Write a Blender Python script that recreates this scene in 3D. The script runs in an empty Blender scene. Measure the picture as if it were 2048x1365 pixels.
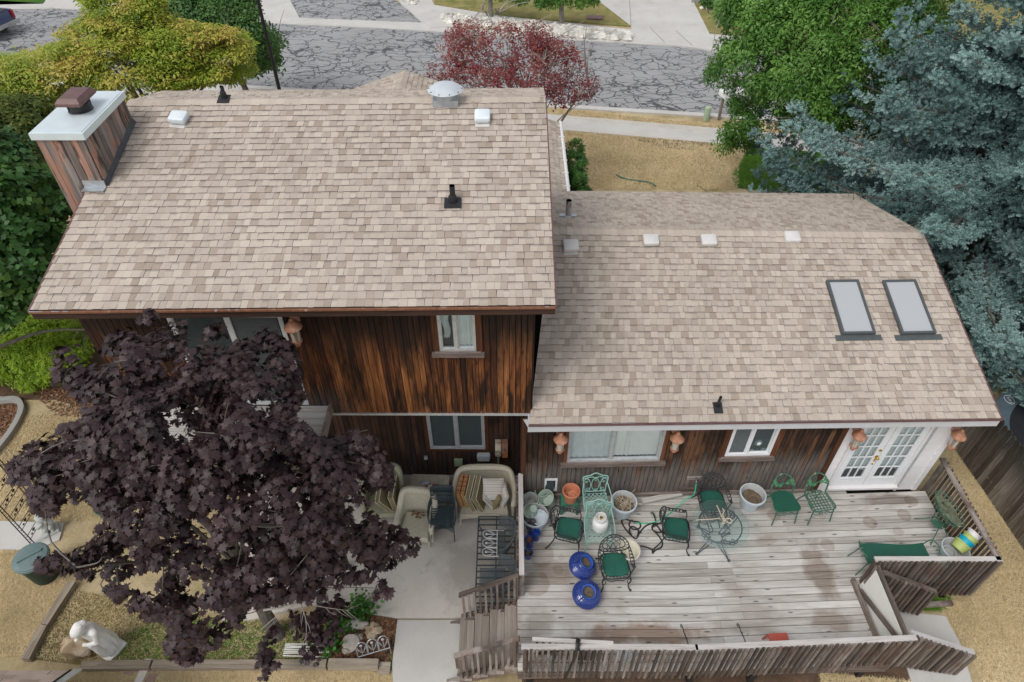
import bpy, math, random
import numpy as np
from mathutils import Vector, Matrix, Euler
random.seed(7); RNG = np.random.default_rng(11)
R = math.radians
scene = bpy.context.scene
COL = scene.collection
# ------------------------------------------------------------------ camera (24 mm drone camera, 13 m up, looking 43.5 degrees down)
CAM_H = 13.0; PITCH = R(43.5); F = 1365.0; CP = math.cos(PITCH); SP = math.sin(PITCH)
cd = bpy.data.cameras.new('camera'); cam = bpy.data.objects.new('camera', cd); COL.objects.link(cam)
cam.location = (0, 0, CAM_H); cam.rotation_euler = (math.pi/2 - PITCH, 0, 0)
cd.sensor_width = 36; cd.lens = 24; cd.clip_end = 2000; cd.clip_start = .1
scene.camera = cam
def ray(px, py):
    a = (px-1024)/F; b = (682.5-py)/F
    return Vector((a, CP+b*SP, -(SP-b*CP)))
def P(px, py, z=0.0):
    d = ray(px, py); k = (CAM_H-z)/-d.z
    return Vector((d.x*k, d.y*k, z))
def PY(px, py, Y):
    d = ray(px, py); k = Y/d.y
    return Vector((d.x*k, Y, CAM_H+d.z*k))
def PPL(px, py, p0, n):
    d = ray(px, py); c = Vector((0, 0, CAM_H)); k = (p0-c).dot(n)/d.dot(n)
    return c+d*k
# ------------------------------------------------------------------ mesh builder
class MB:
    def __init__(s): s.v=[]; s.f=[]; s.m=[]; s.lc=[]; s.rn=[]
    def add(s, vs, fs, lc=None, r=None, m=0):
        o=len(s.v); r = random.random() if r is None else r
        for i,v in enumerate(vs):
            s.v.append((v[0],v[1],v[2])); s.lc.append(tuple(lc[i]) if lc else (v[0],v[1],v[2])); s.rn.append(r)
        for f in fs: s.f.append(tuple(o+i for i in f)); s.m.append(m)
        return s
    def box(s, c, size, rot=None, m=0, r=None):
        hx,hy,hz=size[0]/2,size[1]/2,size[2]/2
        M = (Euler(rot).to_matrix() if isinstance(rot,(tuple,list)) else rot) if rot is not None else Matrix.Identity(3)
        c=Vector(c); vs=[]; lc=[]
        order = sorted(range(3), key=lambda i:-size[i])
        for x in (-hx,hx):
            for y in (-hy,hy):
                for z in (-hz,hz):
                    q=(x,y,z); vs.append(c+M@Vector(q)); lc.append((q[order[0]],q[order[1]],q[order[2]]))
        fs=[(0,1,3,2),(4,6,7,5),(0,4,5,1),(2,3,7,6),(0,2,6,4),(1,5,7,3)]
        return s.add(vs,fs,lc,r,m)
    def bar(s, p0, p1, w, h, up=(0,0,1), m=0, r=None):
        p0=Vector(p0); p1=Vector(p1); d=p1-p0; L=d.length
        if L<1e-6: return s
        x=d/L; u=Vector(up); y=u.cross(x)
        if y.length<1e-4: y=Vector((0,1,0)).cross(x)
        if y.length<1e-4: y=Vector((1,0,0)).cross(x)
        y.normalize(); z=x.cross(y)
        M=Matrix((x,y,z)).transposed()
        return s.box((p0+p1)/2,(L,w,h),M,m,r)
    def tube(s, pts, rad, n=8, closed=False, m=0, r=None, caps=True, flat=1.0):
        pts=[Vector(p) for p in pts]; N=len(pts)
        rads = rad if isinstance(rad,(list,tuple)) else [rad]*N
        vs=[]; lc=[]; prev=None; acc=0
        for i,p in enumerate(pts):
            if closed: t=pts[(i+1)%N]-pts[i-1]
            else: t=pts[min(i+1,N-1)]-pts[max(i-1,0)]
            if t.length<1e-9: t=Vector((0,0,1))
            t.normalize()
            if prev is None:
                a=Vector((0,0,1)) if abs(t.z)<.9 else Vector((1,0,0))
                u=a.cross(t).normalized()
            else:
                u=prev-t*prev.dot(t)
                if u.length<1e-6: u=Vector((1,0,0)).cross(t)
                u.normalize()
            prev=u; w=t.cross(u)
            if i: acc+=(pts[i]-pts[i-1]).length
            for k in range(n):
                a=2*math.pi*k/n
                vs.append(p+u*math.cos(a)*rads[i]+w*math.sin(a)*rads[i]*flat); lc.append((acc,k/n*rads[i]*6,0))
        fs=[]
        for i in range(N if closed else N-1):
            j=(i+1)%N
            for k in range(n):
                l=(k+1)%n; fs.append((i*n+k,i*n+l,j*n+l,j*n+k))
        if caps and not closed:
            fs.append(tuple(range(n-1,-1,-1))); fs.append(tuple((N-1)*n+k for k in range(n)))
        return s.add(vs,fs,lc,r,m)
    def lathe(s, prof, n=28, c=(0,0,0), M=None, m=0, r=None, sy=1.0, wob=None, caps=(1,1)):
        c=Vector(c); vs=[]; lc=[]
        for i,(rr,z) in enumerate(prof):
            for k in range(n):
                a=2*math.pi*k/n
                q=rr*(wob(a,z) if wob else 1)
                v=Vector((q*math.cos(a),q*math.sin(a)*sy,z)); lc.append(tuple(v))
                if M is not None: v=M@v
                vs.append(c+v)
        fs=[]
        for i in range(len(prof)-1):
            for k in range(n):
                l=(k+1)%n; fs.append((i*n+k,i*n+l,(i+1)*n+l,(i+1)*n+k))
        if caps[0] and prof[0][0]>1e-4: fs.append(tuple(range(n-1,-1,-1)))
        if caps[1] and prof[-1][0]>1e-4: fs.append(tuple((len(prof)-1)*n+k for k in range(n)))
        return s.add(vs,fs,lc,r,m)
    def prism(s, poly, z0, z1, M=None, c=(0,0,0), m=0, r=None):
        n=len(poly); c=Vector(c); vs=[]
        for z in (z0,z1):
            for x,y in poly:
                v=Vector((x,y,z)); vs.append(c+(M@v if M is not None else v))
        lc=[(x,y,z) for z in (z0,z1) for x,y in poly]
        fs=[tuple(range(n-1,-1,-1)),tuple(range(n,2*n))]+[(i,(i+1)%n,n+(i+1)%n,n+i) for i in range(n)]
        return s.add(vs,fs,lc,r,m)
    def grid(s, fn, nu, nv, m=0, r=None, lc=None):
        vs=[fn(i/nu,j/nv) for j in range(nv+1) for i in range(nu+1)]
        L=[lc(i/nu,j/nv) for j in range(nv+1) for i in range(nu+1)] if lc else None
        fs=[(j*(nu+1)+i,j*(nu+1)+i+1,(j+1)*(nu+1)+i+1,(j+1)*(nu+1)+i) for j in range(nv) for i in range(nu)]
        return s.add(vs,fs,L,r,m)
    def ball(s, c, rx, ry=None, rz=None, n=14, M=None, m=0, r=None, noise=0.0, seed=0):
        ry=ry or rx; rz=rz or rx; c=Vector(c); vs=[]; fs=[]; h=n//2+1; lc=[]
        rs=random.Random(seed); ph=[(rs.uniform(0,6.3),rs.uniform(1,3.2),rs.uniform(0,6.3),rs.uniform(1,3.2)) for _ in range(5)]
        for i in range(h+1):
            t=math.pi*i/h
            for k in range(n):
                a=2*math.pi*k/n
                d=Vector((math.sin(t)*math.cos(a),math.sin(t)*math.sin(a),math.cos(t)))
                q=1.0
                if noise:
                    for (p1,f1,p2,f2) in ph: q+=noise/2.2*math.sin(f1*2*d.x+p1+d.z*f2)*math.cos(f2*2*d.y+p2+d.z)
                v=Vector((d.x*rx*q,d.y*ry*q,d.z*rz*q)); lc.append(tuple(v))
                vs.append(c+(M@v if M is not None else v))
        for i in range(h):
            for k in range(n):
                l=(k+1)%n; fs.append((i*n+k,(i+1)*n+k,(i+1)*n+l,i*n+l))
        return s.add(vs,fs,lc,r,m)
    def pillow(s, c, sx, sy, sz, M=None, m=0, r=None, n=10, sq=.35, puff=.25):
        # a stuffed square cushion: edges pinched, middle full
        c=Vector(c)
        for sg in (1,-1):
            vs=[];lc=[]
            for j in range(n+1):
                for i in range(n+1):
                    u=2*i/n-1; w=2*j/n-1
                    e=max(0,(1-abs(u)**3)*(1-abs(w)**3))
                    x=u*sx/2*(1-.05*(1-abs(u))*w*w); y=w*sy/2*(1-.05*(1-abs(w))*u*u)
                    z=sg*sz/2*(sq+(1-sq)*e**.6) if (abs(u)<1 and abs(w)<1) else sg*sz/2*sq*.8
                    v=Vector((x,y,z)); lc.append((x,y,z)); vs.append(c+(M@v if M is not None else v))
            fs=[]
            for j in range(n):
                for i in range(n):
                    q=(j*(n+1)+i,j*(n+1)+i+1,(j+1)*(n+1)+i+1,(j+1)*(n+1)+i)
                    fs.append(q if sg>0 else q[::-1])
            s.add(vs,fs,lc,r,m)
        edge=[(-1+2*i/n,-1) for i in range(n)]+[(1,-1+2*i/n) for i in range(n)]+[(1-2*i/n,1) for i in range(n)]+[(-1,1-2*i/n) for i in range(n)]
        vs=[];lc=[]
        for sg in (1,-1):
            for u,w in edge:
                x=u*sx/2*(1-.05*(1-abs(u))*w*w); y=w*sy/2*(1-.05*(1-abs(w))*u*u)
                v=Vector((x,y,sg*sz/2*sq*.8)); lc.append((x,y,0)); vs.append(c+(M@v if M is not None else v))
        k=len(edge); s.add(vs,[(i,(i+1)%k,k+(i+1)%k,k+i)[::-1] for i in range(k)],lc,r,m)
        return s
    def build(s, name, mats, parent=None, smooth=35, loc=(0,0,0), rz=0, rot=None):
        me=bpy.data.meshes.new(name); me.from_pydata(s.v,[],s.f)
        for m in (mats if isinstance(mats,(list,tuple)) else [mats]): me.materials.append(m)
        if any(s.m): me.polygons.foreach_set('material_index', s.m)
        a=me.attributes.new('lc','FLOAT_VECTOR','POINT'); a.data.foreach_set('vector',[x for q in s.lc for x in q])
        a=me.attributes.new('rnd','FLOAT','POINT'); a.data.foreach_set('value',s.rn)
        if smooth:
            me.polygons.foreach_set('use_smooth',[True]*len(me.polygons)); me.set_sharp_from_angle(angle=R(smooth))
        me.update()
        o=bpy.data.objects.new(name,me); COL.objects.link(o)
        if parent is not None: o.parent=parent
        o.location=loc; o.rotation_euler = rot if rot else (0,0,rz)
        return o
def tag(o,label=None,cat=None,group=None,kind=None):
    if label: o['label']=label
    if cat: o['category']=cat
    if group: o['group']=group
    if kind: o['kind']=kind
    return o
def thing(name,label,cat,loc=(0,0,0),rz=0,group=None,rot=None):
    o=bpy.data.objects.new(name,None); o.empty_display_size=.2; COL.objects.link(o)
    o.location=loc; o.rotation_euler = rot if rot else (0,0,rz)
    return tag(o,label,cat,group)
def struct(name,mb,mat,smooth=0,kind='structure'):
    o=mb.build(name,mat,smooth=smooth); o['kind']=kind; return o
def dup(root,loc,rz=None,label=None,group=None,rot=None):
    r=root.copy(); COL.objects.link(r); r.location=loc
    if rz is not None: r.rotation_euler=(0,0,rz)
    if rot is not None: r.rotation_euler=rot
    if label: r['label']=label
    if group: r['group']=group
    for ch in list(root.children):
        c=ch.copy(); COL.objects.link(c); c.parent=r
        for g in list(ch.children):
            d=g.copy(); COL.objects.link(d); d.parent=c
    return r
def arc(c,r,a0,a1,n=12,plane='xy',ry=None):
    ry=ry or r; out=[]
    for i in range(n+1):
        a=R(a0+(a1-a0)*i/n); x=r*math.cos(a); y=ry*math.sin(a)
        out.append(Vector(c)+(Vector((x,y,0)) if plane=='xy' else Vector((x,0,y)) if plane=='xz' else Vector((0,x,y))))
    return out
def smoothpts(pts,k=6,closed=False):
    pts=[Vector(p) for p in pts]; n=len(pts); out=[]
    g=(lambda i:pts[i%n]) if closed else (lambda i:pts[max(0,min(n-1,i))])
    for i in range(n if closed else n-1):
        a,b,c,d=g(i-1),g(i),g(i+1),g(i+2)
        for j in range(k):
            t=j/k; t2=t*t; t3=t2*t
            out.append(.5*((2*b)+(c-a)*t+(2*a-5*b+4*c-d)*t2+(3*b-a-3*c+d)*t3))
    if not closed: out.append(pts[-1])
    return out
def inpoly(x,y,poly):
    r=False; j=len(poly)-1
    for i in range(len(poly)):
        xi,yi=poly[i]; xj,yj=poly[j]
        if (yi>y)!=(yj>y) and x<(xj-xi)*(y-yi)/(yj-yi)+xi: r=not r
        j=i
    return r
# ------------------------------------------------------------------ materials
def nodes(name):
    m=bpy.data.materials.new(name); m.use_nodes=True; nt=m.node_tree; b=nt.nodes['Principled BSDF']
    return m,nt,b
def N(nt,t,**kw):
    n=nt.nodes.new(t)
    for k,v in kw.items():
        if k in n.inputs: n.inputs[k].default_value=v
        else: setattr(n,k,v)
    return n
def L(nt,a,b): nt.links.new(a,b)
def ramp(nt,fac,stops,interp='LINEAR'):
    n=nt.nodes.new('ShaderNodeValToRGB'); e=n.color_ramp; e.interpolation=interp
    while len(e.elements)<len(stops): e.elements.new(.5)
    for el,(p,c) in zip(e.elements,stops):
        el.position=p; el.color=(c[0],c[1],c[2],1) if not isinstance(c,(int,float)) else (c,c,c,1)
    L(nt,fac,n.inputs['Fac']); return n.outputs['Color']
def math_(nt,op,a,b=None,c=None,clamp=False):
    n=nt.nodes.new('ShaderNodeMath'); n.operation=op; n.use_clamp=clamp
    for i,x in enumerate((a,b,c)):
        if x is None: continue
        if isinstance(x,(int,float)): n.inputs[i].default_value=x
        else: L(nt,x,n.inputs[i])
    return n.outputs[0]
def mix(nt,fac,a,b,mode='MIX'):
    n=nt.nodes.new('ShaderNodeMix'); n.data_type='RGBA'; n.blend_type=mode
    for s,x in ((n.inputs['Factor'],fac),(n.inputs[6],a),(n.inputs[7],b)):
        if isinstance(x,(int,float)): s.default_value=x if s.type=='VALUE' else (x,x,x,1)
        elif isinstance(x,(tuple,list)): s.default_value=(x[0],x[1],x[2],1)
        else: L(nt,x,s)
    return n.outputs[2]
def attr(nt,name): 
    n=nt.nodes.new('ShaderNodeAttribute'); n.attribute_name=name; return n
def noise(nt,vec=None,scale=5,detail=4,rough=.6,dist=0):
    n=nt.nodes.new('ShaderNodeTexNoise'); n.inputs['Scale'].default_value=scale; n.inputs['Detail'].default_value=detail
    n.inputs['Roughness'].default_value=rough; n.inputs['Distortion'].default_value=dist
    if vec is not None: L(nt,vec,n.inputs['Vector'])
    return n.outputs['Fac']
def vmul(nt,vec,s,off=None):
    n=nt.nodes.new('ShaderNodeVectorMath'); n.operation='MULTIPLY'; L(nt,vec,n.inputs[0]); n.inputs[1].default_value=s
    o=n.outputs[0]
    if off is not None:
        k=nt.nodes.new('ShaderNodeVectorMath'); k.operation='ADD'; L(nt,o,k.inputs[0]); L(nt,off,k.inputs[1]); o=k.outputs[0]
    return o
def offs(nt,rnd,k=40):
    c=nt.nodes.new('ShaderNodeCombineXYZ'); a=math_(nt,'MULTIPLY',rnd,k); b=math_(nt,'MULTIPLY',rnd,k*2.7)
    L(nt,a,c.inputs[0]); L(nt,b,c.inputs[1]); L(nt,a,c.inputs[2]); return c.outputs[0]
def bump(nt,b,h,strength=.4,dist=.01):
    n=nt.nodes.new('ShaderNodeBump'); n.inputs['Strength'].default_value=strength; n.inputs['Distance'].default_value=dist
    L(nt,h,n.inputs['Height']); L(nt,n.outputs['Normal'],b.inputs['Normal'])
def pos(nt): return nt.nodes.new('ShaderNodeNewGeometry').outputs['Position']
def mk(name,c,rough=.6,var=.2,scale=9,metal=0,bmp=0,spec=.5,rv=0,c2=None,c2t=(.55,.7),coat=0,bscale=None):
    m,nt,b=nodes(name); tc=attr(nt,'lc').outputs['Vector']; rnd=attr(nt,'rnd').outputs['Fac']
    n1=noise(nt,tc,scale,6)
    lo=[x*(1-var) for x in c]; hi=[min(1,x*(1+var)) for x in c]
    col=ramp(nt,n1,[(.3,lo),(.7,hi)])
    if c2:
        n2=noise(nt,tc,scale*.6,7,.65); f=ramp(nt,n2,[(c2t[0],0.0),(c2t[1],1.0)]); col=mix(nt,f,col,c2)
    if rv:
        k=math_(nt,'MULTIPLY_ADD',rnd,2*rv,1-rv); col=mix(nt,1.0,col,k,'MULTIPLY')
    L(nt,col,b.inputs['Base Color']); b.inputs['Roughness'].default_value=rough; b.inputs['Metallic'].default_value=metal
    b.inputs['Specular IOR Level'].default_value=spec; b.inputs['Coat Weight'].default_value=coat
    if bmp: bump(nt,b,noise(nt,tc,bscale or scale*5,4),bmp,.004)
    return m
def wood(name,stops,grain=(1.6,26,26),patch=None,rough=.85,bmp=.5,rv=.3,knots=False,zpatch=None):
    """weathered timber: long grain from the board's own axes, a value of its own for every board"""
    m,nt,b=nodes(name); lc=attr(nt,'lc').outputs['Vector']; rnd=attr(nt,'rnd').outputs['Fac']; of=offs(nt,rnd)
    g=noise(nt,vmul(nt,lc,grain,of),1.0,6,.62,.4)
    fine=noise(nt,vmul(nt,lc,(grain[0]*3,grain[1]*4,grain[2]*4),of),1.0,3,.6)
    v=math_(nt,'ADD',math_(nt,'MULTIPLY',g,.75),math_(nt,'MULTIPLY',fine,.25))
    v=math_(nt,'ADD',v,math_(nt,'MULTIPLY_ADD',rnd,rv,-rv/2))
    col=ramp(nt,v,stops)
    if patch:   # weathered or stained patches with a shape of their own, in world space
        for (c,sc,t0,t1,amt) in patch:
            pn=noise(nt,vmul(nt,pos(nt),sc),1.0,5,.6,.3)
            pn=math_(nt,'ADD',pn,math_(nt,'MULTIPLY_ADD',g,.3,-.15))
            pn=math_(nt,'ADD',pn,math_(nt,'MULTIPLY_ADD',rnd,.16,-.08))
            f=ramp(nt,pn,[(t0,0.0),(t1,amt)]); col=mix(nt,f,col,mix(nt,.5,c,mix(nt,1.0,c,v,'MULTIPLY')))
    if zpatch:
        for fn in zpatch: col=fn(nt,col,g,rnd)
    if knots:
        vo=nt.nodes.new('ShaderNodeTexVoronoi'); vo.inputs['Scale'].default_value=1; L(nt,vmul(nt,lc,(2.2,9,9),of),vo.inputs['Vector'])
        kf=ramp(nt,vo.outputs['Distance'],[(.07,1.0),(.16,0.0)]); col=mix(nt,math_(nt,'MULTIPLY',kf,.8),col,(.012,.008,.006))
    L(nt,col,b.inputs['Base Color']); b.inputs['Roughness'].default_value=rough; b.inputs['Specular IOR Level'].default_value=.25
    if bmp: bump(nt,b,v,bmp,.006)
    return m
def foliage(name,stops,rough=.5,trans=.25,spec=.4,back=None):
    m,nt,b=nodes(name); rnd=attr(nt,'rnd').outputs['Fac']
    n1=noise(nt,pos(nt),1.3,3); v=math_(nt,'ADD',math_(nt,'MULTIPLY',rnd,.65),math_(nt,'MULTIPLY',n1,.5))
    v=math_(nt,'SUBTRACT',v,.08)
    col=ramp(nt,v,stops); L(nt,col,b.inputs['Base Color']); b.inputs['Roughness'].default_value=rough; b.inputs['Specular IOR Level'].default_value=spec
    if trans:
        t=nt.nodes.new('ShaderNodeBsdfTranslucent'); L(nt,col,t.inputs['Color']); ms=nt.nodes.new('ShaderNodeMixShader'); ms.inputs[0].default_value=trans
        L(nt,b.outputs[0],ms.inputs[1]); L(nt,t.outputs[0],ms.inputs[2]); L(nt,ms.outputs[0],nt.nodes['Material Output'].inputs['Surface'])
    return m
def glassmat(name,tint=(.8,.9,.9),alpha=.25,rough=.03,refl=1.0):
    m,nt,b=nodes(name)
    tr=nt.nodes.new('ShaderNodeBsdfTransparent'); tr.inputs[0].default_value=(*tint,1)
    b.inputs['Base Color'].default_value=(*[x*.6 for x in tint],1); b.inputs['Roughness'].default_value=rough; b.inputs['Specular IOR Level'].default_value=refl
    ms=nt.nodes.new('ShaderNodeMixShader'); fr=nt.nodes.new('ShaderNodeLayerWeight'); fr.inputs['Blend'].default_value=.25
    f=math_(nt,'ADD',math_(nt,'MULTIPLY',fr.outputs['Fresnel'],.9),alpha,clamp=True)
    L(nt,f,ms.inputs[0]); L(nt,tr.outputs[0],ms.inputs[1]); L(nt,b.outputs[0],ms.inputs[2]); L(nt,ms.outputs[0],nt.nodes['Material Output'].inputs['Surface'])
    return m
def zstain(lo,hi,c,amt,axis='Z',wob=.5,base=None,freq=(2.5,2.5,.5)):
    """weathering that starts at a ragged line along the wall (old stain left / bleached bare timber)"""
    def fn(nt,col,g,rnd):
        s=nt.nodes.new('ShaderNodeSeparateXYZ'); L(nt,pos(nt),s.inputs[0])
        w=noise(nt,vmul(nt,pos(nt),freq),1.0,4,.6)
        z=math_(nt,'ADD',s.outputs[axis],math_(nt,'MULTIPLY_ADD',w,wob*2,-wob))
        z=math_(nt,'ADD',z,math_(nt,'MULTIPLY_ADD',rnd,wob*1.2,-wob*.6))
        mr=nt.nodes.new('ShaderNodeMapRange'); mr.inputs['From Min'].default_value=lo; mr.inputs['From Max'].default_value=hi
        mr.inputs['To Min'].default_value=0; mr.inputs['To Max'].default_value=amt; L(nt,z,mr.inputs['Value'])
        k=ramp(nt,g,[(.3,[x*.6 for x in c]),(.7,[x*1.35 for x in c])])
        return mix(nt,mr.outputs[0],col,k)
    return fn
def xzpatch(x0,x1,z0,z1,c,amt):
    def fn(nt,col,g,rnd):
        s=nt.nodes.new('ShaderNodeSeparateXYZ'); L(nt,pos(nt),s.inputs[0])
        w=math_(nt,'MULTIPLY_ADD',noise(nt,vmul(nt,pos(nt),(1.5,1.5,1.5)),1,4),.8,-.4)
        fx=nt.nodes.new('ShaderNodeMapRange'); fx.inputs[1].default_value=x0; fx.inputs[2].default_value=x1; L(nt,math_(nt,'ADD',s.outputs['X'],w),fx.inputs[0])
        fz=nt.nodes.new('ShaderNodeMapRange'); fz.inputs[1].default_value=z0; fz.inputs[2].default_value=z1; L(nt,math_(nt,'ADD',s.outputs['Z'],math_(nt,'MULTIPLY',w,.6)),fz.inputs[0])
        f=math_(nt,'MULTIPLY',math_(nt,'MULTIPLY',fx.outputs[0],fz.outputs[0]),amt)
        return mix(nt,f,col,ramp(nt,g,[(.3,[x*.6 for x in c]),(.7,[x*1.3 for x in c])]))
    return fn
M={}
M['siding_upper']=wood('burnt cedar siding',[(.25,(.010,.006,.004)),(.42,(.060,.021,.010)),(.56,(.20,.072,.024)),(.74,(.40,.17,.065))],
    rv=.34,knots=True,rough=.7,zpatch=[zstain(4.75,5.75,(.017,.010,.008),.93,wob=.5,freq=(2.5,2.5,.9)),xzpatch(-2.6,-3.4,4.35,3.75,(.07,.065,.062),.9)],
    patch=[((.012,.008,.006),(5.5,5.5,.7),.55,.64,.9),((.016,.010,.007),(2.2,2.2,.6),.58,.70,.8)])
M['siding_lower']=wood('brown siding',[(.25,(.012,.008,.007)),(.5,(.050,.026,.018)),(.75,(.115,.055,.034))],rv=.3,rough=.8,
    zpatch=[zstain(.9,.1,(.075,.062,.055),.7,wob=.35)],patch=[((.015,.010,.008),(1.2,1.2,.8),.55,.7,.7)])
M['siding_side']=wood('grey brown siding',[(.25,(.010,.007,.006)),(.45,(.045,.024,.016)),(.6,(.12,.058,.030)),(.78,(.20,.10,.055))],rv=.38,rough=.82,knots=True,
    zpatch=[zstain(2.2,1.6,(.19,.172,.158),.62,wob=.35)],patch=[((.012,.009,.008),(1.6,1.6,.9),.54,.66,.85)])
M['wall_core']=mk('wall_core',(.014,.010,.008),.9,.2)
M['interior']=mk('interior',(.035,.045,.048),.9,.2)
M['fascia_brown']=wood('fascia',[(.2,(.022,.013,.010)),(.5,(.065,.036,.026)),(.8,(.14,.085,.062))],rv=.2)
M['trim_brown']=wood('trim',[(.2,(.03,.014,.008)),(.5,(.11,.040,.018)),(.8,(.20,.085,.040))],rv=.3)
M['sill_wood']=wood('sill',[(.2,(.05,.035,.03)),(.5,(.17,.13,.115)),(.8,(.42,.37,.34))],rv=.3)
M['chimney_wood']=wood('peeling chimney boards',[(.2,(.06,.048,.042)),(.45,(.19,.155,.138)),(.8,(.34,.30,.285))],grain=(1.1,9,9),rv=.35,
    patch=[((.46,.25,.18),(4.5,4.5,1.0),.52,.56,.9),((.03,.022,.018),(4,4,.6),.58,.64,.85)])
M['deck_wood']=wood('silvered decking',[(.2,(.19,.165,.145)),(.45,(.37,.34,.305)),(.62,(.53,.50,.46)),(.82,(.66,.63,.59))],grain=(1.1,22,22),rv=.26,
    patch=[((.19,.145,.11),(.5,.8,.5),.55,.66,.75),((.15,.13,.115),(1.1,1.5,1),.61,.68,.6),((.60,.58,.55),(.8,1.1,1),.60,.72,.5)])
def deckstains(circles,blobs):
    def fn(nt,col,g,rnd):
        p=pos(nt); nz=noise(nt,p,9,4); n2=noise(nt,p,2.2,5)
        for (x,y,r,amt,c) in circles:
            d=nt.nodes.new('ShaderNodeVectorMath'); d.operation='DISTANCE'; L(nt,p,d.inputs[0]); d.inputs[1].default_value=(x,y,.87)
            q=math_(nt,'ADD',d.outputs['Value'],math_(nt,'MULTIPLY_ADD',nz,.06,-.03))
            f=ramp(nt,math_(nt,'DIVIDE',q,r*1.3),[(.0,amt*.8),(.66,amt),(.77,amt*.9),(.86,0.0)])
            col=mix(nt,f,col,mix(nt,1.0,col,c,'MULTIPLY'))
        for (x,y,sx,sy,amt,c) in blobs:
            a=nt.nodes.new('ShaderNodeVectorMath'); a.operation='SUBTRACT'; L(nt,p,a.inputs[0]); a.inputs[1].default_value=(x,y,.87)
            m_=nt.nodes.new('ShaderNodeVectorMath'); m_.operation='MULTIPLY'; L(nt,a.outputs[0],m_.inputs[0]); m_.inputs[1].default_value=(1/sx,1/sy,0)
            l=nt.nodes.new('ShaderNodeVectorMath'); l.operation='LENGTH'; L(nt,m_.outputs[0],l.inputs[0])
            q=math_(nt,'ADD',l.outputs['Value'],math_(nt,'MULTIPLY_ADD',n2,1.8,-.9)); q=math_(nt,'ADD',q,math_(nt,'MULTIPLY_ADD',rnd,.3,-.15))
            f=ramp(nt,q,[(.55,amt),(1.0,0.0)]); col=mix(nt,f,col,mix(nt,1.0,col,c,'MULTIPLY'))
        return col
    return fn
_c=[]
for (x,y,r,a) in ((1082,1110,.24,.8),(1072,1167,.24,.9),(1116,1140,.10,.6),(1122,1115,.06,.4),(1200,1150,.10,.4),(1740,1045,.13,.85),(1808,1030,.13,.85),(1822,1002,.13,.9),(1797,1063,.10,.6),(1747,995,.08,.5),(1655,1090,.13,.8),(1548,1030,.13,.8),(1645,1033,.07,.5),(1245,1060,.20,.5)):
    q=P(x,y,.87); _c.append((q.x,q.y,r,a*.62,(.54,.45,.38)))
_b=[]
for (x,y,sx,sy,a,c) in ((1640,1140,.32,.65,.75,(.42,.34,.28)),(1665,1240,.45,.3,.6,(.45,.35,.28)),(1290,1265,1.3,.22,.8,(.42,.29,.21)),(1080,1250,.3,.45,.6,(.5,.48,.46)),(1110,1140,.35,.28,.55,(.55,.42,.33)),(1410,1030,.5,.25,.5,(.5,.45,.4)),(1780,1000,.6,.16,.7,(.48,.43,.40)),(1800,1100,.35,.22,.6,(.5,.45,.42)),(1530,1080,.25,.12,.5,(.6,.52,.46)),(1240,1040,.5,.2,.5,(.5,.44,.4)),(1480,1260,.7,.12,.3,(.6,.55,.5))):
    q=P(x,y,.87); _b.append((q.x,q.y,sx,sy,a,c))
M['deck_wood']=wood('silvered decking',[(.2,(.235,.21,.185)),(.42,(.42,.395,.365)),(.58,(.58,.555,.525)),(.8,(.71,.69,.665))],grain=(1.1,22,22),rv=.22,knots=True,
    patch=[((.30,.25,.205),(.5,.9,.5),.57,.68,.55),((.62,.60,.57),(.8,1.1,1),.58,.72,.5)],zpatch=[deckstains(_c,_b)])
M['rail_wood']=wood('weathered rail timber',[(.2,(.045,.034,.028)),(.45,(.17,.135,.115)),(.62,(.30,.255,.225)),(.82,(.46,.42,.385))],grain=(1.3,24,24),rv=.34,
    patch=[((.14,.075,.05),(2,2,1.2),.54,.66,.7),((.05,.04,.035),(1.5,1.5,1.2),.58,.68,.6)])
M['cap_wood']=wood('bleached cap rail',[(.2,(.30,.27,.25)),(.5,(.52,.49,.465)),(.8,(.68,.66,.64))],rv=.2)
M['baluster_wood']=wood('dark weathered balusters',[(.2,(.030,.024,.020)),(.45,(.095,.075,.063)),(.62,(.20,.165,.14)),(.85,(.38,.33,.30))],grain=(1.3,24,24),rv=.4,
    patch=[((.12,.06,.04),(2,2,1.2),.55,.66,.6)])
M['tread_wood']=wood('stair boards',[(.2,(.17,.14,.12)),(.5,(.30,.26,.225)),(.8,(.44,.39,.35))],rv=.2)
M['fence_wood']=wood('old fence boards',[(.2,(.04,.032,.024)),(.45,(.12,.098,.078)),(.62,(.22,.19,.16)),(.85,(.40,.37,.33))],grain=(1.2,22,22),rv=.35,
    zpatch=[zstain(.75,1.5,(.035,.031,.026),.85,wob=.35,freq=(.7,.7,.5))])
M['timber_wood']=wood('landscape timber',[(.2,(.13,.10,.075)),(.5,(.30,.25,.19)),(.8,(.46,.41,.34))],grain=(1.1,14,14),rv=.2,bmp=.8)
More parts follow.
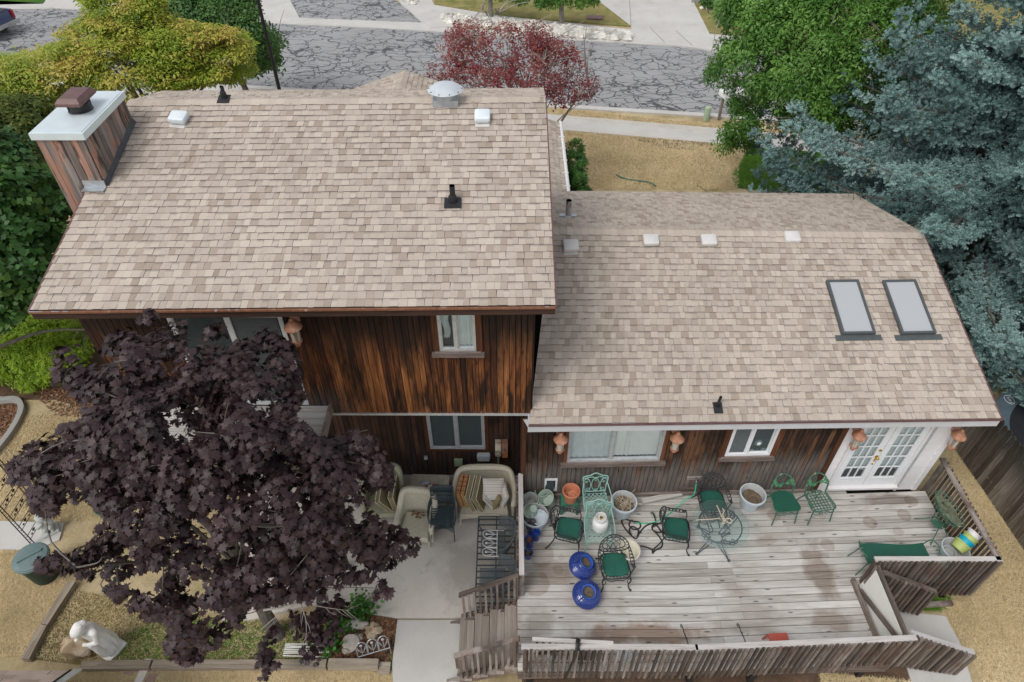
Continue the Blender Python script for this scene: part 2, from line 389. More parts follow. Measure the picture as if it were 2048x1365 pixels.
# shingles: value of its own for every tab, mineral granules, printed shadow bands
def shingle(name,tint=(1,1,1)):
    m,nt,b=nodes(name); lc=attr(nt,'lc').outputs['Vector']; rnd=attr(nt,'rnd').outputs['Fac']
    t=lambda c:tuple(x*y for x,y in zip(c,tint))
    col=ramp(nt,rnd,[(0,t((.315,.262,.218))),(.16,t((.36,.302,.252))),(.3,t((.405,.347,.302))),(.55,t((.455,.392,.342))),(.8,t((.495,.432,.376))),(1,t((.525,.462,.402)))])
    gr=noise(nt,pos(nt),260,2,.7); col=mix(nt,.5,col,ramp(nt,gr,[(.32,.25),(.5,.5),(.68,.85)]),'OVERLAY')
    big=noise(nt,vmul(nt,pos(nt),(.7,.7,.7)),1,5,.6); col=mix(nt,.35,col,ramp(nt,big,[(.3,.38),(.7,.62)]),'OVERLAY')
    s=nt.nodes.new('ShaderNodeSeparateXYZ'); L(nt,lc,s.inputs[0])
    # lc.z holds 1 at the upper edge of tabs that carry a printed shadow band
    f=ramp(nt,math_(nt,'ADD',s.outputs['Z'],math_(nt,'MULTIPLY_ADD',noise(nt,pos(nt),60,3),.3,-.15)),[(.62,0.0),(.80,.5)])
    col=mix(nt,f,col,t((.19,.165,.155)))
    st=noise(nt,vmul(nt,pos(nt),(2.2,2.2,2.2)),1,6,.7); col=mix(nt,ramp(nt,st,[(.64,0.0),(.78,.45)]),col,t((.24,.21,.20)))
    L(nt,col,b.inputs['Base Color']); b.inputs['Roughness'].default_value=.95; b.inputs['Specular IOR Level'].default_value=.15
    bump(nt,b,noise(nt,pos(nt),220,2),.5,.004); return m
M['shingle_edge']=mk('shingle edge',(.10,.085,.075),.95,.3,20)
M['shingle']=shingle('asphalt shingle',(.97,.96,.935)); M['shingle_pink']=shingle('pink shingle',(1.1,1.0,.97))
M['white_paint']=mk('white paint',(.70,.68,.68),.5,.05,3,c2=(.55,.52,.50),c2t=(.62,.8))
M['grey_paint']=mk('pale grey fascia',(.52,.53,.55),.5,.06,3)
M['vinyl']=mk('white vinyl frame',(.72,.73,.74),.4,.04)
M['alu']=mk('old aluminium',(.52,.54,.55),.45,.15,12,metal=.4)
M['galv']=mk('galvanised flashing',(.42,.45,.48),.4,.25,7,metal=.55,c2=(.30,.16,.09),c2t=(.66,.76))
M['galv_top']=mk('painted metal chimney top',(.62,.70,.73),.35,.08,2.5,metal=.15,c2=(.42,.33,.26),c2t=(.66,.80))
M['cap_brown']=mk('brown cap',(.13,.065,.060),.5,.2,6)
M['black_metal']=mk('black metal',(.015,.015,.016),.5,.3,12)
M['black_rubber']=mk('black pipe',(.014,.015,.017),.6,.3,10)
M['rust_pipe']=mk('rusting pipe',(.34,.34,.33),.6,.2,8,metal=.05,c2=(.16,.06,.03),c2t=(.5,.62))
M['vent_white']=mk('white vent cap',(.66,.73,.76),.45,.06,4,c2=(.45,.35,.30),c2t=(.72,.82))
M['vent_grey']=mk('grey vent cap',(.60,.59,.57),.5,.08,5)
M['dome']=mk('dome',(.50,.54,.57),.35,.08,5)
M['gutter_white']=mk('white gutter',(.75,.75,.74),.5,.05)
M['flash_lead']=mk('step flashing',(.05,.055,.06),.6,.3,8)
M['sky_frame']=mk('skylight frame',(.075,.085,.09),.45,.15)
M['copper']=mk('faded copper',(.36,.165,.095),.55,.18,10,metal=.15,c2=(.55,.36,.28),c2t=(.55,.7))
M['copper_plate']=mk('copper plate',(.40,.22,.16),.6,.15,10)
M['lamp_glass']=glassmat('seeded glass',(.75,.72,.62),.35,.15)
M['pane']=glassmat('window pane',(.95,.98,.98),.05,.02)
M['pane_dark']=glassmat('dark window pane',(.55,.66,.68),.16,.02)
m,nt,b=nodes('skylight pane'); b.inputs['Base Color'].default_value=(.42,.435,.45,1); b.inputs['Roughness'].default_value=.08; b.inputs['Coat Weight'].default_value=.6; M['sky_pane']=m
M['curtain']=mk('net curtain',(.68,.74,.73),.9,.08,6)
M['curtain_white']=mk('vertical blind',(.86,.88,.84),.9,.04,6)
M['screen']=mk('insect screen',(.10,.115,.12),.8,.15,30)
M['brass']=mk('brass',(.65,.42,.10),.25,.1,10,metal=.9)
M['meter_metal']=mk('rusty enclosure',(.30,.16,.11),.6,.3,10,c2=(.10,.05,.04),c2t=(.55,.65))
M['meter_face']=mk('meter face',(.62,.58,.48),.5,.1,12,c2=(.35,.17,.08),c2t=(.58,.7))
M['plastic_grey']=mk('grey plastic',(.50,.55,.58),.45,.06)
# ground
def groundmat(name,stops,scale=1.2,fine=26,patches=None,bmp=.6,rough=.95):
    m,nt,b=nodes(name); p=pos(nt)
    a=noise(nt,p,scale,7,.65,.3); f=noise(nt,p,fine,5,.75); g=noise(nt,vmul(nt,p,(1,1,1)),fine*4,2,.6)
    v=math_(nt,'ADD',math_(nt,'MULTIPLY',a,.5),math_(nt,'ADD',math_(nt,'MULTIPLY',f,.32),math_(nt,'MULTIPLY',g,.18)))
    col=ramp(nt,v,stops)
    for (c,sc,t0,t1,amt,sd) in (patches or []):
        o=nt.nodes.new('ShaderNodeVectorMath'); o.operation='ADD'; L(nt,p,o.inputs[0]); o.inputs[1].default_value=(sd*3.1,sd*1.7,0)
        n=noise(nt,o.outputs[0],sc,6,.65,.4); n=math_(nt,'ADD',n,math_(nt,'MULTIPLY_ADD',f,.2,-.1))
        col=mix(nt,ramp(nt,n,[(t0,0.0),(t1,amt)]),col,c)
    L(nt,col,b.inputs['Base Color']); b.inputs['Roughness'].default_value=rough; b.inputs['Specular IOR Level'].default_value=.15
    if bmp: bump(nt,b,v,bmp,.05)
    return m
M['lawn_dry']=groundmat('dry lawn',[(.32,(.20,.15,.085)),(.45,(.36,.28,.16)),(.56,(.50,.40,.24)),(.7,(.62,.52,.34))],patches=[((.19,.20,.07),.9,.55,.68,.6,1),((.24,.19,.14),1.7,.60,.70,.7,2),((.60,.50,.32),.5,.5,.65,.6,3)])
M['lawn_green']=groundmat('green lawn',[(.35,(.025,.06,.008)),(.5,(.055,.13,.018)),(.68,(.11,.20,.035))])
M['lawn_mixed']=groundmat('mixed lawn',[(.35,(.14,.13,.045)),(.5,(.25,.22,.085)),(.68,(.38,.31,.13))],patches=[((.11,.15,.03),1.2,.5,.62,.6,4)])
M['bed_soil']=groundmat('bed soil',[(.32,(.05,.03,.02)),(.48,(.12,.075,.05)),(.6,(.19,.125,.085)),(.75,(.30,.21,.15))],2.2,30,patches=[((.06,.10,.02),2.4,.62,.68,.6,5),((.22,.08,.05),5,.6,.66,.6,6)],bmp=1)
M['bed_grass']=groundmat('rough bed',[(.32,(.10,.085,.035)),(.48,(.19,.155,.065)),(.6,(.28,.22,.10)),(.75,(.36,.29,.15))],1.8,30,patches=[((.045,.075,.015),2.4,.55,.66,.7,5)],bmp=1)
M['concrete']=groundmat('patio concrete',[(.3,(.44,.40,.355)),(.5,(.60,.555,.50)),(.7,(.70,.655,.60))],.9,40,patches=[((.34,.305,.265),.55,.53,.62,.6,7),((.27,.24,.21),1.4,.60,.68,.5,8)],bmp=.15)
M['concrete_pale']=groundmat('pale concrete',[(.3,(.42,.40,.375)),(.5,(.53,.515,.485)),(.7,(.62,.605,.575))],.8,50,patches=[((.36,.335,.30),.9,.58,.7,.5,9)],bmp=.1)
def asphalt():
    m,nt,b=nodes('sealed asphalt'); p=pos(nt)
    a=noise(nt,p,.35,5,.6); f=noise(nt,p,60,3,.7)
    col=ramp(nt,math_(nt,'ADD',math_(nt,'MULTIPLY',a,.6),math_(nt,'MULTIPLY',f,.4)),[(.35,(.27,.27,.273)),(.65,(.34,.34,.345))])
    tar=None
    def off(sd,kx=.85,ky=1.2):
        o=nt.nodes.new('ShaderNodeVectorMath'); o.operation='MULTIPLY_ADD'; L(nt,p,o.inputs[0]); o.inputs[1].default_value=(kx,ky,0); o.inputs[2].default_value=(sd*2.3,sd,0); return o.outputs[0]
    for sc,sd,di,w,t0,t1 in ((1.0,0,1.7,.019,.34,.42),(.6,7,2.2,.013,.28,.36),(1.7,13,1.0,.026,.48,.55)):
        o=off(sd); d=nt.nodes.new('ShaderNodeTexNoise'); d.inputs['Scale'].default_value=.9; d.inputs['Detail'].default_value=3; L(nt,o,d.inputs['Vector'])
        q=nt.nodes.new('ShaderNodeVectorMath'); q.operation='MULTIPLY_ADD'; L(nt,d.outputs['Color'],q.inputs[0]); q.inputs[1].default_value=(di,di,0); L(nt,o,q.inputs[2])
        vo=nt.nodes.new('ShaderNodeTexVoronoi'); vo.feature='DISTANCE_TO_EDGE'; vo.inputs['Scale'].default_value=sc; L(nt,q.outputs[0],vo.inputs['Vector'])
        ln=math_(nt,'MULTIPLY',ramp(nt,vo.outputs['Distance'],[(w*.8,1.0),(w*1.5,0.0)]),ramp(nt,noise(nt,o,.33,3,.6),[(t0,0.0),(t1,1.0)])); tar=ln if tar is None else math_(nt,'MAXIMUM',tar,ln)
    col=mix(nt,math_(nt,'MULTIPLY',tar,.92),col,(.055,.057,.06))
    L(nt,col,b.inputs['Base Color']); b.inputs['Roughness'].default_value=.85; return m
M['asphalt']=asphalt()
# objects
M['wicker']=mk('cream wicker',(.56,.52,.41),.7,.12,26,bmp=1.2,bscale=70,rv=.08)
M['wicker_green']=mk('sage wicker',(.36,.36,.25),.7,.12,26,bmp=1.2,bscale=70)
M['wicker_old']=mk('dusty wicker',(.47,.43,.35),.8,.2,9,bmp=1.2,bscale=70,c2=(.26,.22,.17),c2t=(.55,.72))
M['olive']=mk('olive cushion',(.235,.195,.095),.9,.12,7,bmp=.2)
M['piping']=mk('white piping',(.72,.69,.62),.8,.05)
def stripes(name,cs,axis,freq):
    m,nt,b=nodes(name); s=nt.nodes.new('ShaderNodeSeparateXYZ'); L(nt,attr(nt,'lc').outputs['Vector'],s.inputs[0])
    fr=math_(nt,'FRACT',math_(nt,'MULTIPLY',s.outputs[axis],freq)); k=len(cs)
    L(nt,ramp(nt,fr,[(i/k,c) for i,c in enumerate(cs)],'CONSTANT'),b.inputs['Base Color']); b.inputs['Roughness'].default_value=.9; return m
M['ticking']=stripes('striped ticking',[(.68,.65,.60),(.45,.40,.35),(.68,.65,.60),(.55,.50,.45)],'Y',14)
M['plaid']=stripes('red and tan weave',[(.42,.20,.08),(.50,.30,.12),(.26,.05,.04),(.45,.25,.10)],'Y',9)
M['iron']=mk('black wrought iron',(.022,.026,.027),.55,.35,14)
M['iron_blue']=mk('blue grey iron',(.055,.075,.085),.5,.3,14)
M['iron_green']=mk('green painted iron',(.045,.125,.085),.55,.35,16,c2=(.42,.38,.26),c2t=(.56,.64))
M['iron_mint']=mk('mint painted iron',(.27,.47,.42),.5,.15,16,c2=(.42,.52,.48),c2t=(.58,.7))
M['leaf_mint']=mk('green enamel leaf',(.10,.38,.27),.5,.15,16)
M['cushion_green']=mk('bottle green cushion',(.010,.090,.062),.85,.15,9,bmp=.15)
M['seat_green']=mk('green board',(.010,.085,.055),.6,.12,6,c2=(.10,.22,.17),c2t=(.66,.75))
M['pot_sage']=mk('sage plastic pot',(.34,.42,.35),.55,.08,5)
M['pot_grey']=mk('pale grey pot',(.50,.56,.60),.6,.08,6,c2=(.60,.64,.66),c2t=(.55,.7))
M['pot_grey_in']=mk('pot inside',(.42,.43,.42),.8,.12,8)
M['glaze']=mk('cobalt glaze',(.018,.040,.21),.12,.3,7,coat=.8,c2=(.02,.07,.36),c2t=(.55,.7))
M['glaze_rim']=mk('light cobalt rim',(.025,.09,.40),.18,.25,7,coat=.6)
M['terracotta']=mk('terracotta',(.52,.20,.11),.75,.12,6,c2=(.55,.32,.24),c2t=(.58,.72))
M['soil']=groundmat('potting soil',[(.3,(.05,.036,.026)),(.5,(.14,.105,.075)),(.7,(.28,.22,.16))],14,60,bmp=0)
M['stool_green']=mk('green plastic',(.045,.17,.115),.45,.08)
M['tank_white']=mk('white gas bottle',(.70,.70,.68),.4,.05,5,c2=(.52,.47,.38),c2t=(.58,.7))
M['urn_cream']=mk('cream urn',(.66,.62,.50),.65,.05,5)
M['plaster']=mk('white plaster',(.84,.83,.80),.7,.08,6,c2=(.48,.46,.42),c2t=(.6,.75))
M['plaster_grey']=mk('grey plaster',(.52,.55,.53),.75,.12,12,c2=(.38,.40,.38),c2t=(.58,.7))
M['hose_black']=mk('black hose',(.018,.018,.018),.55,.2)
M['hose_green']=mk('green hose',(.05,.50,.26),.45,.08)
M['rope']=mk('pale rope',(.55,.46,.35),.9,.15,40)
M['table_glass']=glassmat('table glass',(.90,.96,.955),.03,.03)
M['bin_green']=mk('dark green bin',(.012,.040,.034),.55,.15,6)
M['bin_lid']=mk('grey green lid',(.13,.19,.19),.5,.1,6,c2=(.20,.26,.26),c2t=(.55,.7))
M['rock']=mk('pale rock',(.46,.42,.36),.9,.25,7,bmp=.8,c2=(.34,.27,.20),c2t=(.55,.7))
M['rock_tan']=mk('tan rock',(.50,.38,.25),.9,.25,6,bmp=.8,c2=(.58,.50,.40),c2t=(.5,.65))
M['log_end']=mk('sawn log',(.48,.44,.38),.9,.2,14,bmp=.5)
M['red']=mk('red paint',(.50,.012,.018),.35,.1)
M['red_plastic']=mk('faded red plastic',(.46,.09,.06),.5,.08)
M['lime']=mk('lime plastic',(.42,.50,.15),.5,.05); M['turq']=mk('turquoise plastic',(.0,.36,.52),.45,.05)
M['white_panel']=mk('cream panel',(.80,.80,.74),.55,.05,2)
M['bark']=wood('bark',[(.2,(.05,.042,.036)),(.5,(.13,.115,.10)),(.8,(.26,.24,.215))],grain=(4,10,10),bmp=1,rv=.1)
M['bark_pale']=wood('pale twig',[(.2,(.18,.16,.14)),(.5,(.32,.29,.26)),(.8,(.45,.42,.39))],grain=(4,10,10),bmp=.3,rv=.2)
M['truck_blue']=mk('blue car paint',(.012,.035,.12),.25,.1,3,coat=.7)
M['tyre']=mk('tyre',(.015,.015,.016),.8,.2); M['chrome']=mk('chrome',(.55,.55,.55),.2,.05,metal=.9); M['tail_red']=mk('tail lens',(.35,.01,.01),.25,.05)
M['sage_box']=mk('sage pedestal',(.36,.46,.32),.55,.06)
M['tramp_mat']=mk('black mat',(.012,.014,.020),.8,.2); M['tramp_pad']=mk('blue grey pad',(.085,.125,.15),.6,.12,5)
M['white_mark']=mk('white print',(.55,.58,.60),.7,.05)
M['brick_paver']=mk('brick paver',(.30,.20,.16),.9,.2,8)
M['edging_grey']=mk('grey concrete edging',(.33,.32,.30),.9,.15,8,bmp=.4)
M['leaf_purple']=foliage('purple maple leaf',[(.05,(.010,.0045,.006)),(.4,(.026,.012,.015)),(.7,(.052,.028,.031)),(.9,(.090,.053,.056)),(1,(.15,.042,.034))],rough=.5,trans=.10,spec=.38)
M['leaf_gold']=foliage('golden maple leaf',[(.1,(.14,.24,.02)),(.40,(.28,.37,.035)),(.62,(.45,.44,.07)),(.85,(.58,.43,.12)),(1,(.54,.28,.10))],trans=.3)
M['leaf_green']=foliage('mid green leaf',[(.1,(.03,.09,.02)),(.5,(.085,.20,.045)),(1,(.19,.32,.09))],trans=.3)
M['leaf_dark']=foliage('dark green leaf',[(.1,(.012,.05,.009)),(.5,(.045,.13,.022)),(1,(.15,.27,.05))],trans=.2)
M['leaf_ash']=foliage('ash leaf',[(.1,(.030,.095,.012)),(.45,(.095,.23,.035)),(.8,(.20,.38,.075)),(1,(.30,.44,.12))],trans=.32)
M['leaf_olive']=foliage('olive maple leaf',[(.1,(.03,.06,.010)),(.45,(.085,.125,.018)),(.8,(.18,.20,.035)),(1,(.20,.09,.05))],trans=.25)
M['leaf_lime']=foliage('lime shrub leaf',[(.1,(.10,.19,.008)),(.5,(.25,.39,.016)),(1,(.42,.54,.05))],trans=.3)
M['leaf_red']=foliage('red leaf',[(.1,(.12,.018,.026)),(.45,(.25,.045,.050)),(.75,(.32,.10,.070)),(1,(.40,.22,.11))],trans=.3)
M['leaf_hedge']=foliage('hedge leaf',[(.1,(.02,.075,.01)),(.6,(.06,.17,.025)),(1,(.12,.25,.05))],trans=.2)
M['leaf_bed']=foliage('bed plant leaf',[(.1,(.03,.12,.012)),(.6,(.08,.24,.03)),(1,(.15,.33,.06))],trans=.3)
M['needle']=foliage('blue spruce needle',[(.05,(.055,.11,.10)),(.35,(.16,.27,.255)),(.7,(.29,.43,.41)),(.95,(.44,.58,.555)),(1,(.50,.42,.20))],rough=.6,trans=.1,spec=.3)
M['litter']=foliage('fallen leaf',[(.1,(.10,.04,.02)),(.5,(.20,.09,.045)),(1,(.34,.20,.11))],trans=0)
M['blade_dry']=foliage('dry grass blade',[(.1,(.42,.34,.18)),(.5,(.70,.57,.34)),(.86,(.88,.76,.52)),(1,(.40,.42,.16))],trans=.2,rough=.8,spec=.1)
M['blade_green']=foliage('green grass blade',[(.1,(.06,.14,.018)),(.6,(.13,.27,.035)),(1,(.24,.38,.08))],trans=.2,rough=.8,spec=.1)
# ================================================================== HOUSE
house=thing('house','brown timber house with tan shingle roofs, a tall left part and a low right part','house',(0,11,0))
HM=Matrix.Translation((0,-11,0))
def hp(mb,name,mats,parent=None,smooth=35):
    """a part of the house, built in world coordinates"""
    o=mb.build(name,mats,smooth=smooth)
    p=parent if parent is not None else house
    o.parent=p
    o.matrix_parent_inverse=HM if p is house else Matrix.Identity(4)
    return o
class Roof:
    def __init__(s,EL,ER,RL,RR):
        s.EL,s.ER,s.RL,s.RR=EL,ER,RL,RR; s.n=(ER-EL).cross(RL-EL).normalized()
        s.u=(ER-EL).normalized(); s.w=s.n.cross(s.u)
        s.B=Matrix((s.u,s.w,s.n)).transposed()
    def at(s,px,py): return PPL(px,py,s.EL,s.n)
    def pt(s,u,v): return s.EL.lerp(s.ER,u).lerp(s.RL.lerp(s.RR,u),v)
def shingles(mb,Rf,expo=.143,seed=1,clip=None,w0=.085,w1=.150):
    rs=random.Random(seed); n=Rf.n
    ln=((Rf.RL-Rf.EL).length+(Rf.RR-Rf.ER).length)/2; nr=max(1,round(ln/expo))
    for j in range(nr):
        A=Rf.pt(0,j/nr);B=Rf.pt(1,j/nr);C=Rf.pt(0,(j+1.12)/nr);D=Rf.pt(1,(j+1.12)/nr)
        Lw=(B-A).length; x=-rs.uniform(0,.15); i=0
        wav=[rs.uniform(-.004,.004) for _ in range(200)]
        rr=rs.uniform(-.06,.06)
        while x<Lw:
            w=rs.uniform(w0,w1) if rs.random()>.07 else rs.uniform(.04,.08)
            x0=max(0,x)/Lw; x1=min(Lw,x+w)/Lw; x+=w; i+=1
            if x1-x0<1e-4: continue
            if clip and clip((x0+x1)/2,(j+.5)/nr): continue
            thick=.016 if rs.random()<.5 else .010
            sk=rs.uniform(-.007,.007)/Lw
            g=.0015/Lw
            a=A.lerp(B,x0+g);b=A.lerp(B,x1-g);c=C.lerp(D,min(1,x1+sk));d=C.lerp(D,max(0,x0+sk))
            dn=(A-C).normalized()*(wav[i%200])
            t0=thick; t1=.0015
            vs=[a+dn,b+dn,c-n*.002,d-n*.002,a+dn+n*t0,b+dn+n*t0,c+n*t1,d+n*t1]
            bd=1.0 if rs.random()<.34 else 0
            r=min(1,max(0,rs.gauss(.58,.20)+rr))
            if rs.random()<.13: r=rs.uniform(.08,.28)
            lcs=[(x0*Lw,j,0)]*4+[(x0*Lw,j,0),(x1*Lw,j,0),(x1*Lw,j+1,bd),(x0*Lw,j+1,bd)]
            mb.add(vs,[(4,5,6,7)],lcs,r); mb.f+=[tuple(len(mb.v)-8+i for i in f) for f in ((0,1,5,4),(1,2,6,5),(0,4,7,3))]; mb.m+=[1,1,1]
def ridgecaps(mb,p0,p1,n0,n1,step=.15,half=.15,seed=2):
    rs=random.Random(seed); d=p1-p0; Ln=d.length; u=d/Ln
    s0=n0.cross(u); s0=s0 if s0.z<0 else -s0
    s1=n1.cross(u); s1=s1 if s1.z<0 else -s1
    k=int(Ln/step)
    for i in range(k):
        a=p0+u*(i*step); b=p0+u*(i*step+step*1.1); lift=.022; lo=.010
        up=Vector((0,0,1)); j=rs.uniform(-.01,.01)
        vs=[a+up*lift,b+up*lo, a+s0*(half+j)+n0*lift*.9,b+s0*(half+j)+n0*lo, a+s1*(half+j)+n1*lift*.9,b+s1*(half+j)+n1*lo,
            a, a+s0*(half+j), a+s1*(half+j)]
        mb.add(vs,[(0,2,3,1),(0,1,5,4),(0,6,7,2),(0,4,8,6)],[(0,0,0)]*9,min(1,max(0,rs.gauss(.66,.16))))
def slab(Rf,t0,t1,grow=0):
    mb=MB(); n=Rf.n; t0=.014
    mb.grid(lambda u,v:Rf.pt(u,v)-n*t0,10,10); mb.grid(lambda u,v:Rf.pt(1-u,v)-n*t1,10,10)
    for f in (lambda u:Rf.pt(u,0),lambda u:Rf.pt(1,u),lambda u:Rf.pt(1-u,1),lambda u:Rf.pt(0,1-u)):
        mb.grid(lambda u,v:f(u)-n*(t1+(t0-t1)*v),10,1)
    return mb
# --- upper (two-storey) roof
ZE,ZR=6.43,7.60
U=Roof(P(60,621,ZE),P(1111,611,ZE),P(257,203,ZR),P(1091,196,ZR))
UF=Roof(U.RR+Vector((.02,1.25,-.36)),U.RL+Vector((0,1.25,-.36)),U.RR,U.RL)
mb=MB(); shingles(mb,U,seed=3); shingles(mb,UF,seed=4)
ridgecaps(mb,U.RL,U.RR,U.n,UF.n,seed=5)
roof_u=hp(mb,'roof',[M['shingle'],M['shingle_edge']],smooth=0)
s=slab(U,.002,.10); s2=slab(UF,.002,.10); o=len(s.v); s.v+=s2.v; s.f+=[tuple(o+i for i in f) for f in s2.f]; s.m+=s2.m; s.lc+=s2.lc; s.rn+=s2.rn
hp(s,'roof_deck',M['fascia_brown'],roof_u)
# --- lower (one-storey) roof
ZE2,ZR2=3.57,4.84
W=Roof(P(1058,849,ZE2),P(2002,837,ZE2),P(1105,459,ZR2),P(1846,467,ZR2))
WF=Roof(W.RR+Vector((.02,3.05,-.93)),W.RL+Vector((0,3.05,-.93)),W.RR,W.RL)
WFc=lambda u,v: False
mb=MB(); shingles(mb,W,seed=13); shingles(mb,WF,seed=14); ridgecaps(mb,W.RL,W.RR,W.n,WF.n,seed=15)
roof_w=hp(mb,'roof',[M['shingle'],M['shingle_edge']],smooth=0)
s=slab(W,.002,.09); s2=slab(WF,.002,.09); o=len(s.v); s.v+=s2.v; s.f+=[tuple(o+i for i in f) for f in s2.f]; s.m+=s2.m; s.lc+=s2.lc; s.rn+=s2.rn
hp(s,'roof_deck',M['grey_paint'],roof_w)
# --- front wing roof (ridge runs towards the street)
gx0,gx1,gz,ga=-7.7,1.45,3.4,(-3.17,4.9)
def wing(x,z,y): return Vector((x,y,z))
GR=Roof(wing(gx1,gz,12.9),wing(gx1,gz,19.9),wing(ga[0],ga[1],12.9),wing(ga[0],ga[1],20.2))
GL=Roof(wing(gx0,gz,19.9),wing(gx0,gz,12.9),wing(ga[0],ga[1],20.2),wing(ga[0],ga[1],12.9))
mb=MB(); shingles(mb,GR,seed=23); shingles(mb,GL,seed=24); ridgecaps(mb,GR.RL,GR.RR,GR.n,GL.n,seed=25)
roof_g=hp(mb,'roof',[M['shingle'],M['shingle_edge']],smooth=0)
s=slab(GR,.002,.09); s2=slab(GL,.002,.09); o=len(s.v); s.v+=s2.v; s.f+=[tuple(o+i for i in f) for f in s2.f]; s.m+=s2.m; s.lc+=s2.lc; s.rn+=s2.rn
hp(s,'roof_deck',M['fascia_brown'],roof_g)
mb=MB(); mb.tube([wing(gx1+.05,gz-.02,13.5),wing(gx1+.05,gz-.02,19.95)],.055,8)
for i in range(9): mb.box((gx1+.03,14+i*.7,gz+.035),(.16,.03,.02))
hp(mb,'gutter',M['gutter_white'])
# --- walls
class Wall:
    def __init__(s,a,b):
        s.o=Vector((a[0],a[1],0)); e=Vector((b[0]-a[0],b[1]-a[1],0)); s.len=e.length; s.d=e/s.len; s.n=Vector((s.d.y,-s.d.x,0))
        s.M=Matrix((s.d,-s.n,Vector((0,0,1)))).transposed()
    def pt(s,a,z,out=0): return s.o+s.d*a+s.n*out+Vector((0,0,z))
    def px(s,x,y,out=0):
        q=PPL(x,y,s.o+s.n*out,s.n); return (q-s.o).dot(s.d),q.z
    def box(s,mb,s0,s1,z0,z1,o0,o1,m=0,r=None):
        return mb.box(s.pt((s0+s1)/2,(z0+z1)/2,(o0+o1)/2),(abs(s1-s0),abs(o1-o0),abs(z1-z0)),s.M,m,r)
def boards(mb,Wl,z0,z1,holes=(),w=.128,gap=.008,o0=0,o1=.022,seed=1,s0=0,s1=None,jit=.15):
    rs=random.Random(seed); x=s0; s1=Wl.len if s1 is None else s1
    while x<s1-.02:
        ww=min(w*rs.uniform(1-jit,1+jit),s1-x); c=x+ww/2; segs=[(z0,z1)]
        for (h0,h1,a,b) in holes:
            if h0<c<h1:
                ns=[]
                for (p,q) in segs:
                    if b<=p or a>=q: ns.append((p,q)); continue
                    if a>p: ns.append((p,a))
                    if b<q: ns.append((b,q))
                segs=ns
        r=rs.random(); pr=rs.uniform(0,.006)
        for (p,q) in segs: Wl.box(mb,x+gap/2,x+ww-gap/2,p,q,o0,o1+pr,r=r)
        x+=ww
WU=Wall((-6.86,8.09),(.34,8.06)); WL=Wall((-6.86,9.25),(.2,9.22)); WR=Wall((.2,8.05),(8.42,8.27)); WS=Wall((.2,9.22),(.2,8.05))
WLEFT=Wall((-6.86,13.2),(-6.86,8.09)); WUR=Wall((.34,8.06),(.34,13.2)); WRIGHT=Wall((8.42,8.27),(8.42,14.9)); WWING=Wall((1.15,13),(1.15,19.5))
def core(mb,pts,z0,z1): mb.prism(pts,z0,z1)
mb=MB(); core(mb,[(-6.80,8.19),(.28,8.16),(.28,13.1),(-6.80,13.1)],3.60,6.32)
core(mb,[(-6.80,9.35),(.14,9.32),(.14,13.1),(-6.80,13.1)],0,3.58)
core(mb,[(.26,8.14),(8.36,8.36),(8.36,14.8),(.26,14.8)],.1,3.40)
core(mb,[(-7.2,13.15),(1.08,13.15),(1.08,19.4),(-7.2,19.4)],0,3.3)
# gable triangles
for (x0,x1,rf,y0,y1,z) in ((-6.80,.28,U,8.19,13.1,6.3),):
    for x in (x0,x1):
        yr=(rf.RL.y+rf.RR.y)/2; mb.add([(x,y0,z),(x,yr,ZR-.12),(x,y1,z),(x+.05,y0,z),(x+.05,yr,ZR-.12),(x+.05,y1,z)],[(0,1,2),(5,4,3),(0,3,4,1),(1,4,5,2)])
mb.add([(8.3,8.36,3.38),(8.3,12.1,4.68),(8.3,14.8,3.95),(8.36,8.36,3.38),(8.36,12.1,4.68),(8.36,14.8,3.95)],[(2,1,0),(3,4,5),(0,1,4,3),(1,2,5,4)])
hp(mb,'wall',M['wall_core'],smooth=0)
# --- openings found on the wall planes
w2=(-5.45+6.86,-3.62+6.86,3.80,5.95); w1s0,w1z=WU.px(880,699); w1s1,_=WU.px(953,699); w1=(w1s0,w1s1,w1z,6.12)
w3s0,w3z=WL.px(861,896); w3s1,_=WL.px(971,896); w3=(w3s0,w3s1,w3z,2.45)
w4s0,w4z=WR.px(1133,922); w4s1,_=WR.px(1317,922); w4=(w4s0,w4s1,w4z,3.25)
w5s0,w5z=WR.px(1447,910); w5s1,_=WR.px(1537,910); w5=(w5s0,w5s1,w5z,3.25)
dw=WR.px(1640,960)[0]-.03
catx,catz=WR.px(1088,979); catx1,catz1=WR.px(1115,955)
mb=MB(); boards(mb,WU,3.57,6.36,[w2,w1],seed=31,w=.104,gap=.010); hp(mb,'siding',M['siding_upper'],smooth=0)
mb=MB(); boards(mb,WL,.05,3.56,[w3],seed=32,w=.11,gap=.010); hp(mb,'siding',M['siding_lower'],smooth=0)
mb=MB(); boards(mb,WS,.05,3.4,seed=35); hp(mb,'siding',M['siding_lower'],smooth=0)
mb=MB(); boards(mb,WR,.92,3.44,[w4,w5,(catx,catx1,catz,catz1)],seed=33,w=.096,gap=.010,s1=dw); hp(mb,'siding',M['siding_side'],smooth=0)
for wl,a,b,sd in ((WLEFT,.05,6.4,36),(WUR,3.3,6.35,37),(WRIGHT,.1,3.6,38),(WWING,.1,3.4,39)):
    mb=MB(); boards(mb,wl,a,b,seed=sd); hp(mb,'siding',M['siding_lower'],smooth=0)
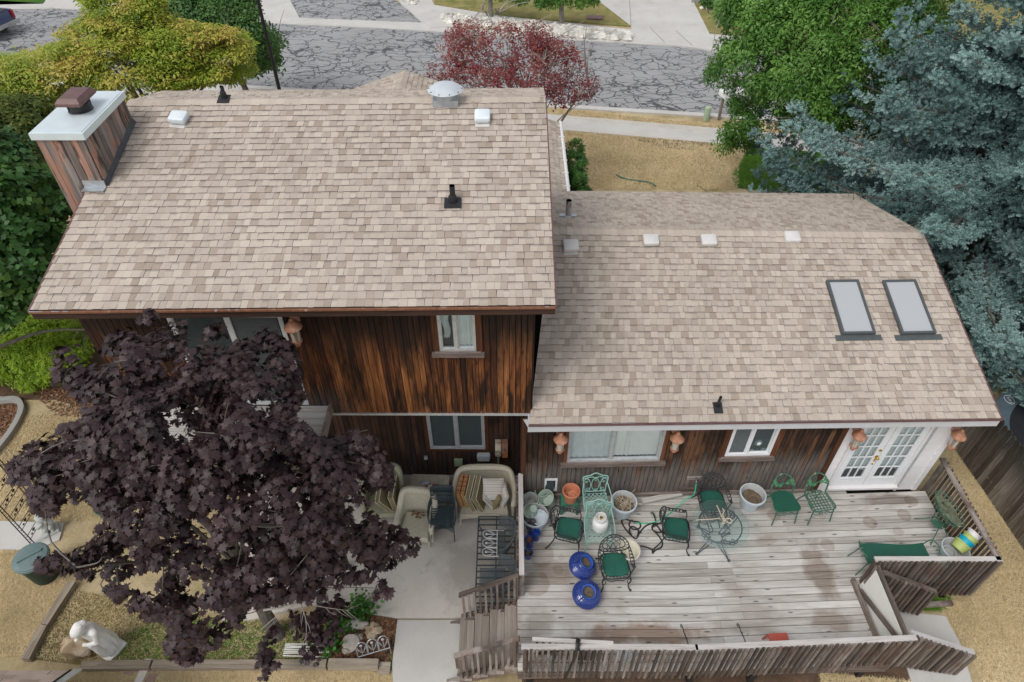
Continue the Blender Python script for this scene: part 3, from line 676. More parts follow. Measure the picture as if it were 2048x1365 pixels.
# white lap siding round the french doors
d0s,_=WR.px(1664,958); d1s,_=WR.px(1789,960); zth=1.12; ztop=3.2
mb=MB(); z=.90
while z<3.42:
    for (a,b) in ((dw+.02,d0s-.06),(d1s+.10,WR.len)):
        q=[WR.pt(a,z,.030),WR.pt(b,z,.030),WR.pt(b,z+.2,.012),WR.pt(a,z+.2,.012),WR.pt(a,z,.0),WR.pt(b,z,.0)]
        mb.add(q,[(0,1,2,3),(4,5,1,0)])
    z+=.195
WR.box(mb,WR.len-.07,WR.len+.03,.9,3.42,0,.05); WR.box(mb,d0s-.06,d1s+.1,.90,zth-.03,0,.02)
hp(mb,'siding',M['white_paint'],smooth=0)
mb=MB(); WR.box(mb,dw-.07,dw+.03,.92,3.42,.0,.055); hp(mb,'corner_board',M['trim_brown'],smooth=0)
mb=MB(); WR.box(mb,-.02,.06,.9,3.42,.0,.05); hp(mb,'corner_board',M['trim_brown'],smooth=0)
# --- windows
def window(Wl,h,name,frame='alu',fw=.045,split=.5,left=None,right=None,trim=None,trimmat='trim_brown',sill=None,pane='pane',depth=.07,extra=None):
    s0,s1,z0,z1=h; mb=MB(); f=Wl.box
    f(mb,s0,s0+fw,z0,z1,-.05,.035); f(mb,s1-fw,s1,z0,z1,-.05,.035); f(mb,s0+fw,s1-fw,z0,z0+fw,-.05,.035); f(mb,s0+fw,s1-fw,z1-fw,z1,-.05,.035)
    sm=s0+(s1-s0)*split; f(mb,sm-fw*.55,sm+fw*.55,z0+fw,z1-fw,-.03,.028)
    # sash rails
    for a,b,o in ((s0+fw,sm-fw*.55,.012),(sm+fw*.55,s1-fw,-.012)):
        f(mb,a,a+.022,z0+fw,z1-fw,o-.02,o+.006); f(mb,b-.022,b,z0+fw,z1-fw,o-.02,o+.006); f(mb,a+.022,b-.022,z0+fw,z0+fw+.025,o-.02,o+.006)
    w=hp(mb,name,M[frame],smooth=0)
    mb=MB()
    for a,b,o in ((s0+fw,sm-fw*.55,.0),(sm+fw*.55,s1-fw,-.02)):
        mb.add([Wl.pt(a,z0+fw,o),Wl.pt(b,z0+fw,o),Wl.pt(b,z1-fw,o),Wl.pt(a,z1-fw,o)],[(0,1,2,3)])
    hp(mb,'pane',M[pane],w,smooth=0)
    for (side,a,b) in ((left,s0+fw,sm),(right,sm,s1-fw)):
        mb=MB()
        if side=='curtain':
            n=40; mb.grid(lambda u,v:Wl.pt(a+(b-a)*u,z0+fw+(z1-z0-2*fw)*v,-.042-.010*math.sin(u*38)),n,2); hp(mb,'curtain',M['curtain'],w)
        elif side=='blind':
            k=int((b-a)/.085)+1
            for i in range(k):
                x=a+(b-a)*(i+.5)/k; tw=.13 if i!=k//3 else .5
                mb.grid(lambda u,v:Wl.pt(x+(u-.5)*.092*math.cos(tw),z0+fw+.02+(z1-z0-2*fw)*v,-.062+(u-.5)*.09*math.sin(tw)),2,1)
            hp(mb,'blind',M['curtain_white'],w)
        elif side=='drape':
            mb.grid(lambda u,v:Wl.pt(a+.03+(b-a)*.55*u*(.75+.25*v)+.02*math.sin(9*v),z0+fw+.18+(z1-z0-.2)*v,-.05-.016*math.sin(u*26+v*5)),30,8); hp(mb,'curtain',M['curtain'],w)
        elif side=='screen':
            mb.add([Wl.pt(a,z0+fw,.004),Wl.pt(b-fw*.5,z0+fw,.004),Wl.pt(b-fw*.5,z1-fw,.004),Wl.pt(a,z1-fw,.004)],[(0,1,2,3)]); hp(mb,'insect_screen',M['screen'],w,smooth=0)
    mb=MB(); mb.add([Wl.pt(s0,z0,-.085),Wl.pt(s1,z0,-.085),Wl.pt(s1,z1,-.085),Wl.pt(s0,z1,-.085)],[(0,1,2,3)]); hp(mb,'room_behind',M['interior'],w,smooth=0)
    if trim:
        t=trim
        for a,b in ((s0-t,s0-.002),(s1+.002,s1+t)): mb=MB(); f(mb,a,b,z0-.02,z1+.03,.002,.048); hp(mb,'trim',M[trimmat],w,smooth=0)
        if not sill: mb=MB(); f(mb,s0-t,s1+t,z0-t*.9,z0-.022,.002,.046); hp(mb,'trim',M[trimmat],w,smooth=0)
    if sill:
        mb=MB(); f(mb,s0-sill,s1+sill,z0-.10,z0-.03,.002,.10,r=.4); f(mb,s0-sill*.6,s1+sill*.6,z0-.03,z0-.003,.002,.06,r=.6); hp(mb,'sill',M['sill_wood'] ,w,smooth=0)
    return w
window(WU,w1,'window','alu',.04,.47,'drape','curtain',trim=.10,sill=.13,pane='pane')
window(WU,w2,'glass_door','vinyl',.07,.52,None,'screen',trim=None,pane='pane_dark')
window(WL,w3,'window','alu',.05,.50,None,None,trim=.08,pane='pane_dark')
window(WR,w4,'window','alu',.045,.47,'curtain','blind',trim=.07,sill=.12)
wk=window(WR,w5,'window','vinyl',.055,.47,'screen',None,trim=.11,sill=.10,pane='pane_dark')
mb=MB(); s=(w5[0]+w5[1])/2+.18
mb.ball(WR.pt(s,w5[2]+.30,-.045),.075,.03,.09); mb.box(WR.pt(s+.14,w5[2]+.10,-.045),(.09,.03,.09)); mb.box(WR.pt(s-.1,w5[2]+.09,-.045),(.10,.03,.06)); hp(mb,'windowsill_ornament',M['white_panel'],wk)
mb=MB()
for i in range(26): 
    c=WR.pt(s+random.uniform(-.02,.22),w5[2]+random.uniform(.12,.28),-.04); mb.add([c+Vector((random.uniform(-.04,.04),-.005,random.uniform(-.03,.03))) for _ in range(4)],[(0,1,2,3)])
hp(mb,'houseplant',M['leaf_green'],wk,smooth=0)
# --- french doors
mb=MB(); WR.box(mb,d0s-.055,d0s-.005,zth,3.3,0,.06); WR.box(mb,d1s+.005,d1s+.055,zth,3.3,0,.06); WR.box(mb,d0s-.055,d1s+.055,zth-.06,zth-.004,0,.13)
dj=hp(mb,'door_frame',M['white_paint'],smooth=0)
mb=MB(); WR.box(mb,d1s+.055,d1s+.10,zth-.2,3.3,.0,.075); hp(mb,'jamb',M['alu'],dj,smooth=0)
dmid=(d0s+d1s)/2
for k,(a,b) in enumerate(((d0s,dmid-.006),(dmid+.006,d1s))):
    mb=MB(); st=.115; f=WR.box; f(mb,a,a+st,zth,ztop,.0,.045); f(mb,b-st,b,zth,ztop,.0,.045); f(mb,a+st,b-st,zth,zth+.27,0,.044); f(mb,a+st,b-st,ztop-.13,ztop,0,.044)
    g0,g1,h0,h1=a+st,b-st,zth+.27,ztop-.13
    for i in (1,2): x=g0+(g1-g0)*i/3; f(mb,x-.011,x+.011,h0,h1,.018,.040)
    for i in range(1,5): z=h0+(h1-h0)*i/5; f(mb,g0,g1,z-.011,z+.011,.019,.038)
    f(mb,g0-.02,g1+.02,h0-.03,h0-.004,.044,.056)
    d=hp(mb,'door',M['vinyl'],smooth=0)
    mb=MB(); mb.add([WR.pt(g0,h0,.022),WR.pt(g1,h0,.022),WR.pt(g1,h1,.022),WR.pt(g0,h1,.022)],[(0,1,2,3)]); hp(mb,'pane',M['pane'],d,smooth=0)
    mb=MB(); mb.grid(lambda u,v:WR.pt(g0-.03+(g1-g0+.06)*u,h0+.16+.13*abs(math.sin(u*math.pi))*(k*.5+.6)+(h1-h0-.2)*v,-.015-.008*math.sin(u*30)),30,6); hp(mb,'curtain',M['curtain'],d)
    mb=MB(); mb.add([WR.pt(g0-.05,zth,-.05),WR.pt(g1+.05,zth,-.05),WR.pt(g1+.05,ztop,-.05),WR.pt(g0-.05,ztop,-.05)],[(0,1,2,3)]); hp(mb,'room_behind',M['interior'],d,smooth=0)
    if k==0:
        mb=MB(); x=b-.055; c=WR.pt(x,zth+.98,.045)
        mb.lathe([(.0,.0),(.033,.0),(.033,.012),(.014,.02),(.014,.04),(.030,.05),(.032,.07),(.02,.085),(0,.087)],16,c,Matrix.Rotation(math.pi/2,3,'X')); 
        mb.lathe([(0,0),(.030,0),(.028,.02),(0,.022)],16,WR.pt(x,zth+1.18,.045),Matrix.Rotation(math.pi/2,3,'X')); mb.box(WR.pt(x,zth+.90,.055),(.03,.02,.14),WR.M)
        mb.lathe([(0,0),(.022,0),(.02,.015),(0,.016)],16,WR.pt(x,zth+.74,.045),Matrix.Rotation(math.pi/2,3,'X')); hp(mb,'handle',M['brass'],d)
# --- eaves
mb=MB(); a=U.EL+Vector((0,-.02,-.005)); b=U.ER+Vector((0,-.02,-.005)); mb.bar(a+Vector((0,.02,-.09)),b+Vector((0,.02,-.09)),.04,.13); hp(mb,'fascia',M['fascia_brown'],smooth=0)
mb=MB(); mb.bar(a+Vector((0,-.012,-.012)),b+Vector((0,-.012,-.012)),.035,.03)
for (x,w) in ((60,26),(105,14),(128,10),(455,5),(470,6),(1090,8)):
    q=U.EL.lerp(U.ER,(x-60)/1051); mb.bar(q+Vector((0,-.036,-.012)),q+Vector((w*.0078,-.036,-.012)),.012,.034,m=1)
hp(mb,'drip_edge',[mk('rusted drip edge',(.20,.085,.045),.6,.3,14,c2=(.42,.36,.30),c2t=(.60,.68)),M['galv']],smooth=0)
mb=MB(); mb.add([(-6.86,8.1,6.33),(.36,8.1,6.33),(.36,7.7,6.25),(-6.86,7.7,6.25)],[(0,1,2,3)]); hp(mb,'soffit',M['fascia_brown'],smooth=0)
mb=MB(); a=W.EL+Vector((0,-.02,-.02)); b=W.ER+Vector((0,-.02,-.02)); mb.bar(a+Vector((-.02,.02,-.10)),b+Vector((.0,.02,-.10)),.04,.15); mb.bar(W.EL+Vector((0,.0,-.08)),W.EL+Vector((0,.5,-.08)),.03,.15)
mb.add([WR.pt(0,3.42,.02),WR.pt(WR.len,3.42,.02),b+Vector((0,.02,-.12)),a+Vector((0,.02,-.12))],[(0,1,2,3)])
hp(mb,'fascia',M['grey_paint'],smooth=0)
for a,b,w_,h_ in ((W.EL+Vector((-.01,-.03,-.006)),W.ER+Vector((.01,-.03,-.006)),.035,.022),(W.ER+Vector((.01,-.02,-.01)),W.RR+Vector((.01,0,-.01)),.03,.03),(U.EL+Vector((-.01,-.02,-.02)),U.RL+Vector((-.01,0,-.02)),.03,.05),(U.ER+Vector((.01,-.02,-.02)),U.RR+Vector((.01,0,-.02)),.02,.04)):
    mb=MB(); mb.bar(a,b,w_,h_); hp(mb,'drip_edge',M['cap_brown'],smooth=0)
# drip strip under the overhanging upper storey, soffit of the overhang
mb=MB(); q0=WU.px(668,829)[0]; WU.box(mb,q0,WU.len+.02,3.535,3.575,.0,.05); hp(mb,'drip_strip',M['alu'],smooth=0)
mb=MB(); mb.add([(-6.86,8.1,3.56),(.2,8.1,3.56),(.2,9.3,3.56),(-6.86,9.3,3.56)],[(3,2,1,0)]); hp(mb,'soffit',M['siding_lower'],smooth=0)
# step flashing where the low roof meets the upper wall
mb=MB(); p0=W.at(1061,806); p1=W.at(1066,640); n=W.n
for (dx,h,w) in ((.0,.10,.02),(.05,.07,.018),(.09,.04,.016)): mb.bar(p0+Vector((dx*.6-.03,0,h*.6)),p1+Vector((dx*.2-.03,0,h*.5)),w,.05)
hp(mb,'flashing',M['gutter_white'],smooth=0)
# --- balcony
zb=3.78; bx0,bx1,by0,by1=-6.3,-3.27,6.85,8.04
mb=MB(); k=8
for i in range(k): y=by0+(i+.5)*(by1-by0)/k; mb.box(((bx0+bx1)/2,y,zb-.02),(bx1-bx0,(by1-by0)/k-.008,.04))
bal=hp(mb,'balcony',M['cap_wood'],smooth=0)
mb=MB(); mb.box((bx1+.03,(by0+by1)/2,zb-.06),(.05,by1-by0+.06,.20)); mb.box(((bx0+bx1)/2,by0-.03,zb-.08),(bx1-bx0,.05,.2)); mb.box((bx0-.03,(by0+by1)/2,zb-.06),(.05,by1-by0+.06,.20))
for x in (bx0+.1,bx1-.1): mb.box((x,by0+.08,(zb-.12)/2),(.1,.1,zb-.14))
hp(mb,'balcony_frame',M['rail_wood'],bal,smooth=0)
# --- things fixed to the roofs
def onroof(Rf,px,py): 
    q=Rf.at(px,py); return q,Rf.B
def rbox(mb,q,B,c,size,m=0,r=None): mb.box(q+B@Vector(c),size,B,m,r)
def boxvent(Rf,px,py,mat,sx=.29,sy=.25,tilt=0,lab=None):
    q,B=onroof(Rf,px,py); mb=MB(); B2=B@Matrix.Rotation(tilt,3,'Z')
    prof=[(1.0,.05),(1.04,.075),(1.04,.11),(.98,.135),(.8,.15)]
    vs=[];n=0
    def rr(s):  # rounded rectangle
        o=[]
        for (cx,cy,a0) in ((1,1,0),(-1,1,90),(-1,-1,180),(1,-1,270)):
            for t in (0,30,60,90):
                a=R(a0+t); o.append((cx*(sx/2*s-.035)+.035*math.cos(a),cy*(sy/2*s-.035)+.035*math.sin(a)))
        return o
    rings=[[q+B2@Vector((x,y,h)) for x,y in rr(s)] for s,h in prof]
    vs=[p for r_ in rings for p in r_]; k=16; fs=[]
    for i in range(len(rings)-1):
        for j in range(k): fs.append((i*k+j,i*k+(j+1)%k,(i+1)*k+(j+1)%k,(i+1)*k+j))
    fs.append(tuple((len(rings)-1)*k+j for j in range(k))); mb.add(vs,fs)
    o=hp(mb,'roof_vent',mat)
    if lab: o['label']=lab
    mb=MB(); rbox(mb,q,B2,(0,0,.03),(sx*.82,sy*.82,.06)); rbox(mb,q,B2,(0,-.03,.010),(sx*.95,sy*1.25,.008)); hp(mb,'vent_base',M['vent_grey'],o,smooth=0)
boxvent(U,361,243,M['vent_white'],tilt=-.12,lab='white roof vent with a rusty right edge'); boxvent(U,965,240,M['vent_white'],.27,.27)
for x,y in ((1141,497),(1300,486),(1415,486),(1581,480)): boxvent(W,x,y,M['vent_grey'],.31,.26)
# round dome ventilator on the ridge
q=U.at(892,205); B=U.B; mb=MB(); mb.box(q+Vector((0,.06,.03)),(.46,.42,.12)); mb.lathe([(.21,.05),(.21,.19),(.19,.20)],28,q+Vector((0,.05,0)))
dv=hp(mb,'attic_ventilator',M['galv'])
mb=MB(); mb.lathe([(.22,.20),(.31,.205),(.325,.22),(.31,.235),(.285,.24),(.24,.28),(.16,.315),(.07,.33),(0,.332)],36,q+Vector((0,.05,.0)),wob=lambda a,z:1+.006*math.cos(12*a)); hp(mb,'dome',M['dome'],dv)
mb=MB()
for i in range(10): a=i*.628; mb.ball(q+Vector((.30*math.cos(a),.05+.30*math.sin(a),.236)),.014,n=6)
hp(mb,'bolt',M['black_metal'],dv)
def pipe(Rf,px,py,h,r,mat,lab=None,collar=True,lean=(0,0),base='black_rubber'):
    q,B=onroof(Rf,px,py); mb=MB(); top=q+Vector((lean[0],lean[1],h))
    mb.tube([q,q.lerp(top,.5),top],r,14,caps=False); mb.tube([top,q.lerp(top,.7)],r*.82,14,caps=False)
    mb.lathe([(r*.82,0),(r,0.0)],14,top)
    o=hp(mb,'vent_pipe',mat)
    if lab:o['label']=lab
    mb=MB()
    if collar: mb.lathe([(r*1.9,.0),(r*1.7,.05),(r*1.5,.12),(r*1.15,.15)],16,q,B)
    else: mb.lathe([(r*1.9,.0),(r*1.5,.02),(r*1.1,.05)],16,q,B)
    rbox(mb,q,B,(0,-.05,.026),(r*6.2,.22,.008)); hp(mb,'pipe_flashing',M[base],o)
pipe(U,906,404,.30,.045,M['black_rubber'],lab='black vent pipe with flashing boot'); pipe(U,450,197,.22,.035,M['black_rubber'])
pipe(W,1434,812,.24,.026,M['black_rubber'],lab='short black vent pipe',lean=(.02,0))
q=WF.at(1136,434); W_=WF; pipe(WF,1136,434,.42,.062,M['rust_pipe'],lab='rusting metal flue pipe',collar=False,base='galv')
# skylights
def skylight(pts):
    q=[W.at(*p) for p in pts]; n=W.n; mb=MB(); up=.13
    c=sum(q,Vector())/4; ux=(q[1]-q[0]+q[2]-q[3]).normalized(); wy=n.cross(ux); B=Matrix((ux,wy,n)).transposed()
    sx=((q[1]-q[0]).length+(q[2]-q[3]).length)/2; sy=((q[3]-q[0]).length+(q[2]-q[1]).length)/2
    for (x,y,a,b) in ((-sx/2+.022,0,.045,sy),(sx/2-.022,0,.045,sy),(0,sy/2-.022,sx-.09,.045),(0,-sy/2+.022,sx-.09,.045)): mb.box(c+B@Vector((x,y,.055)),(a,b,.12),B)
    o=hp(mb,'skylight',M['sky_frame'],smooth=0)
    mb=MB(); mb.box(c+B@Vector((0,0,.085)),(sx-.09,sy-.09,.012),B); hp(mb,'pane',M['sky_pane'],o,smooth=0)
    mb=MB(); mb.box(c+B@Vector((0,-sy/2-.055,.040)),(sx+.24,.12,.012),B); hp(mb,'flashing',M['sky_frame'],o,smooth=0); mb=MB(); mb.box(c+B@Vector((0,sy/2-.12,.030)),(sx+.3,.16,.012),B); hp(mb,'flashing',M['sky_frame'],o,smooth=0)
skylight([(1648,566),(1711,566),(1748,672),(1681,674)]); skylight([(1762,566),(1826,566),(1867,671),(1797,674)])
# --- chimney
cx0,cx1,cy0,cy1,cz=-7.50,-6.75,10.0,11.48,7.93
mb=MB()
CF=Wall((cx0,cy0),(cx1,cy0)); CR=Wall((cx1,cy0),(cx1,cy1)); CL=Wall((cx0,cy1),(cx0,cy0)); CB=Wall((cx1,cy1),(cx0,cy1))
for i,(wl,z0) in enumerate(((CF,0),(CR,6.0),(CL,0),(CB,0))): boards(mb,wl,z0,cz,seed=60+i,w=.125)
mb.prism([(cx0+.02,cy0+.02),(cx1-.02,cy0+.02),(cx1-.02,cy1-.02),(cx0+.02,cy1-.02)],0,cz-.02)
ch=hp(mb,'chimney',M['chimney_wood'],smooth=0)
mb=MB(); mb.box(((cx0+cx1)/2,(cy0+cy1)/2,cz+.03),(cx1-cx0+.10,cy1-cy0+.10,.11)); mb.box(((cx0+cx1)/2,(cy0+cy1)/2,cz+.087),(cx1-cx0+.02,cy1-cy0+.02,.012)); hp(mb,'chimney_top',M['galv_top'],ch,smooth=0)
cc=Vector(((cx0+cx1)/2+.02,(cy0+cy1)/2+.05,cz+.09)); mb=MB(); mb.lathe([(.20,0),(.17,.03),(.165,.12)],24,cc)
for a in range(4): mb.bar(cc+Vector((.17*math.cos(a*1.57+.78),.17*math.sin(a*1.57+.78),0)),cc+Vector((.19*math.cos(a*1.57+.78),.19*math.sin(a*1.57+.78),.22)),.025,.02)
hp(mb,'flue',M['black_metal'],ch)
mb=MB(); w_,l_=.20,.29; z0=cc.z+.17
vs=[(cc.x-w_,cc.y-l_,z0),(cc.x+w_,cc.y-l_,z0),(cc.x+w_,cc.y+l_,z0),(cc.x-w_,cc.y+l_,z0),(cc.x-w_,cc.y-l_,z0+.05),(cc.x+w_,cc.y-l_,z0+.05),(cc.x+w_,cc.y+l_,z0+.05),(cc.x-w_,cc.y+l_,z0+.05),(cc.x-w_*.75,cc.y-l_*.78,z0+.11),(cc.x+w_*.75,cc.y-l_*.78,z0+.11),(cc.x+w_*.75,cc.y+l_*.78,z0+.11),(cc.x-w_*.75,cc.y+l_*.78,z0+.11)]
mb.add(vs,[(3,2,1,0),(0,1,5,4),(1,2,6,5),(2,3,7,6),(3,0,4,7),(4,5,9,8),(5,6,10,9),(6,7,11,10),(7,4,8,11),(8,9,10,11)]); hp(mb,'chimney_cap',M['cap_brown'],ch,smooth=0)
mb=MB(); z=lambda y:ZE+(y-7.66)*.27
mb.add([(cx1+.012,cy0-.02,z(cy0)),(cx1+.012,cy1,z(cy1)),(cx1+.012,cy1,z(cy1)+.12),(cx1+.012,cy0-.02,z(cy0)+.13),(cx1+.07,cy0-.02,z(cy0)+.02),(cx1+.07,cy1,z(cy1)+.02)],[(0,1,2,3),(0,4,5,1),(3,2,5,4)]); hp(mb,'flashing',M['flash_lead'],ch,smooth=0)
mb=MB(); mb.box((cx1-.15,cy0-.035,z(cy0)+.05),(.36,.02,.14)); mb.box((cx1-.15,cy0-.10,z(cy0)+.0),(.36,.14,.012)); hp(mb,'flashing',M['galv'],ch,smooth=0)
# --- wall lanterns
def lantern(Wl,px,py,s=1.0):
    a,z=Wl.px(px,py,.16); mb=MB()
    poly=[(.055*s*math.sin(t)*(1.2 if False else 1), .13*s*math.cos(t)) for t in [i*math.pi/10 for i in range(20)]]
    Mw=Matrix((Wl.d,Vector((0,0,1)),Wl.n)).transposed()
    mb.prism([(1.35*x,y) for x,y in poly][::-1],.02,.055,Mw,Wl.pt(a,z+.08,0)); mb.prism([(1.0*x,y*.8) for x,y in poly][::-1],.055,.075,Mw,Wl.pt(a,z+.08,0))
    mb.tube(smoothpts([Wl.pt(a,z-.02,.06),Wl.pt(a,z-.10,.10),Wl.pt(a,z-.16,.16),Wl.pt(a,z-.155,.19)],5),.012,8); mb.tube([Wl.pt(a,z+.1,.06),Wl.pt(a,z+.12,.17)],.012,8)
    o=hp(mb,'wall_lantern',M['copper_plate']); c=Wl.pt(a,z,.19)
    mb=MB(); mb.lathe([(.045*s,.015),(.130*s,.02),(.135*s,.03),(.130*s,.045),(.10*s,.075),(.07*s,.115),(.05*s,.14),(.05*s,.155),(.03*s,.165),(.038*s,.185),(.03*s,.20),(.012*s,.215),(0,.225)],28,c); hp(mb,'lantern_cap',M['copper'],o)
    mb=MB(); mb.lathe([(.072*s,.018),(.070*s,-.10),(.062*s,-.25)],20,c); hp(mb,'lantern_glass',M['lamp_glass'],o)
    mb=MB(); mb.lathe([(.078*s,-.245),(.085*s,-.265),(.06*s,-.295),(.035*s,-.31),(.05*s,-.335),(.035*s,-.37),(.012*s,-.39),(0,-.392)],20,c)
    for i in range(4): t=i*1.571+.4; mb.tube([c+Vector((.074*s*math.cos(t),.074*s*math.sin(t),.02)),c+Vector((.066*s*math.cos(t),.066*s*math.sin(t),-.25))],.005,5)
    mb.tube([c+Vector((0,0,.01)),c+Vector((0,0,-.09))],.018,8)
    hp(mb,'lantern_base',M['copper'],o)
lantern(WU,588,655,1.05)
for x,y in ((1121,879),(1353,877),(1716,872),(1914,872)): lantern(WR,x,y,1.0)
# --- utilities on the recessed wall, cat door, tap
mb=MB(); a,z=WL.px(1000,905,.1)
WL.box(mb,a-.10,a+.02,z-.07,z+.36,.03,.16,0); WL.box(mb,a+.03,a+.17,z+.02,z+.37,.03,.15,1); WL.box(mb,a+.04,a+.17,z-.16,z+.01,.03,.13,2); WL.box(mb,a-.06,a-.02,z-.6,z-.07,.04,.09,3)
mt=hp(mb,'electric_meter',[M['meter_face'],M['meter_metal'],mk('rust plate',(.38,.15,.05),.7,.3,12),M['galv']],smooth=0)
mb=MB(); mb.lathe([(.065,0),(.065,.05),(.05,.08),(0,.085)],20,WL.pt(a-.045,z+.08,.16),Matrix.Rotation(math.pi/2,3,'X')); hp(mb,'meter_dial',M['lamp_glass'],mt)
mb=MB(); a,z=WL.px(967,916,.1); WL.box(mb,a-.13,a+.13,z-.09,z+.09,.02,.13); WL.box(mb,a-.145,a+.145,z-.05,z+.05,.02,.10); hp(mb,'utility_box',M['plastic_grey'],smooth=0)
mb=MB(); a,z=WL.px(917,928,.1); WL.box(mb,a-.09,a+.09,z-.10,z+.10,.02,.10); hp(mb,'junction_box',M['sage_box'],smooth=0)
mb=MB(); a,z=WL.px(852,915,.03); WL.box(mb,a-.035,a+.035,z-.05,z+.05,.02,.06); hp(mb,'outlet',M['plastic_grey'],smooth=0)
mb=MB()
for (a0,a1,b0,b1) in ((catx,catx+.04,catz,catz1),(catx1-.04,catx1,catz,catz1),(catx+.04,catx1-.04,catz,catz+.05),(catx+.04,catx1-.04,catz1-.04,catz1)): WR.box(mb,a0,a1,b0,b1,-.02,.05)
cdoor=hp(mb,'cat_door',M['vinyl'],smooth=0)
mb=MB(); mb.add([WR.pt(catx+.05,catz1-.05,.01),WR.pt(catx1-.05,catz1-.05,.01),WR.pt(catx1-.09,catz+.0,.12),WR.pt(catx-.02,catz-.02,.13)],[(0,1,2,3)]); hp(mb,'flap',M['interior'],cdoor,smooth=0)
mb=MB(); a,z=WR.px(1389,955,.03); WR.box(mb,a-.16,a+.16,z-.05,z+.03,.025,.06); wp=hp(mb,'tap_board',M['sill_wood'],smooth=0); TAP=WR.pt(a+.02,z-.04,.13)
mb=MB(); mb.tube([WR.pt(a+.02,z,.05),WR.pt(a+.02,z,.11),TAP],.014,8); mb.lathe([(.0,0),(.03,0),(.03,.012),(0,.014)],12,WR.pt(a+.02,z+.03,.09)); hp(mb,'tap',M['chrome'],wp)
for q in ((a-.26,a+.1,z-.42,z-.35,.02,.06),(.45,1.0,1.0,1.06,.03,.09)): mb=MB(); WR.box(mb,*q); hp(mb,'wall_block',M['sill_wood'],smooth=0)
mb=MB(); mb.bar(WR.pt(1.9,.985,.06),WR.pt(5.9,.985,.06),.05,.07); hp(mb,'skirt_board',M['sill_wood'],smooth=0)
# ================================================================== GROUND, STREET
EXPO=0.57
def sheet(name,pts,z,mat,px=True,kind='structure'):
    mb=MB(); q=[(P(x,y,z) if px else Vector((x,y,z))) for x,y in pts]; mb.add(q,[tuple(range(len(q)))])
    o=mb.build(name,mat,smooth=0); me=o.data
    if me.polygons[0].normal.z<0: me.flip_normals()
    o['kind']=kind; return o
def slabsheet(name,pts,z0,z1,mat,kind='structure'):
    mb=MB(); q=[P(x,y,z1) for x,y in pts]; a=sum(q[i].x*q[(i+1)%len(q)].y-q[(i+1)%len(q)].x*q[i].y for i in range(len(q)))
    if a<0: q=q[::-1]
    mb.prism([(v.x,v.y) for v in q],z0,z1); o=mb.build(name,mat,smooth=0); o['kind']=kind; return o
sheet('ground',[(-400,-60),(400,-60),(400,600),(-400,600)],-.01,M['lawn_dry'],px=False)
# street lines measured in plan
nA,nB=P(455,171),P(1380,227.5); fA,fB=P(530,44),P(1400,97)
def line(a,b,x): t=(x-a.x)/(b.x-a.x); return a.y+(b.y-a.y)*t
nd=lambda x:line(nA,nB,x); fd=lambda x:line(fA,fB,x)
X0,X1=-90,90
sheet('road',[(X0,nd(X0)),(X1,nd(X1)),(X1,fd(X1)),(X0,fd(X0))],.0,M['asphalt'],px=False)
dn=Vector((nB.x-nA.x,nB.y-nA.y)).normalized(); ang=math.atan2(dn.y,dn.x)
def strip(name,fy,o0,o1,z0,z1,mat,x0=X0,x1=X1):
    mb=MB(); mb.prism([(x0,fy(x0)+o0),(x1,fy(x1)+o0),(x1,fy(x1)+o1),(x0,fy(x0)+o1)],z0,z1); return struct(name,mb,mat)
strip('kerb',nd,-.30,.02,-.02,.06,M['concrete_pale']); 
strip('kerb',fd,-.02,.65,-.02,.05,M['concrete_pale'])
swA,swB=P(1115,244),P(1670,291); sw=lambda x:line(swA,swB,x)
strip('pavement',sw,-.75,.6,-.02,.03,M['concrete_pale'],-40,60)
# far side: side street, corner, pavement, drives, lawns
sheet('road',[(578,-60),(800,-60),(792,0),(845,46),(600,38),(578,0)],.012,M['asphalt'])
slabsheet('pavement',[(500,-60),(578,-60),(580,0),(600,38),(530,44),(500,10)],-.01,.04,M['concrete_pale'])
slabsheet('kerb',[(598,36),(850,46),(862,58),(1000,68),(530,46)],-.01,.03,M['concrete_pale'])
slabsheet('pavement',[(790,-30),(850,-30),(868,10),(1000,32),(1270,60),(1275,80),(1000,50),(862,55),(846,46),(800,5)],-.01,.07,M['concrete_pale'])
slabsheet('driveway',[(1150,-60),(1380,-60),(1385,0),(1420,70),(1450,105),(1400,97),(1270,82),(1262,52),(1195,0)],-.01,.075,M['concrete_pale'])
slabsheet('pavement',[(1420,68),(2100,130),(2100,175),(1410,95)],-.01,.065,M['concrete_pale'])
slabsheet('lawn',[(862,-60),(1150,-60),(1196,2),(1262,53),(1000,31),(870,9)],-.01,.05,M['lawn_mixed'])
slabsheet('lawn',[(1386,10),(1440,-60),(2100,-40),(2100,125),(1418,66)],-.01,.05,M['lawn_mixed'])
slabsheet('lawn',[(-200,-60),(120,-60),(86,8),(-200,14)],-.01,.05,M['lawn_green'])
slabsheet('pavement',[(-200,15),(86,9),(130,-60),(500,-60),(520,20),(530,44),(430,40),(150,17),(-200,22)],-.01,.03,M['concrete_pale'])
sheet('lawn',[(1497,296),(1700,306),(1720,384),(1560,384),(1470,376),(1462,345),(1485,325)],.006,M['lawn_green'])
# joints of the far driveway
mb=MB()
for a,b in (((1258,-20),(1262,52)),((1300,55),(1330,86)),((1352,62),(1385,92))): p=P(*a,.078);q=P(*b,.078); mb.bar(p,q,.05,.004)
struct('driveway_joint',mb,M['edging_grey'])
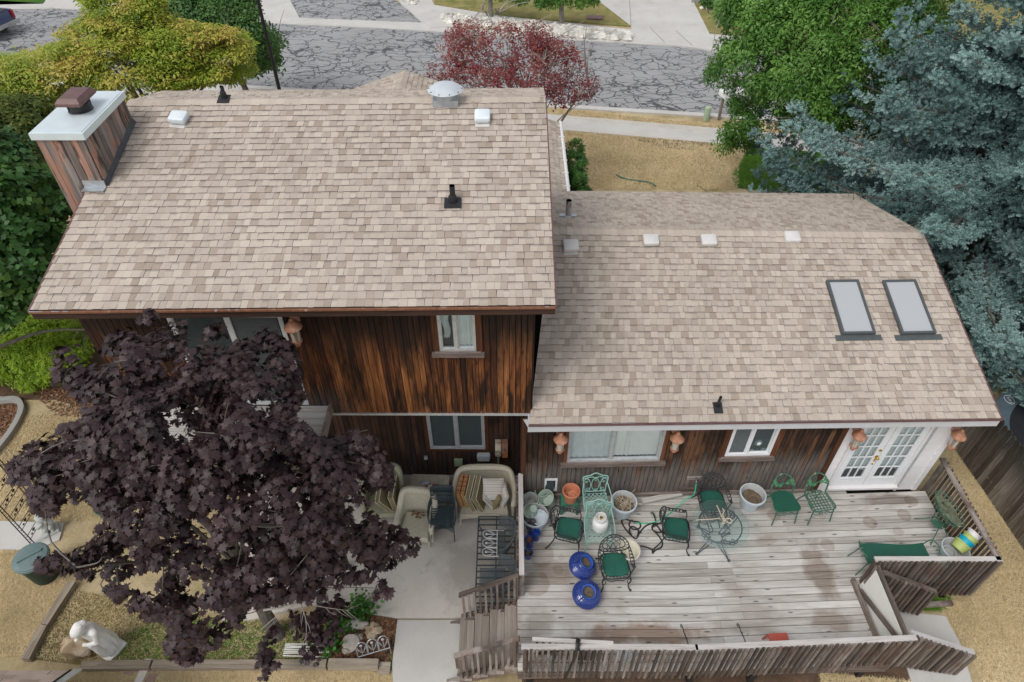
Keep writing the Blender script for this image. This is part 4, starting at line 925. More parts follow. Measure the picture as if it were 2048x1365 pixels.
# back yard
slabsheet('patio',[(500,930),(1060,930),(1060,1236),(795,1236),(724,1224),(660,1200),(600,1215),(500,1240),(440,1240)],-.02,.05,M['concrete'])
slabsheet('path',[(795,1240),(920,1240),(919,1420),(790,1420),(784,1330)],-.02,.045,M['concrete_pale'])
slabsheet('path',[(-60,1040),(128,1046),(118,1080),(70,1100),(-60,1096)],-.02,.035,M['concrete_pale'])
slabsheet('path',[(1788,1222),(1890,1232),(1922,1290),(1960,1420),(1840,1420),(1800,1290)],-.02,.03,M['concrete_pale'])
sheet('garden_bed',[(655,1195),(724,1222),(795,1238),(786,1330),(630,1330),(610,1240)],.004,M['bed_soil'])
sheet('garden_bed',[(150,1180),(440,1238),(610,1240),(630,1330),(158,1330),(56,1318)],.002,M['bed_grass'])
sheet('garden_bed',[(-80,560),(210,600),(215,830),(110,800),(45,800),(40,820),(-80,960)],.002,M['bed_soil'])
sheet('garden_bed',[(1044,1250),(1830,1250),(1820,1420),(1044,1420)],.0,M['bed_soil'])
# joint line between patio and path is a gap; cracks on the patio
mb=MB()
def crack(pts,z=.052,w=.006): 
    q=[P(x,y,z) for x,y in pts]; q=smoothpts(q,5)
    for a,b in zip(q,q[1:]): mb.bar(a+Vector((random.uniform(-.006,.006),random.uniform(-.006,.006),0)),b,w,.003)
crack([(850,1140),(884,1150),(925,1172)]); crack([(905,1052),(950,1030),(985,1020)]); crack([(915,1100),(945,1070)])
struct('patio_crack',mb,M['concrete_pale'])
# bare patch in front lawn
pc=P(1350,281); sheet('bare_patch',[(pc.x+1.5*math.cos(t)*random.uniform(.7,1.1),pc.y+.8*math.sin(t)*random.uniform(.7,1.1)) for t in [i*.314 for i in range(20)]],.004,M['bed_soil'],px=False)
mb=MB()
for (x,y) in ((1130,80),(1160,40),(1185,60)):
    pass
# ================================================================== DECK
DZ=.87
KX=3.1
def bend(x): return max(0,x-KX)*math.tan(R(2.2))
deck=thing('deck','weathered grey board deck with slatted railings and two short stairs behind the house','deck',(3.4,6.2,DZ))
DM=Matrix.Translation((-3.4,-6.2,-DZ))
def dp(mb,name,mat,parent=None,smooth=0):
    o=mb.build(name,mat,smooth=smooth); p=parent or deck; o.parent=p
    o.matrix_parent_inverse=DM if p is deck else Matrix.Identity(4); return o
rs=random.Random(5); mb=MB(); bw=.1429; y=4.58; i=0
while y<8.02+.16:
    r_=rs.random()
    yc=y+bw/2; xe=lambda yy: 8.66 if yy>6.16 else 6.47
    xend=xe(yc+.15)
    joint=(5.55+.12*i%0.5 if yc>6.75 else (3.75 if i%2 else 4.2)) if yc<7.4 else 9
    if yc>6.75 and yc<7.4: joint=5.45+ (7.4-yc)*.35
    segs=[(.10,min(joint,xend))]+([(joint+.004,xend)] if joint<xend-.2 else [])
    for (a,b) in segs:
        w2=bw/2-.0068; dz=rs.uniform(-.003,.003)
        xs=[a]+[x for x in (KX-.4,KX,KX+.4,5,6,7) if a<x<b]+[b]
        if yc+bend(b)>8.27 and b>4: xs=[x for x in xs if yc+bend(x)<8.24] ;
        if len(xs)<2: continue
        vs=[];lc=[]
        for x in xs:
            yy=yc+bend(x)
            for (dy,z) in ((-w2,DZ-.036),(w2,DZ-.036),(w2,DZ),(-w2,DZ)): vs.append((x,yy+dy,z+dz)); lc.append((x,dy,z-DZ))
        fs=[]
        for k in range(len(xs)-1):
            for q in range(4): fs.append((k*4+q,k*4+(q+1)%4,k*4+4+(q+1)%4,k*4+4+q)[::-1])
        fs+= [(0,1,2,3),tuple(len(vs)-4+q for q in (3,2,1,0))]
        mb.add(vs,fs,lc,rs.random())
    y+=bw; i+=1
dp(mb,'decking',M['deck_wood'])
mb=MB(); mb.prism([(.16,4.62),(6.42,4.70),(6.42,6.2),(8.6,6.25),(8.6,8.0),(.16,7.7)],DZ-.30,DZ-.05)
for (x,yy) in ((.3,4.75),(3.2,4.75),(6.3,4.85),(8.5,6.35),(8.5,7.8),(.3,6.1),(.3,7.8),(4.3,4.75)): mb.box((x,yy,DZ/2-.15),(.1,.1,DZ-.3))
dp(mb,'joists',M['wall_core'])
def railing(p0,p1,zt,zb,side,sp=.094,bw_=.040,seed=1,posts=(),cap=.09,name='railing',zt1=None,zb1=None,capmat='cap_wood',balmat='baluster_wood',capside=None,miss=()):
    rs=random.Random(seed); p0=Vector((*p0,0)); p1=Vector((*p1,0)); d=p1-p0; ln=d.length; u=d/ln; nrm=Vector((u.y,-u.x,0))*side
    zt1=zt if zt1 is None else zt1; zb1=zb if zb1 is None else zb1
    mb=MB(); k=int(ln/sp)
    for i in range(k+1):
        if i in miss: continue
        t=(i+.5)*sp/ln
        if t>1: break
        c=p0+d*t+nrm*.035; z0=zb+(zb1-zb)*t; z1=zt+(zt1-zt)*t+rs.uniform(-.012,.012)
        c2=c+Vector((rs.uniform(-.006,.006),0,0))
        mb.bar(c2+Vector((0,0,z0)),c+Vector((0,0,z1)),bw_,bw_*.9,up=tuple(nrm))
    o=dp(mb,name,M[balmat])
    mb=MB(); a=p0+Vector((0,0,zt-.02))-nrm*.03; b=p1+Vector((0,0,zt1-.02))-nrm*.03
    mb.bar(a-u*.02,b+u*.02,cap,.04,r=rs.random()); dp(mb,'cap_rail',M[capmat],o)
    mb=MB(); mb.bar(p0+Vector((0,0,zb+.12))-nrm*.002,p1+Vector((0,0,zb1+.12))-nrm*.002,.034,.09,r=rs.random()); dp(mb,'bottom_rail',M['rail_wood'],o)
    for t in posts:
        mb=MB(); c=p0+d*t-nrm*.035; mb.box((c.x,c.y,(zt+(zt1-zt)*t+zb-.1)/2-.03),(.088,.088,zt+(zt1-zt)*t-zb+.02),(0,0,math.atan2(u.y,u.x))); dp(mb,'post',M['rail_wood'],o)
    return o
ZT=1.77
FR0,FRK,FR1=(.17,4.60),(3.0,4.585),(6.62,4.745)
railing(FR0,FRK,ZT,.66,1,seed=11,posts=(.02,.98)); railing(FRK,FR1,ZT,.66,1,seed=12,posts=(.5,.975))
railing((.14,8.0),(.14,5.90),ZT,.70,1,seed=13,posts=(.03,.97))
railing((8.74,6.17),(8.74,8.38),ZT,.55,1,seed=14,posts=(.05,.95),capmat='rail_wood')
railing((6.52,6.15),(8.74,6.15),ZT,.52,1,seed=15,posts=(.03,.97))
# left stair rails and treads
railing((.10,5.86),(-.95,5.86),1.72,.62,-1,sp=.105,seed=16,posts=(.03,),zt1=.98,zb1=.06,capmat='rail_wood',name='stair_railing',balmat='rail_wood')
railing((.10,4.76),(-.97,4.76),1.72,.62,-1,sp=.105,seed=17,posts=(.03,.97),zt1=1.0,zb1=.08,capmat='rail_wood',name='stair_railing',balmat='rail_wood')
def stair(name,xs,zs,y0,y1,mat='tread_wood'):
    sgn=1 if xs[-1]>xs[0] else -1
    o=bpy.data.objects.new(name,None); COL.objects.link(o); o.parent=deck; o.matrix_parent_inverse=DM
    for yy in (y0+.05,y1-.05): mb=MB(); mb.bar((xs[0]-sgn*.3,yy,zs[0]-.24),(xs[-1]+sgn*.1,yy,zs[-1]-.12),.04,.2); dp(mb,'stringer',M['rail_wood'],o)
    for x,z in zip(xs,zs):
        mb=MB()
        for s in (-.068,.068): mb.box((x+s,(y0+y1)/2+random.uniform(-.02,.02),z-.02),(.131,y1-y0,.038))
        dp(mb,'tread',M[mat],o)
stair('stairs',[-.85,-.56,-.275,.0],[.19,.37,.54,.71],4.68,5.84)
# right stair
railing((6.62,5.93),(7.80,5.93),1.70,.60,1,sp=.10,seed=18,posts=(.95,),zt1=1.0,zb1=.15,capmat='rail_wood',name='stair_railing')
railing((6.66,4.86),(8.02,4.86),1.70,.55,1,sp=.10,bw_=.06,seed=19,posts=(.96,),zt1=.90,zb1=.10,capmat='cap_wood',name='stair_railing')
stair('stairs',[6.68,6.98,7.27],[.62,.40,.19],4.95,5.85)
# gate at the right stair
mb=MB(); x=6.50
for (ya,yb,z) in ((4.82,6.07,1.70),(4.82,6.07,.98)): mb.bar((x+.02,ya,z),(x+.02,yb,z),.045,.10)
for yy in (4.84,6.05): mb.bar((x+.02,yy,.93),(x+.02,yy,1.72),.05,.08,up=(1,0,0))
gate=dp(mb,'gate',M['rail_wood'])
mb=MB(); mb.add([(x-.025,4.80,.92),(x-.025,6.10,.92),(x-.006,6.05,1.64),(x-.006,4.80,1.64),(x-.015,4.80,.92),(x-.015,6.10,.92),(x+.004,6.05,1.64),(x+.004,4.80,1.64)],[(0,1,2,3),(7,6,5,4),(3,2,6,7),(0,3,7,4),(1,5,6,2)]); dp(mb,'panel',M['white_panel'],gate)
mb=MB(); mb.bar((x-.055,5.98,.96),(x-.055,4.90,1.52),.04,.09); dp(mb,'brace',M['rail_wood'],gate)
mb=MB(); mb.bar((x-.10,6.22,.92),(x-.06,4.78,.92),.06,.10); dp(mb,'kick_board',M['rail_wood'],gate)
# rim boards
mb=MB(); mb.bar((.10,4.60,DZ-.14),(.10,8.0,DZ-.14),.04,.24); dp(mb,'rim_board',M['rail_wood'])
mb=MB(); mb.bar((.10,4.565,DZ-.14),(6.5,4.69,DZ-.14),.04,.24); dp(mb,'rim_board',M['rail_wood'])
# loose timber by the right stair
q0,q1=P(1834,1209,.10),P(1906,1205,.10); mb=MB(); mb.bar((0,0,-.05),(q1-q0).to_tuple()[:2]+(-.05,),.09,.09); mb.bar((.05,0,-.095),(.05,.03,-.10),.05,.01)
tag(mb.build('plank',M['rail_wood'],smooth=0,loc=q0),'short grey plank lying on the lawn under the small right stair','plank')
q0,q1=P(1283,1003,.95),P(1363,987,1.0); mb=MB(); mb.bar((0,0,0),tuple(q1-q0),.11,.04)
tag(mb.build('plank',M['cap_wood'],smooth=0,loc=q0),'loose pale board slanting over the gap between deck and house wall','plank')
# ================================================================== FURNITURE AND POTS ON THE DECK
def D(px,py,h=0): 
    q=P(px,py,DZ+h); return Vector((q.x,q.y,DZ+.002))
def chain(o,parent): return o
def iron_chair(label,loc,rz,group='black iron armchairs on the deck'):
    t=thing('patio_chair',label,'chair',loc,rz,group); m=M['iron']; rr=.011
    mb=MB(); ring=smoothpts([(-.22,.22,.42),(-.25,0,.42),(-.24,-.22,.42),(0,-.26,.42),(.24,-.22,.42),(.25,0,.42),(.22,.22,.42),(0,.25,.42)],5,True)
    mb.tube(ring,.013,6,True)
    for i in range(-3,4): mb.bar((i*.065,-.24,.415),(i*.065,.23,.415),.012,.004); mb.bar((-.24,i*.065,.418),(.24,i*.065,.418),.012,.004)
    mb.tube(smoothpts([(-.24,-.23,.40),(-.12,-.26,.34),(0,-.27,.38),(.12,-.26,.34),(.24,-.23,.40)],4),.009,6)
    mb.build('seat',m,t)
    for sx in (-1,1):
        mb=MB(); mb.tube(smoothpts([(sx*.23,-.22,.42),(sx*.265,-.25,.30),(sx*.235,-.245,.14),(sx*.25,-.27,.05),(sx*.275,-.30,.015)],5),[.016]*6+[.012]*14+[.014],7); mb.ball((sx*.278,-.302,.022),.022,n=8)
        mb.tube(smoothpts([(sx*.24,-.24,.36),(sx*.20,-.25,.30),(sx*.215,-.25,.22),(sx*.24,-.25,.2)],4),.007,5); mb.build('leg',m,t)
        mb=MB(); mb.tube(smoothpts([(sx*.20,.22,.42),(sx*.22,.28,.22),(sx*.25,.38,.02)],5),.013,7); mb.ball((sx*.252,.385,.02),.02,n=8); mb.build('leg',m,t)
    T=Matrix.Translation((0,.27,.69))@Matrix.Rotation(R(-16),4,'X'); f=lambda x,z,y=0:T@Vector((x,y+.10*(1-(x/.28)**2)-.05,z))
    mb=MB()
    ell=lambda a,b,n=28:[f(a*math.cos(i*6.2832/n),b*math.sin(i*6.2832/n)) for i in range(n)]
    mb.tube(ell(.275,.205),.012,6,True); mb.tube(ell(.21,.145),.009,6,True)
    for i in range(18):
        a=i*6.2832/18; c=f(.243*math.cos(a),.176*math.sin(a)); mb.ball(c,.014,.006,.010,n=6,M=Matrix.Rotation(-a*1.0+i,3,'Y')); 
        b=f(.275*math.cos(a+.14),.205*math.sin(a+.14)); e=f(.21*math.cos(a-.1),.145*math.sin(a-.1)); mb.tube([b,e],.005,4)
    for k in (-.11,0,.11):
        for s in (1,-1): mb.tube([f(k+s*(v*.16-.0)*(1 if v>0 else .4),.145*math.sqrt(max(0,1-((k+s*(v*.16)*(1 if v>0 else .4))/.21)**2))*v) if abs(k+s*v*.16)<.2 else f(k,.1*v) for v in (-1,-.6,-.2,.2,.6,1)],.006,5)
    mb.tube([f(0,-.205),(0,.24,.44)],.010,6)
    for s in (-1,1): mb.tube(smoothpts([f(s*.17,-.165),(s*.17,.25,.47),(s*.19,.23,.42)],4),.011,6); mb.tube(smoothpts([f(s*.06,-.2),(s*.10,.27,.5),(s*.04,.26,.45)],4),.007,5)
    mb.build('backrest',m,t)
    for s in (-1,1):
        mb=MB(); o1=smoothpts([f(s*.272,.02),(s*.31,.12,.655),(s*.325,-.04,.64),(s*.31,-.16,.62),(s*.27,-.20,.55),(s*.245,-.20,.43)],5); mb.tube(o1,.011,6)
        i1=smoothpts([f(s*.272,-.04),(s*.265,.12,.645),(s*.26,-.02,.635),(s*.27,-.13,.622),(s*.30,-.165,.62)],5); mb.tube(i1,.008,6)
        for k in range(5): c=Vector((s*.295,.15-.065*k,.648-.006*k)); mb.ball(c,.026,.018,.007,n=6)
        mb.ball((s*.305,-.155,.622),.035,.035,.012,n=8); mb.build('arm',m,t)
    return t
def cushion(label,loc,rz,sx=.47,sy=.45):
    mb=MB(); n=12
    out=[]
    for i in range(40):
        a=i*math.tau/40; q=(abs(math.cos(a))**4.5+abs(math.sin(a))**4.5)**(-1/4.5); out.append((sx/2*q*math.cos(a)*(1-.06*(math.sin(a)>0)),sy/2*q*math.sin(a)))
    vs=[];fs=[]
    rings=[(.96,0),(1,.015),(1,.035),(.965,.05),(.80,.058),(.4,.063)]
    for s,z in rings: vs+=[(x*s,y*s,z+.004*math.sin(9*x+5*y)) for x,y in out]
    for i in range(len(rings)-1):
        for k in range(40): fs.append((i*40+k,i*40+(k+1)%40,(i+1)*40+(k+1)%40,(i+1)*40+k))
    fs.append(tuple(range(39,-1,-1))); fs.append(tuple((len(rings)-1)*40+k for k in range(40)))
    mb.add(vs,fs); o=mb.build('seat_cushion',M['cushion_green'],loc=loc,rz=rz,smooth=50)
    return tag(o,label,'cushion',group='bottle green seat cushions')
def chairset(px,py,deg,l1,l2):
    q=D(px,py,.45); c=iron_chair(l1,q,R(deg)) if not CH else dup(CH[0],q,R(deg),l1)
    CH.append(c); cushion(l2,q+Vector((0,0,.43)),R(deg))
CH=[]
chairset(1137,1058,78,'black iron armchair in front of the green plastic stool, facing right','dark green cushion on the chair nearest the terracotta pot')
chairset(1230,1130,4,'black iron armchair nearest the front railing, beside the cream urn','dark green cushion on the chair between cobalt vase and cream urn')
chairset(1352,1058,82,'black iron armchair left of the glass table, over the black hose','dark green cushion on the chair left of the glass table')
chairset(1424,1002,2,'black iron armchair against the house wall behind the glass table','dark green cushion half hidden under the round glass tabletop')
# mint lattice chairs
def mint_chair(label,loc,rz):
    t=thing('garden_chair',label,'chair',loc,rz,'mint green lattice chairs'); m=M['iron_mint']
    mb=MB(); o=[(-.24,-.25),(.24,-.25),(.22,.24),(-.22,.24)]; mb.tube(smoothpts([(x,y,.43) for x,y in o],3,True)[0:0] or [(x,y,.43) for x,y in o],.012,6,True)
    k=9
    for i in range(-6,7):
        for s in (1,-1):
            c=i*.085; pts=[]
            for tt in (-.7,.7):
                pts.append((c+tt*s,tt))
            # clip the diagonal to the seat
            def clip(p,q):
                t0,t1=0,1
                for (a,b) in ((p[0],q[0]),(p[1],q[1])):
                    d=b-a
                    lo,hi=((-.235-a)/d,(.235-a)/d) if d>0 else ((.235-a)/d,(-.235-a)/d)
                    t0=max(t0,lo); t1=min(t1,hi)
                return (t0,t1)
            p,q=pts; r_=clip(p,q)
            if r_[1]-r_[0]>.02:
                A=[p[j]+(q[j]-p[j])*r_[0] for j in (0,1)]; B=[p[j]+(q[j]-p[j])*r_[1] for j in (0,1)]
                mb.bar((*A,.432+.004*s),(*B,.432+.004*s),.012,.005)
    mb.build('seat',m,t)
    for sx in (-1,1):
        for (y,yy) in ((-.24,-.30),(.23,.32)):
            mb=MB(); mb.tube(smoothpts([(sx*.23,y,.43),(sx*.245,y+(yy-y)*.3,.2),(sx*.27,yy,.0)],5),.012,6); mb.tube(smoothpts([(sx*.22,y*.95,.40),(sx*.17,y,.33),(sx*.23,y,.25)],4),.007,5); mb.build('leg',m,t)
    T=Matrix.Translation((0,.25,.46))@Matrix.Rotation(R(-14),4,'X'); f=lambda x,z:T@Vector((x,0,z))
    mb=MB(); out=[f(x,z) for x,z in ((-.20,0),(-.22,.2),(-.25,.36),(-.22,.42),(-.12,.44),(0,.50),(.12,.44),(.22,.42),(.25,.36),(.22,.2),(.20,0))]
    mb.tube(smoothpts(out,4),.012,6); mb.tube([f(-.2,.03),f(.2,.03)],.010,6); mb.tube(smoothpts([f(-.24,.36),f(-.1,.40),f(0,.38),f(.1,.40),f(.24,.36)],4),.008,5)
    mb.tube([f(.075*math.cos(a*.3491),.21+.16*math.sin(a*.3491)) for a in range(18)],.008,5,True)
    for s in (-1,1):
        mb.tube(smoothpts([f(s*.21,.05),f(s*.11,.10),f(s*.10,.25),f(s*.16,.36)],5),.007,5); mb.tube([f(s*.17+.05*math.cos(a),.31+.05*math.sin(a)) for a in [i*.6 for i in range(9)]],.006,5); mb.tube([f(s*.14+.04*math.cos(a),.08+.04*math.sin(a)) for a in [i*.6 for i in range(9)]],.006,5)
    for x,z in ((-.17,.30),(.17,.30),(0,.33),(-.07,.42),(.07,.42),(0,.1),(-.13,.08),(.13,.08)):
        mb.ball(f(x,z)+Vector((0,-.012,0)),.026,.008,.022,n=6,m=1)
    mb.build('backrest',[m,M['leaf_mint']],t)
    for s in (-1,1):
        mb=MB(); mb.tube(smoothpts([f(s*.235,.26),(s*.27,.14,.66),(s*.285,-.10,.66),(s*.28,-.19,.62),(s*.25,-.21,.43)],5),.012,6); mb.build('arm',m,t)
    return t
q=D(1193,1008,.43); mint_chair('mint green lattice armchair with scrolled back touching the house wall',q,R(3))
q2=D(1197,1062,.43); mc=mint_chair('mint green lattice armchair carrying the white gas bottle',q2,R(-2))
mb=MB(); mb.lathe([(.10,0),(.11,.012),(.11,.03),(.145,.045),(.155,.08),(.155,.21),(.148,.25),(.12,.29),(.07,.315),(.03,.32),(0,.322)],32,m=0)
gt=thing('gas_bottle','white propane gas bottle standing on the front mint chair','gas bottle',q2+Vector((.02,.05,.445)))
mb.build('tank',M['tank_white'],gt)
mb=MB(); mb.lathe([(.105,.28),(.105,.40),(.098,.405),(.094,.40),(.094,.285)],28,wob=lambda a,z:1 if True else 1); mb.build('collar',M['tank_white'],gt)
mb=MB(); mb.tube([(0,0,.31),(0,0,.37)],.018,8); mb.lathe([(0,.37),(.03,.37),(.03,.385),(0,.386)],10); mb.tube([(0,0,.345),(.05,.02,.35)],.012,8); mb.build('valve',M['brass'],gt)
# pots
def potprof(rt,rb,h,rim=.03,th=.015,rimh=.05):
    return [(rb,0),(rb+.4*(rt-rim-rb),h*.4),(rt-rim,h-rimh),(rt-.004,h-rimh*.9),(rt,h-.01),(rt-.006,h),(rt-rim*.6,h),(rt-rim-th*.4,h-rimh),(rb-th+.3*(rt-rb),h*.45)]
def pot(name,label,loc,rt,rb,h,mat,rot=None,soil=None,rim=.03,rimh=.05,group=None,n=36,ribs=0,inner=None,soilmat='soil',rz=0):
    t=thing(name,label,'plant pot',loc,0,group,rot=rot)
    mb=MB(); pr=potprof(rt,rb,h,rim,rimh=rimh); wb=(lambda a,z:1+ribs*math.cos(a*16)*(1 if z<h*.8 else 0)) if ribs else None
    mb.lathe(pr[:7],n,wob=wb,caps=(1,0)); mb.build('body',M[mat],t)
    mb=MB(); mb.lathe([pr[6],pr[7],pr[8],(0,h*.45-.005)],n,caps=(0,0)); mb.build('inside',M[inner or mat],t)
    if soil is not None:
        zs=h*soil; r_=rb+(rt-rim-rb)*soil-.012; mb=MB()
        mb.grid(lambda u,v:Vector((r_*u*math.cos(v*math.tau),r_*u*math.sin(v*math.tau),zs+.02*math.sin(u*9+v*19)*u+random.uniform(0,.012))),8,26); mb.build('soil',M[soilmat],t)
    return t
def dryplants(t,r,z,n,seed,h=.16):
    rs=random.Random(seed); mb=MB()
    for i in range(n):
        a=rs.uniform(0,6.28); q=rs.uniform(0,r); p=Vector((q*math.cos(a),q*math.sin(a),z)); d=Vector((rs.uniform(-.2,.2),rs.uniform(-.2,.2),rs.uniform(.0,h)))
        mb.tube(smoothpts([p,p+d*.5+Vector((0,0,.04)),p+d],2),.004,4,caps=False)
    mb.build('dry_stems',M['rope'],t)
def rimloc(px,py,h): q=P(px,py,DZ+h); return Vector((q.x,q.y,DZ+.002))
t=pot('plant_pot','pale grey round pot with dry yellow stems, right of the mint chairs',rimloc(1248,1004,.40),.265,.17,.42,'pot_grey',soil=.72,inner='pot_grey_in',rim=.045,rimh=.07,group='large pale grey pots'); dryplants(t,.18,.31,46,3)
t=pot('plant_pot','pale grey round pot with bare soil, left of the green-seated chair',rimloc(1506,989,.40),.265,.17,.42,'pot_grey',soil=.66,inner='pot_grey_in',rim=.045,rimh=.07,group='large pale grey pots')
pot('plant_pot','wide pale grey pot holding smaller pots, beside the left railing',rimloc(1070,1030,.38),.27,.19,.38,'pot_grey',inner='pot_grey_in',rim=.03,rimh=.06,group='large pale grey pots')
big=rimloc(1070,1030,.38)
pot('plant_pot','upturned ribbed sage green bowl lying in the wide grey pot',big+Vector((-.03,.05,.52)),.165,.07,.20,'pot_sage',rot=(R(196),R(18),0),ribs=.012,group='sage green pots')
pot('plant_pot','small grey bowl tucked inside the wide grey pot',big+Vector((.07,-.03,.24)),.17,.11,.15,'pot_grey',rot=(R(12),R(10),0))
t=pot('plant_pot','upright sage green pot with a wire hoop, in the corner by the house',rimloc(1061,998,.36),.175,.12,.36,'pot_sage',inner='pot_grey_in',group='sage green pots',soil=.4)
mb=MB()
for k in range(3):
    a=k*2.09; mb.tube([(.14*math.cos(a),.14*math.sin(a),.2),(.15*math.cos(a),.15*math.sin(a),.48 if k==0 else .38)],.004,4)
mb.tube([(.15*math.cos(i*.3),.15*math.sin(i*.3)+.02,.36) for i in range(21)],.004,4,True); mb.tube([(.14,0,.48),(.16,.02,.52),(.13,.02,.54)],.004,4); mb.build('wire_hoop',M['iron_green'],t)
pot('plant_pot','sage green pot tilted over towards the terracotta pot',D(1098,1012)+Vector((.04,.02,.10)),.175,.11,.33,'pot_sage',rot=(R(14),R(-24),0),inner='pot_sage',group='sage green pots')
pot('plant_pot','sage green pot mostly hidden behind the tilted pot',D(1083,1005)+Vector((0,.08,0)),.15,.10,.30,'pot_sage',inner='pot_sage',group='sage green pots',soil=.5)
# stool and terracotta pot
qs=D(1137,1018); st=thing('stool','green plastic step stool under the terracotta pot','stool',qs)
mb=MB(); mb.prism([(-.17,-.13),(.17,-.13),(.17,.13),(-.17,.13)],.30,.33); mb.prism([(-.15,-.11),(.15,-.11),(.15,.11),(-.15,.11)],.33,.338); mb.build('top',M['stool_green'],st)
for sx in (-1,1):
    for sy in (-1,1):
        mb=MB(); mb.add([(sx*.17,sy*.13,.30),(sx*.09,sy*.13,.30),(sx*.19,sy*.15,0),(sx*.14,sy*.15,0),(sx*.17,sy*.07,.30),(sx*.19,sy*.09,0),(sx*.10,sy*.07,.3),(sx*.14,sy*.09,0)],[(0,1,3,2),(0,2,5,4),(1,6,7,3),(4,5,7,6),(2,3,7,5),(0,4,6,1)]); mb.build('leg',M['stool_green'],st,smooth=0)
pot('plant_pot','terracotta pot standing on the green stool',qs+Vector((.02,.0,.34)),.18,.12,.32,'terracotta',inner='terracotta',soil=.4,rimh=.07)
# cobalt pots
pot('plant_pot','cobalt pot holding a dark round figure',D(1062,1066),.105,.085,.26,'glaze',inner='glaze_rim',soil=.8,rim=.02,rimh=.03)
fg=D(1062,1066); mb=MB(); mb.ball((0,0,.07),.075,.07,.08,n=14,noise=.15,seed=3); mb.ball((.035,.02,.18),.055,.055,.058,n=14,noise=.12,seed=4); mb.ball((-.03,-.03,.13),.03,.03,.04,n=10,seed=5)
tag(mb.build('figurine',mk('dark violet glaze',(.075,.055,.065),.35,.25,9),loc=fg+Vector((0,0,.22))),'dark violet seated figurine in the cobalt pot by the left railing','figurine')
pot('plant_pot','cobalt pot filled with fallen leaves, middle of the three along the railing',D(1058,1090),.10,.085,.22,'glaze',inner='glaze_rim',soil=.8,rim=.02,rimh=.03,soilmat='litter')
pot('plant_pot','tall cobalt pot behind the leaf-filled one',D(1070,1082)+Vector((.02,.05,0)),.09,.07,.24,'glaze',inner='glaze_rim',rim=.02,rimh=.03)
pot('plant_pot','small cobalt pot with soil standing apart nearest the left stair',D(1056,1114),.095,.07,.18,'glaze',inner='glaze_rim',soil=.82,rim=.018,rimh=.03)
def vase(label,loc,rot=None,rz=0):
    t=thing('vase',label,'vase',loc,0,'large cobalt vases',rot=rot or (0,0,rz))
    mb=MB(); pr=[(.15,0),(.19,.04),(.235,.12),(.252,.16),(.262,.20),(.265,.235),(.262,.27),(.253,.30),(.24,.33),(.222,.352),(.20,.372),(.18,.386),(.16,.396),(.135,.41),(.122,.44),(.125,.47),(.138,.49)]
    pr=[(p.x,p.y*.74) for p in smoothpts([(a,b,0) for a,b in pr],5)]; mb.lathe([(a*(1+.012*math.sin(b*190)*(1 if b<.27 else 0)),b) for a,b in pr],40,caps=(1,0)); [mb.tube([(r_*math.cos(i*.1571),r_*math.sin(i*.1571),z_) for i in range(40)],.007,6,True) for r_,z_ in ((.165,.292),(.195,.277),(.226,.256),(.25,.225))]; mb.build('body',M['glaze'],t)
    mb=MB(); mb.lathe([(.138,.362),(.132,.37),(.112,.366),(.102,.34),(.105,.30),(.13,.26)],40,caps=(0,0)); mb.build('rim',M['glaze_rim'],t)
    mb=MB(); mb.grid(lambda u,v:Vector((.125*u*math.cos(v*math.tau),.125*u*math.sin(v*math.tau),.275+random.uniform(0,.012))),5,20); mb.build('soil',M['soil'],t)
    for s in (0,math.pi):
        mb=MB(); c=Vector((math.cos(s+.2),math.sin(s+.2),0)); mb.tube(smoothpts([c*.20+Vector((0,0,.272)),c*.235+Vector((0,0,.295)),c*.19+Vector((0,0,.32)),c*.13+Vector((0,0,.31))],4),.012,7); mb.build('handle',M['glaze'],t)
    return t
vase('cobalt blue vase leaning over, its neck turned to the right',D(1156,1142)+Vector((0,0,.07)),rot=(R(2),R(22),R(-8)))
vase('cobalt blue vase tilted to the sky, nearest the front railing',D(1169,1196)+Vector((0,0,.04)),rot=(R(14),0,.5))
# cream urn lying on its side
t=thing('urn','cream pedestal urn behind the front iron chair, beside the black hose','urn',D(1250,1122)+Vector((0,0,.30)),rot=(R(2),R(9),R(0)))
mb=MB(); mb.lathe([(.13,-.30),(.135,-.27),(.10,-.25),(.055,-.19),(.045,-.13),(.07,-.10),(.12,-.08),(.165,0),(.18,.08),(.20,.115),(.225,.13),(.225,.145),(.20,.148)],36,caps=(1,0)); mb.build('body',M['urn_cream'],t)
mb=MB(); mb.lathe([(.20,.148),(.165,.10),(.14,.02),(.08,-.04),(0,-.05)],36,caps=(0,0)); mb.build('bowl',M['urn_cream'],t)
# hoses
def path3(pts,h=.015): return smoothpts([ (lambda q:Vector((q.x,q.y,DZ+h)))(P(x,y,DZ)) for x,y in pts],7)
mb=MB(); g=[TAP+Vector((0,-.02,-.02)),TAP+Vector((-.03,-.12,-.25))]+[ (lambda q:Vector((q.x,q.y,DZ+hh)))(P(x,y,DZ+hh)) for x,y,hh in ((1372,998,.22),(1352,1016,.08),(1330,1033,.03),(1308,1045,.02),(1290,1047,.02),(1272,1046,.02))]
mb.tube(smoothpts(g,7),.011,7); tag(mb.build('garden_hose',M['hose_green']),'bright green garden hose running from the wall tap across the deck','hose')
mb=MB(); pts=[(1270,1046),(1262,1042),(1258,1052),(1268,1060),(1280,1056),(1278,1046),(1266,1044),(1250,1040),(1243,1044),(1250,1058),(1262,1072),(1272,1078),(1278,1068),(1290,1054),(1305,1048),(1325,1049),(1340,1053),(1335,1060),(1318,1066),(1306,1062),(1304,1054),(1310,1050),(1318,1058),(1324,1066),(1336,1070)]
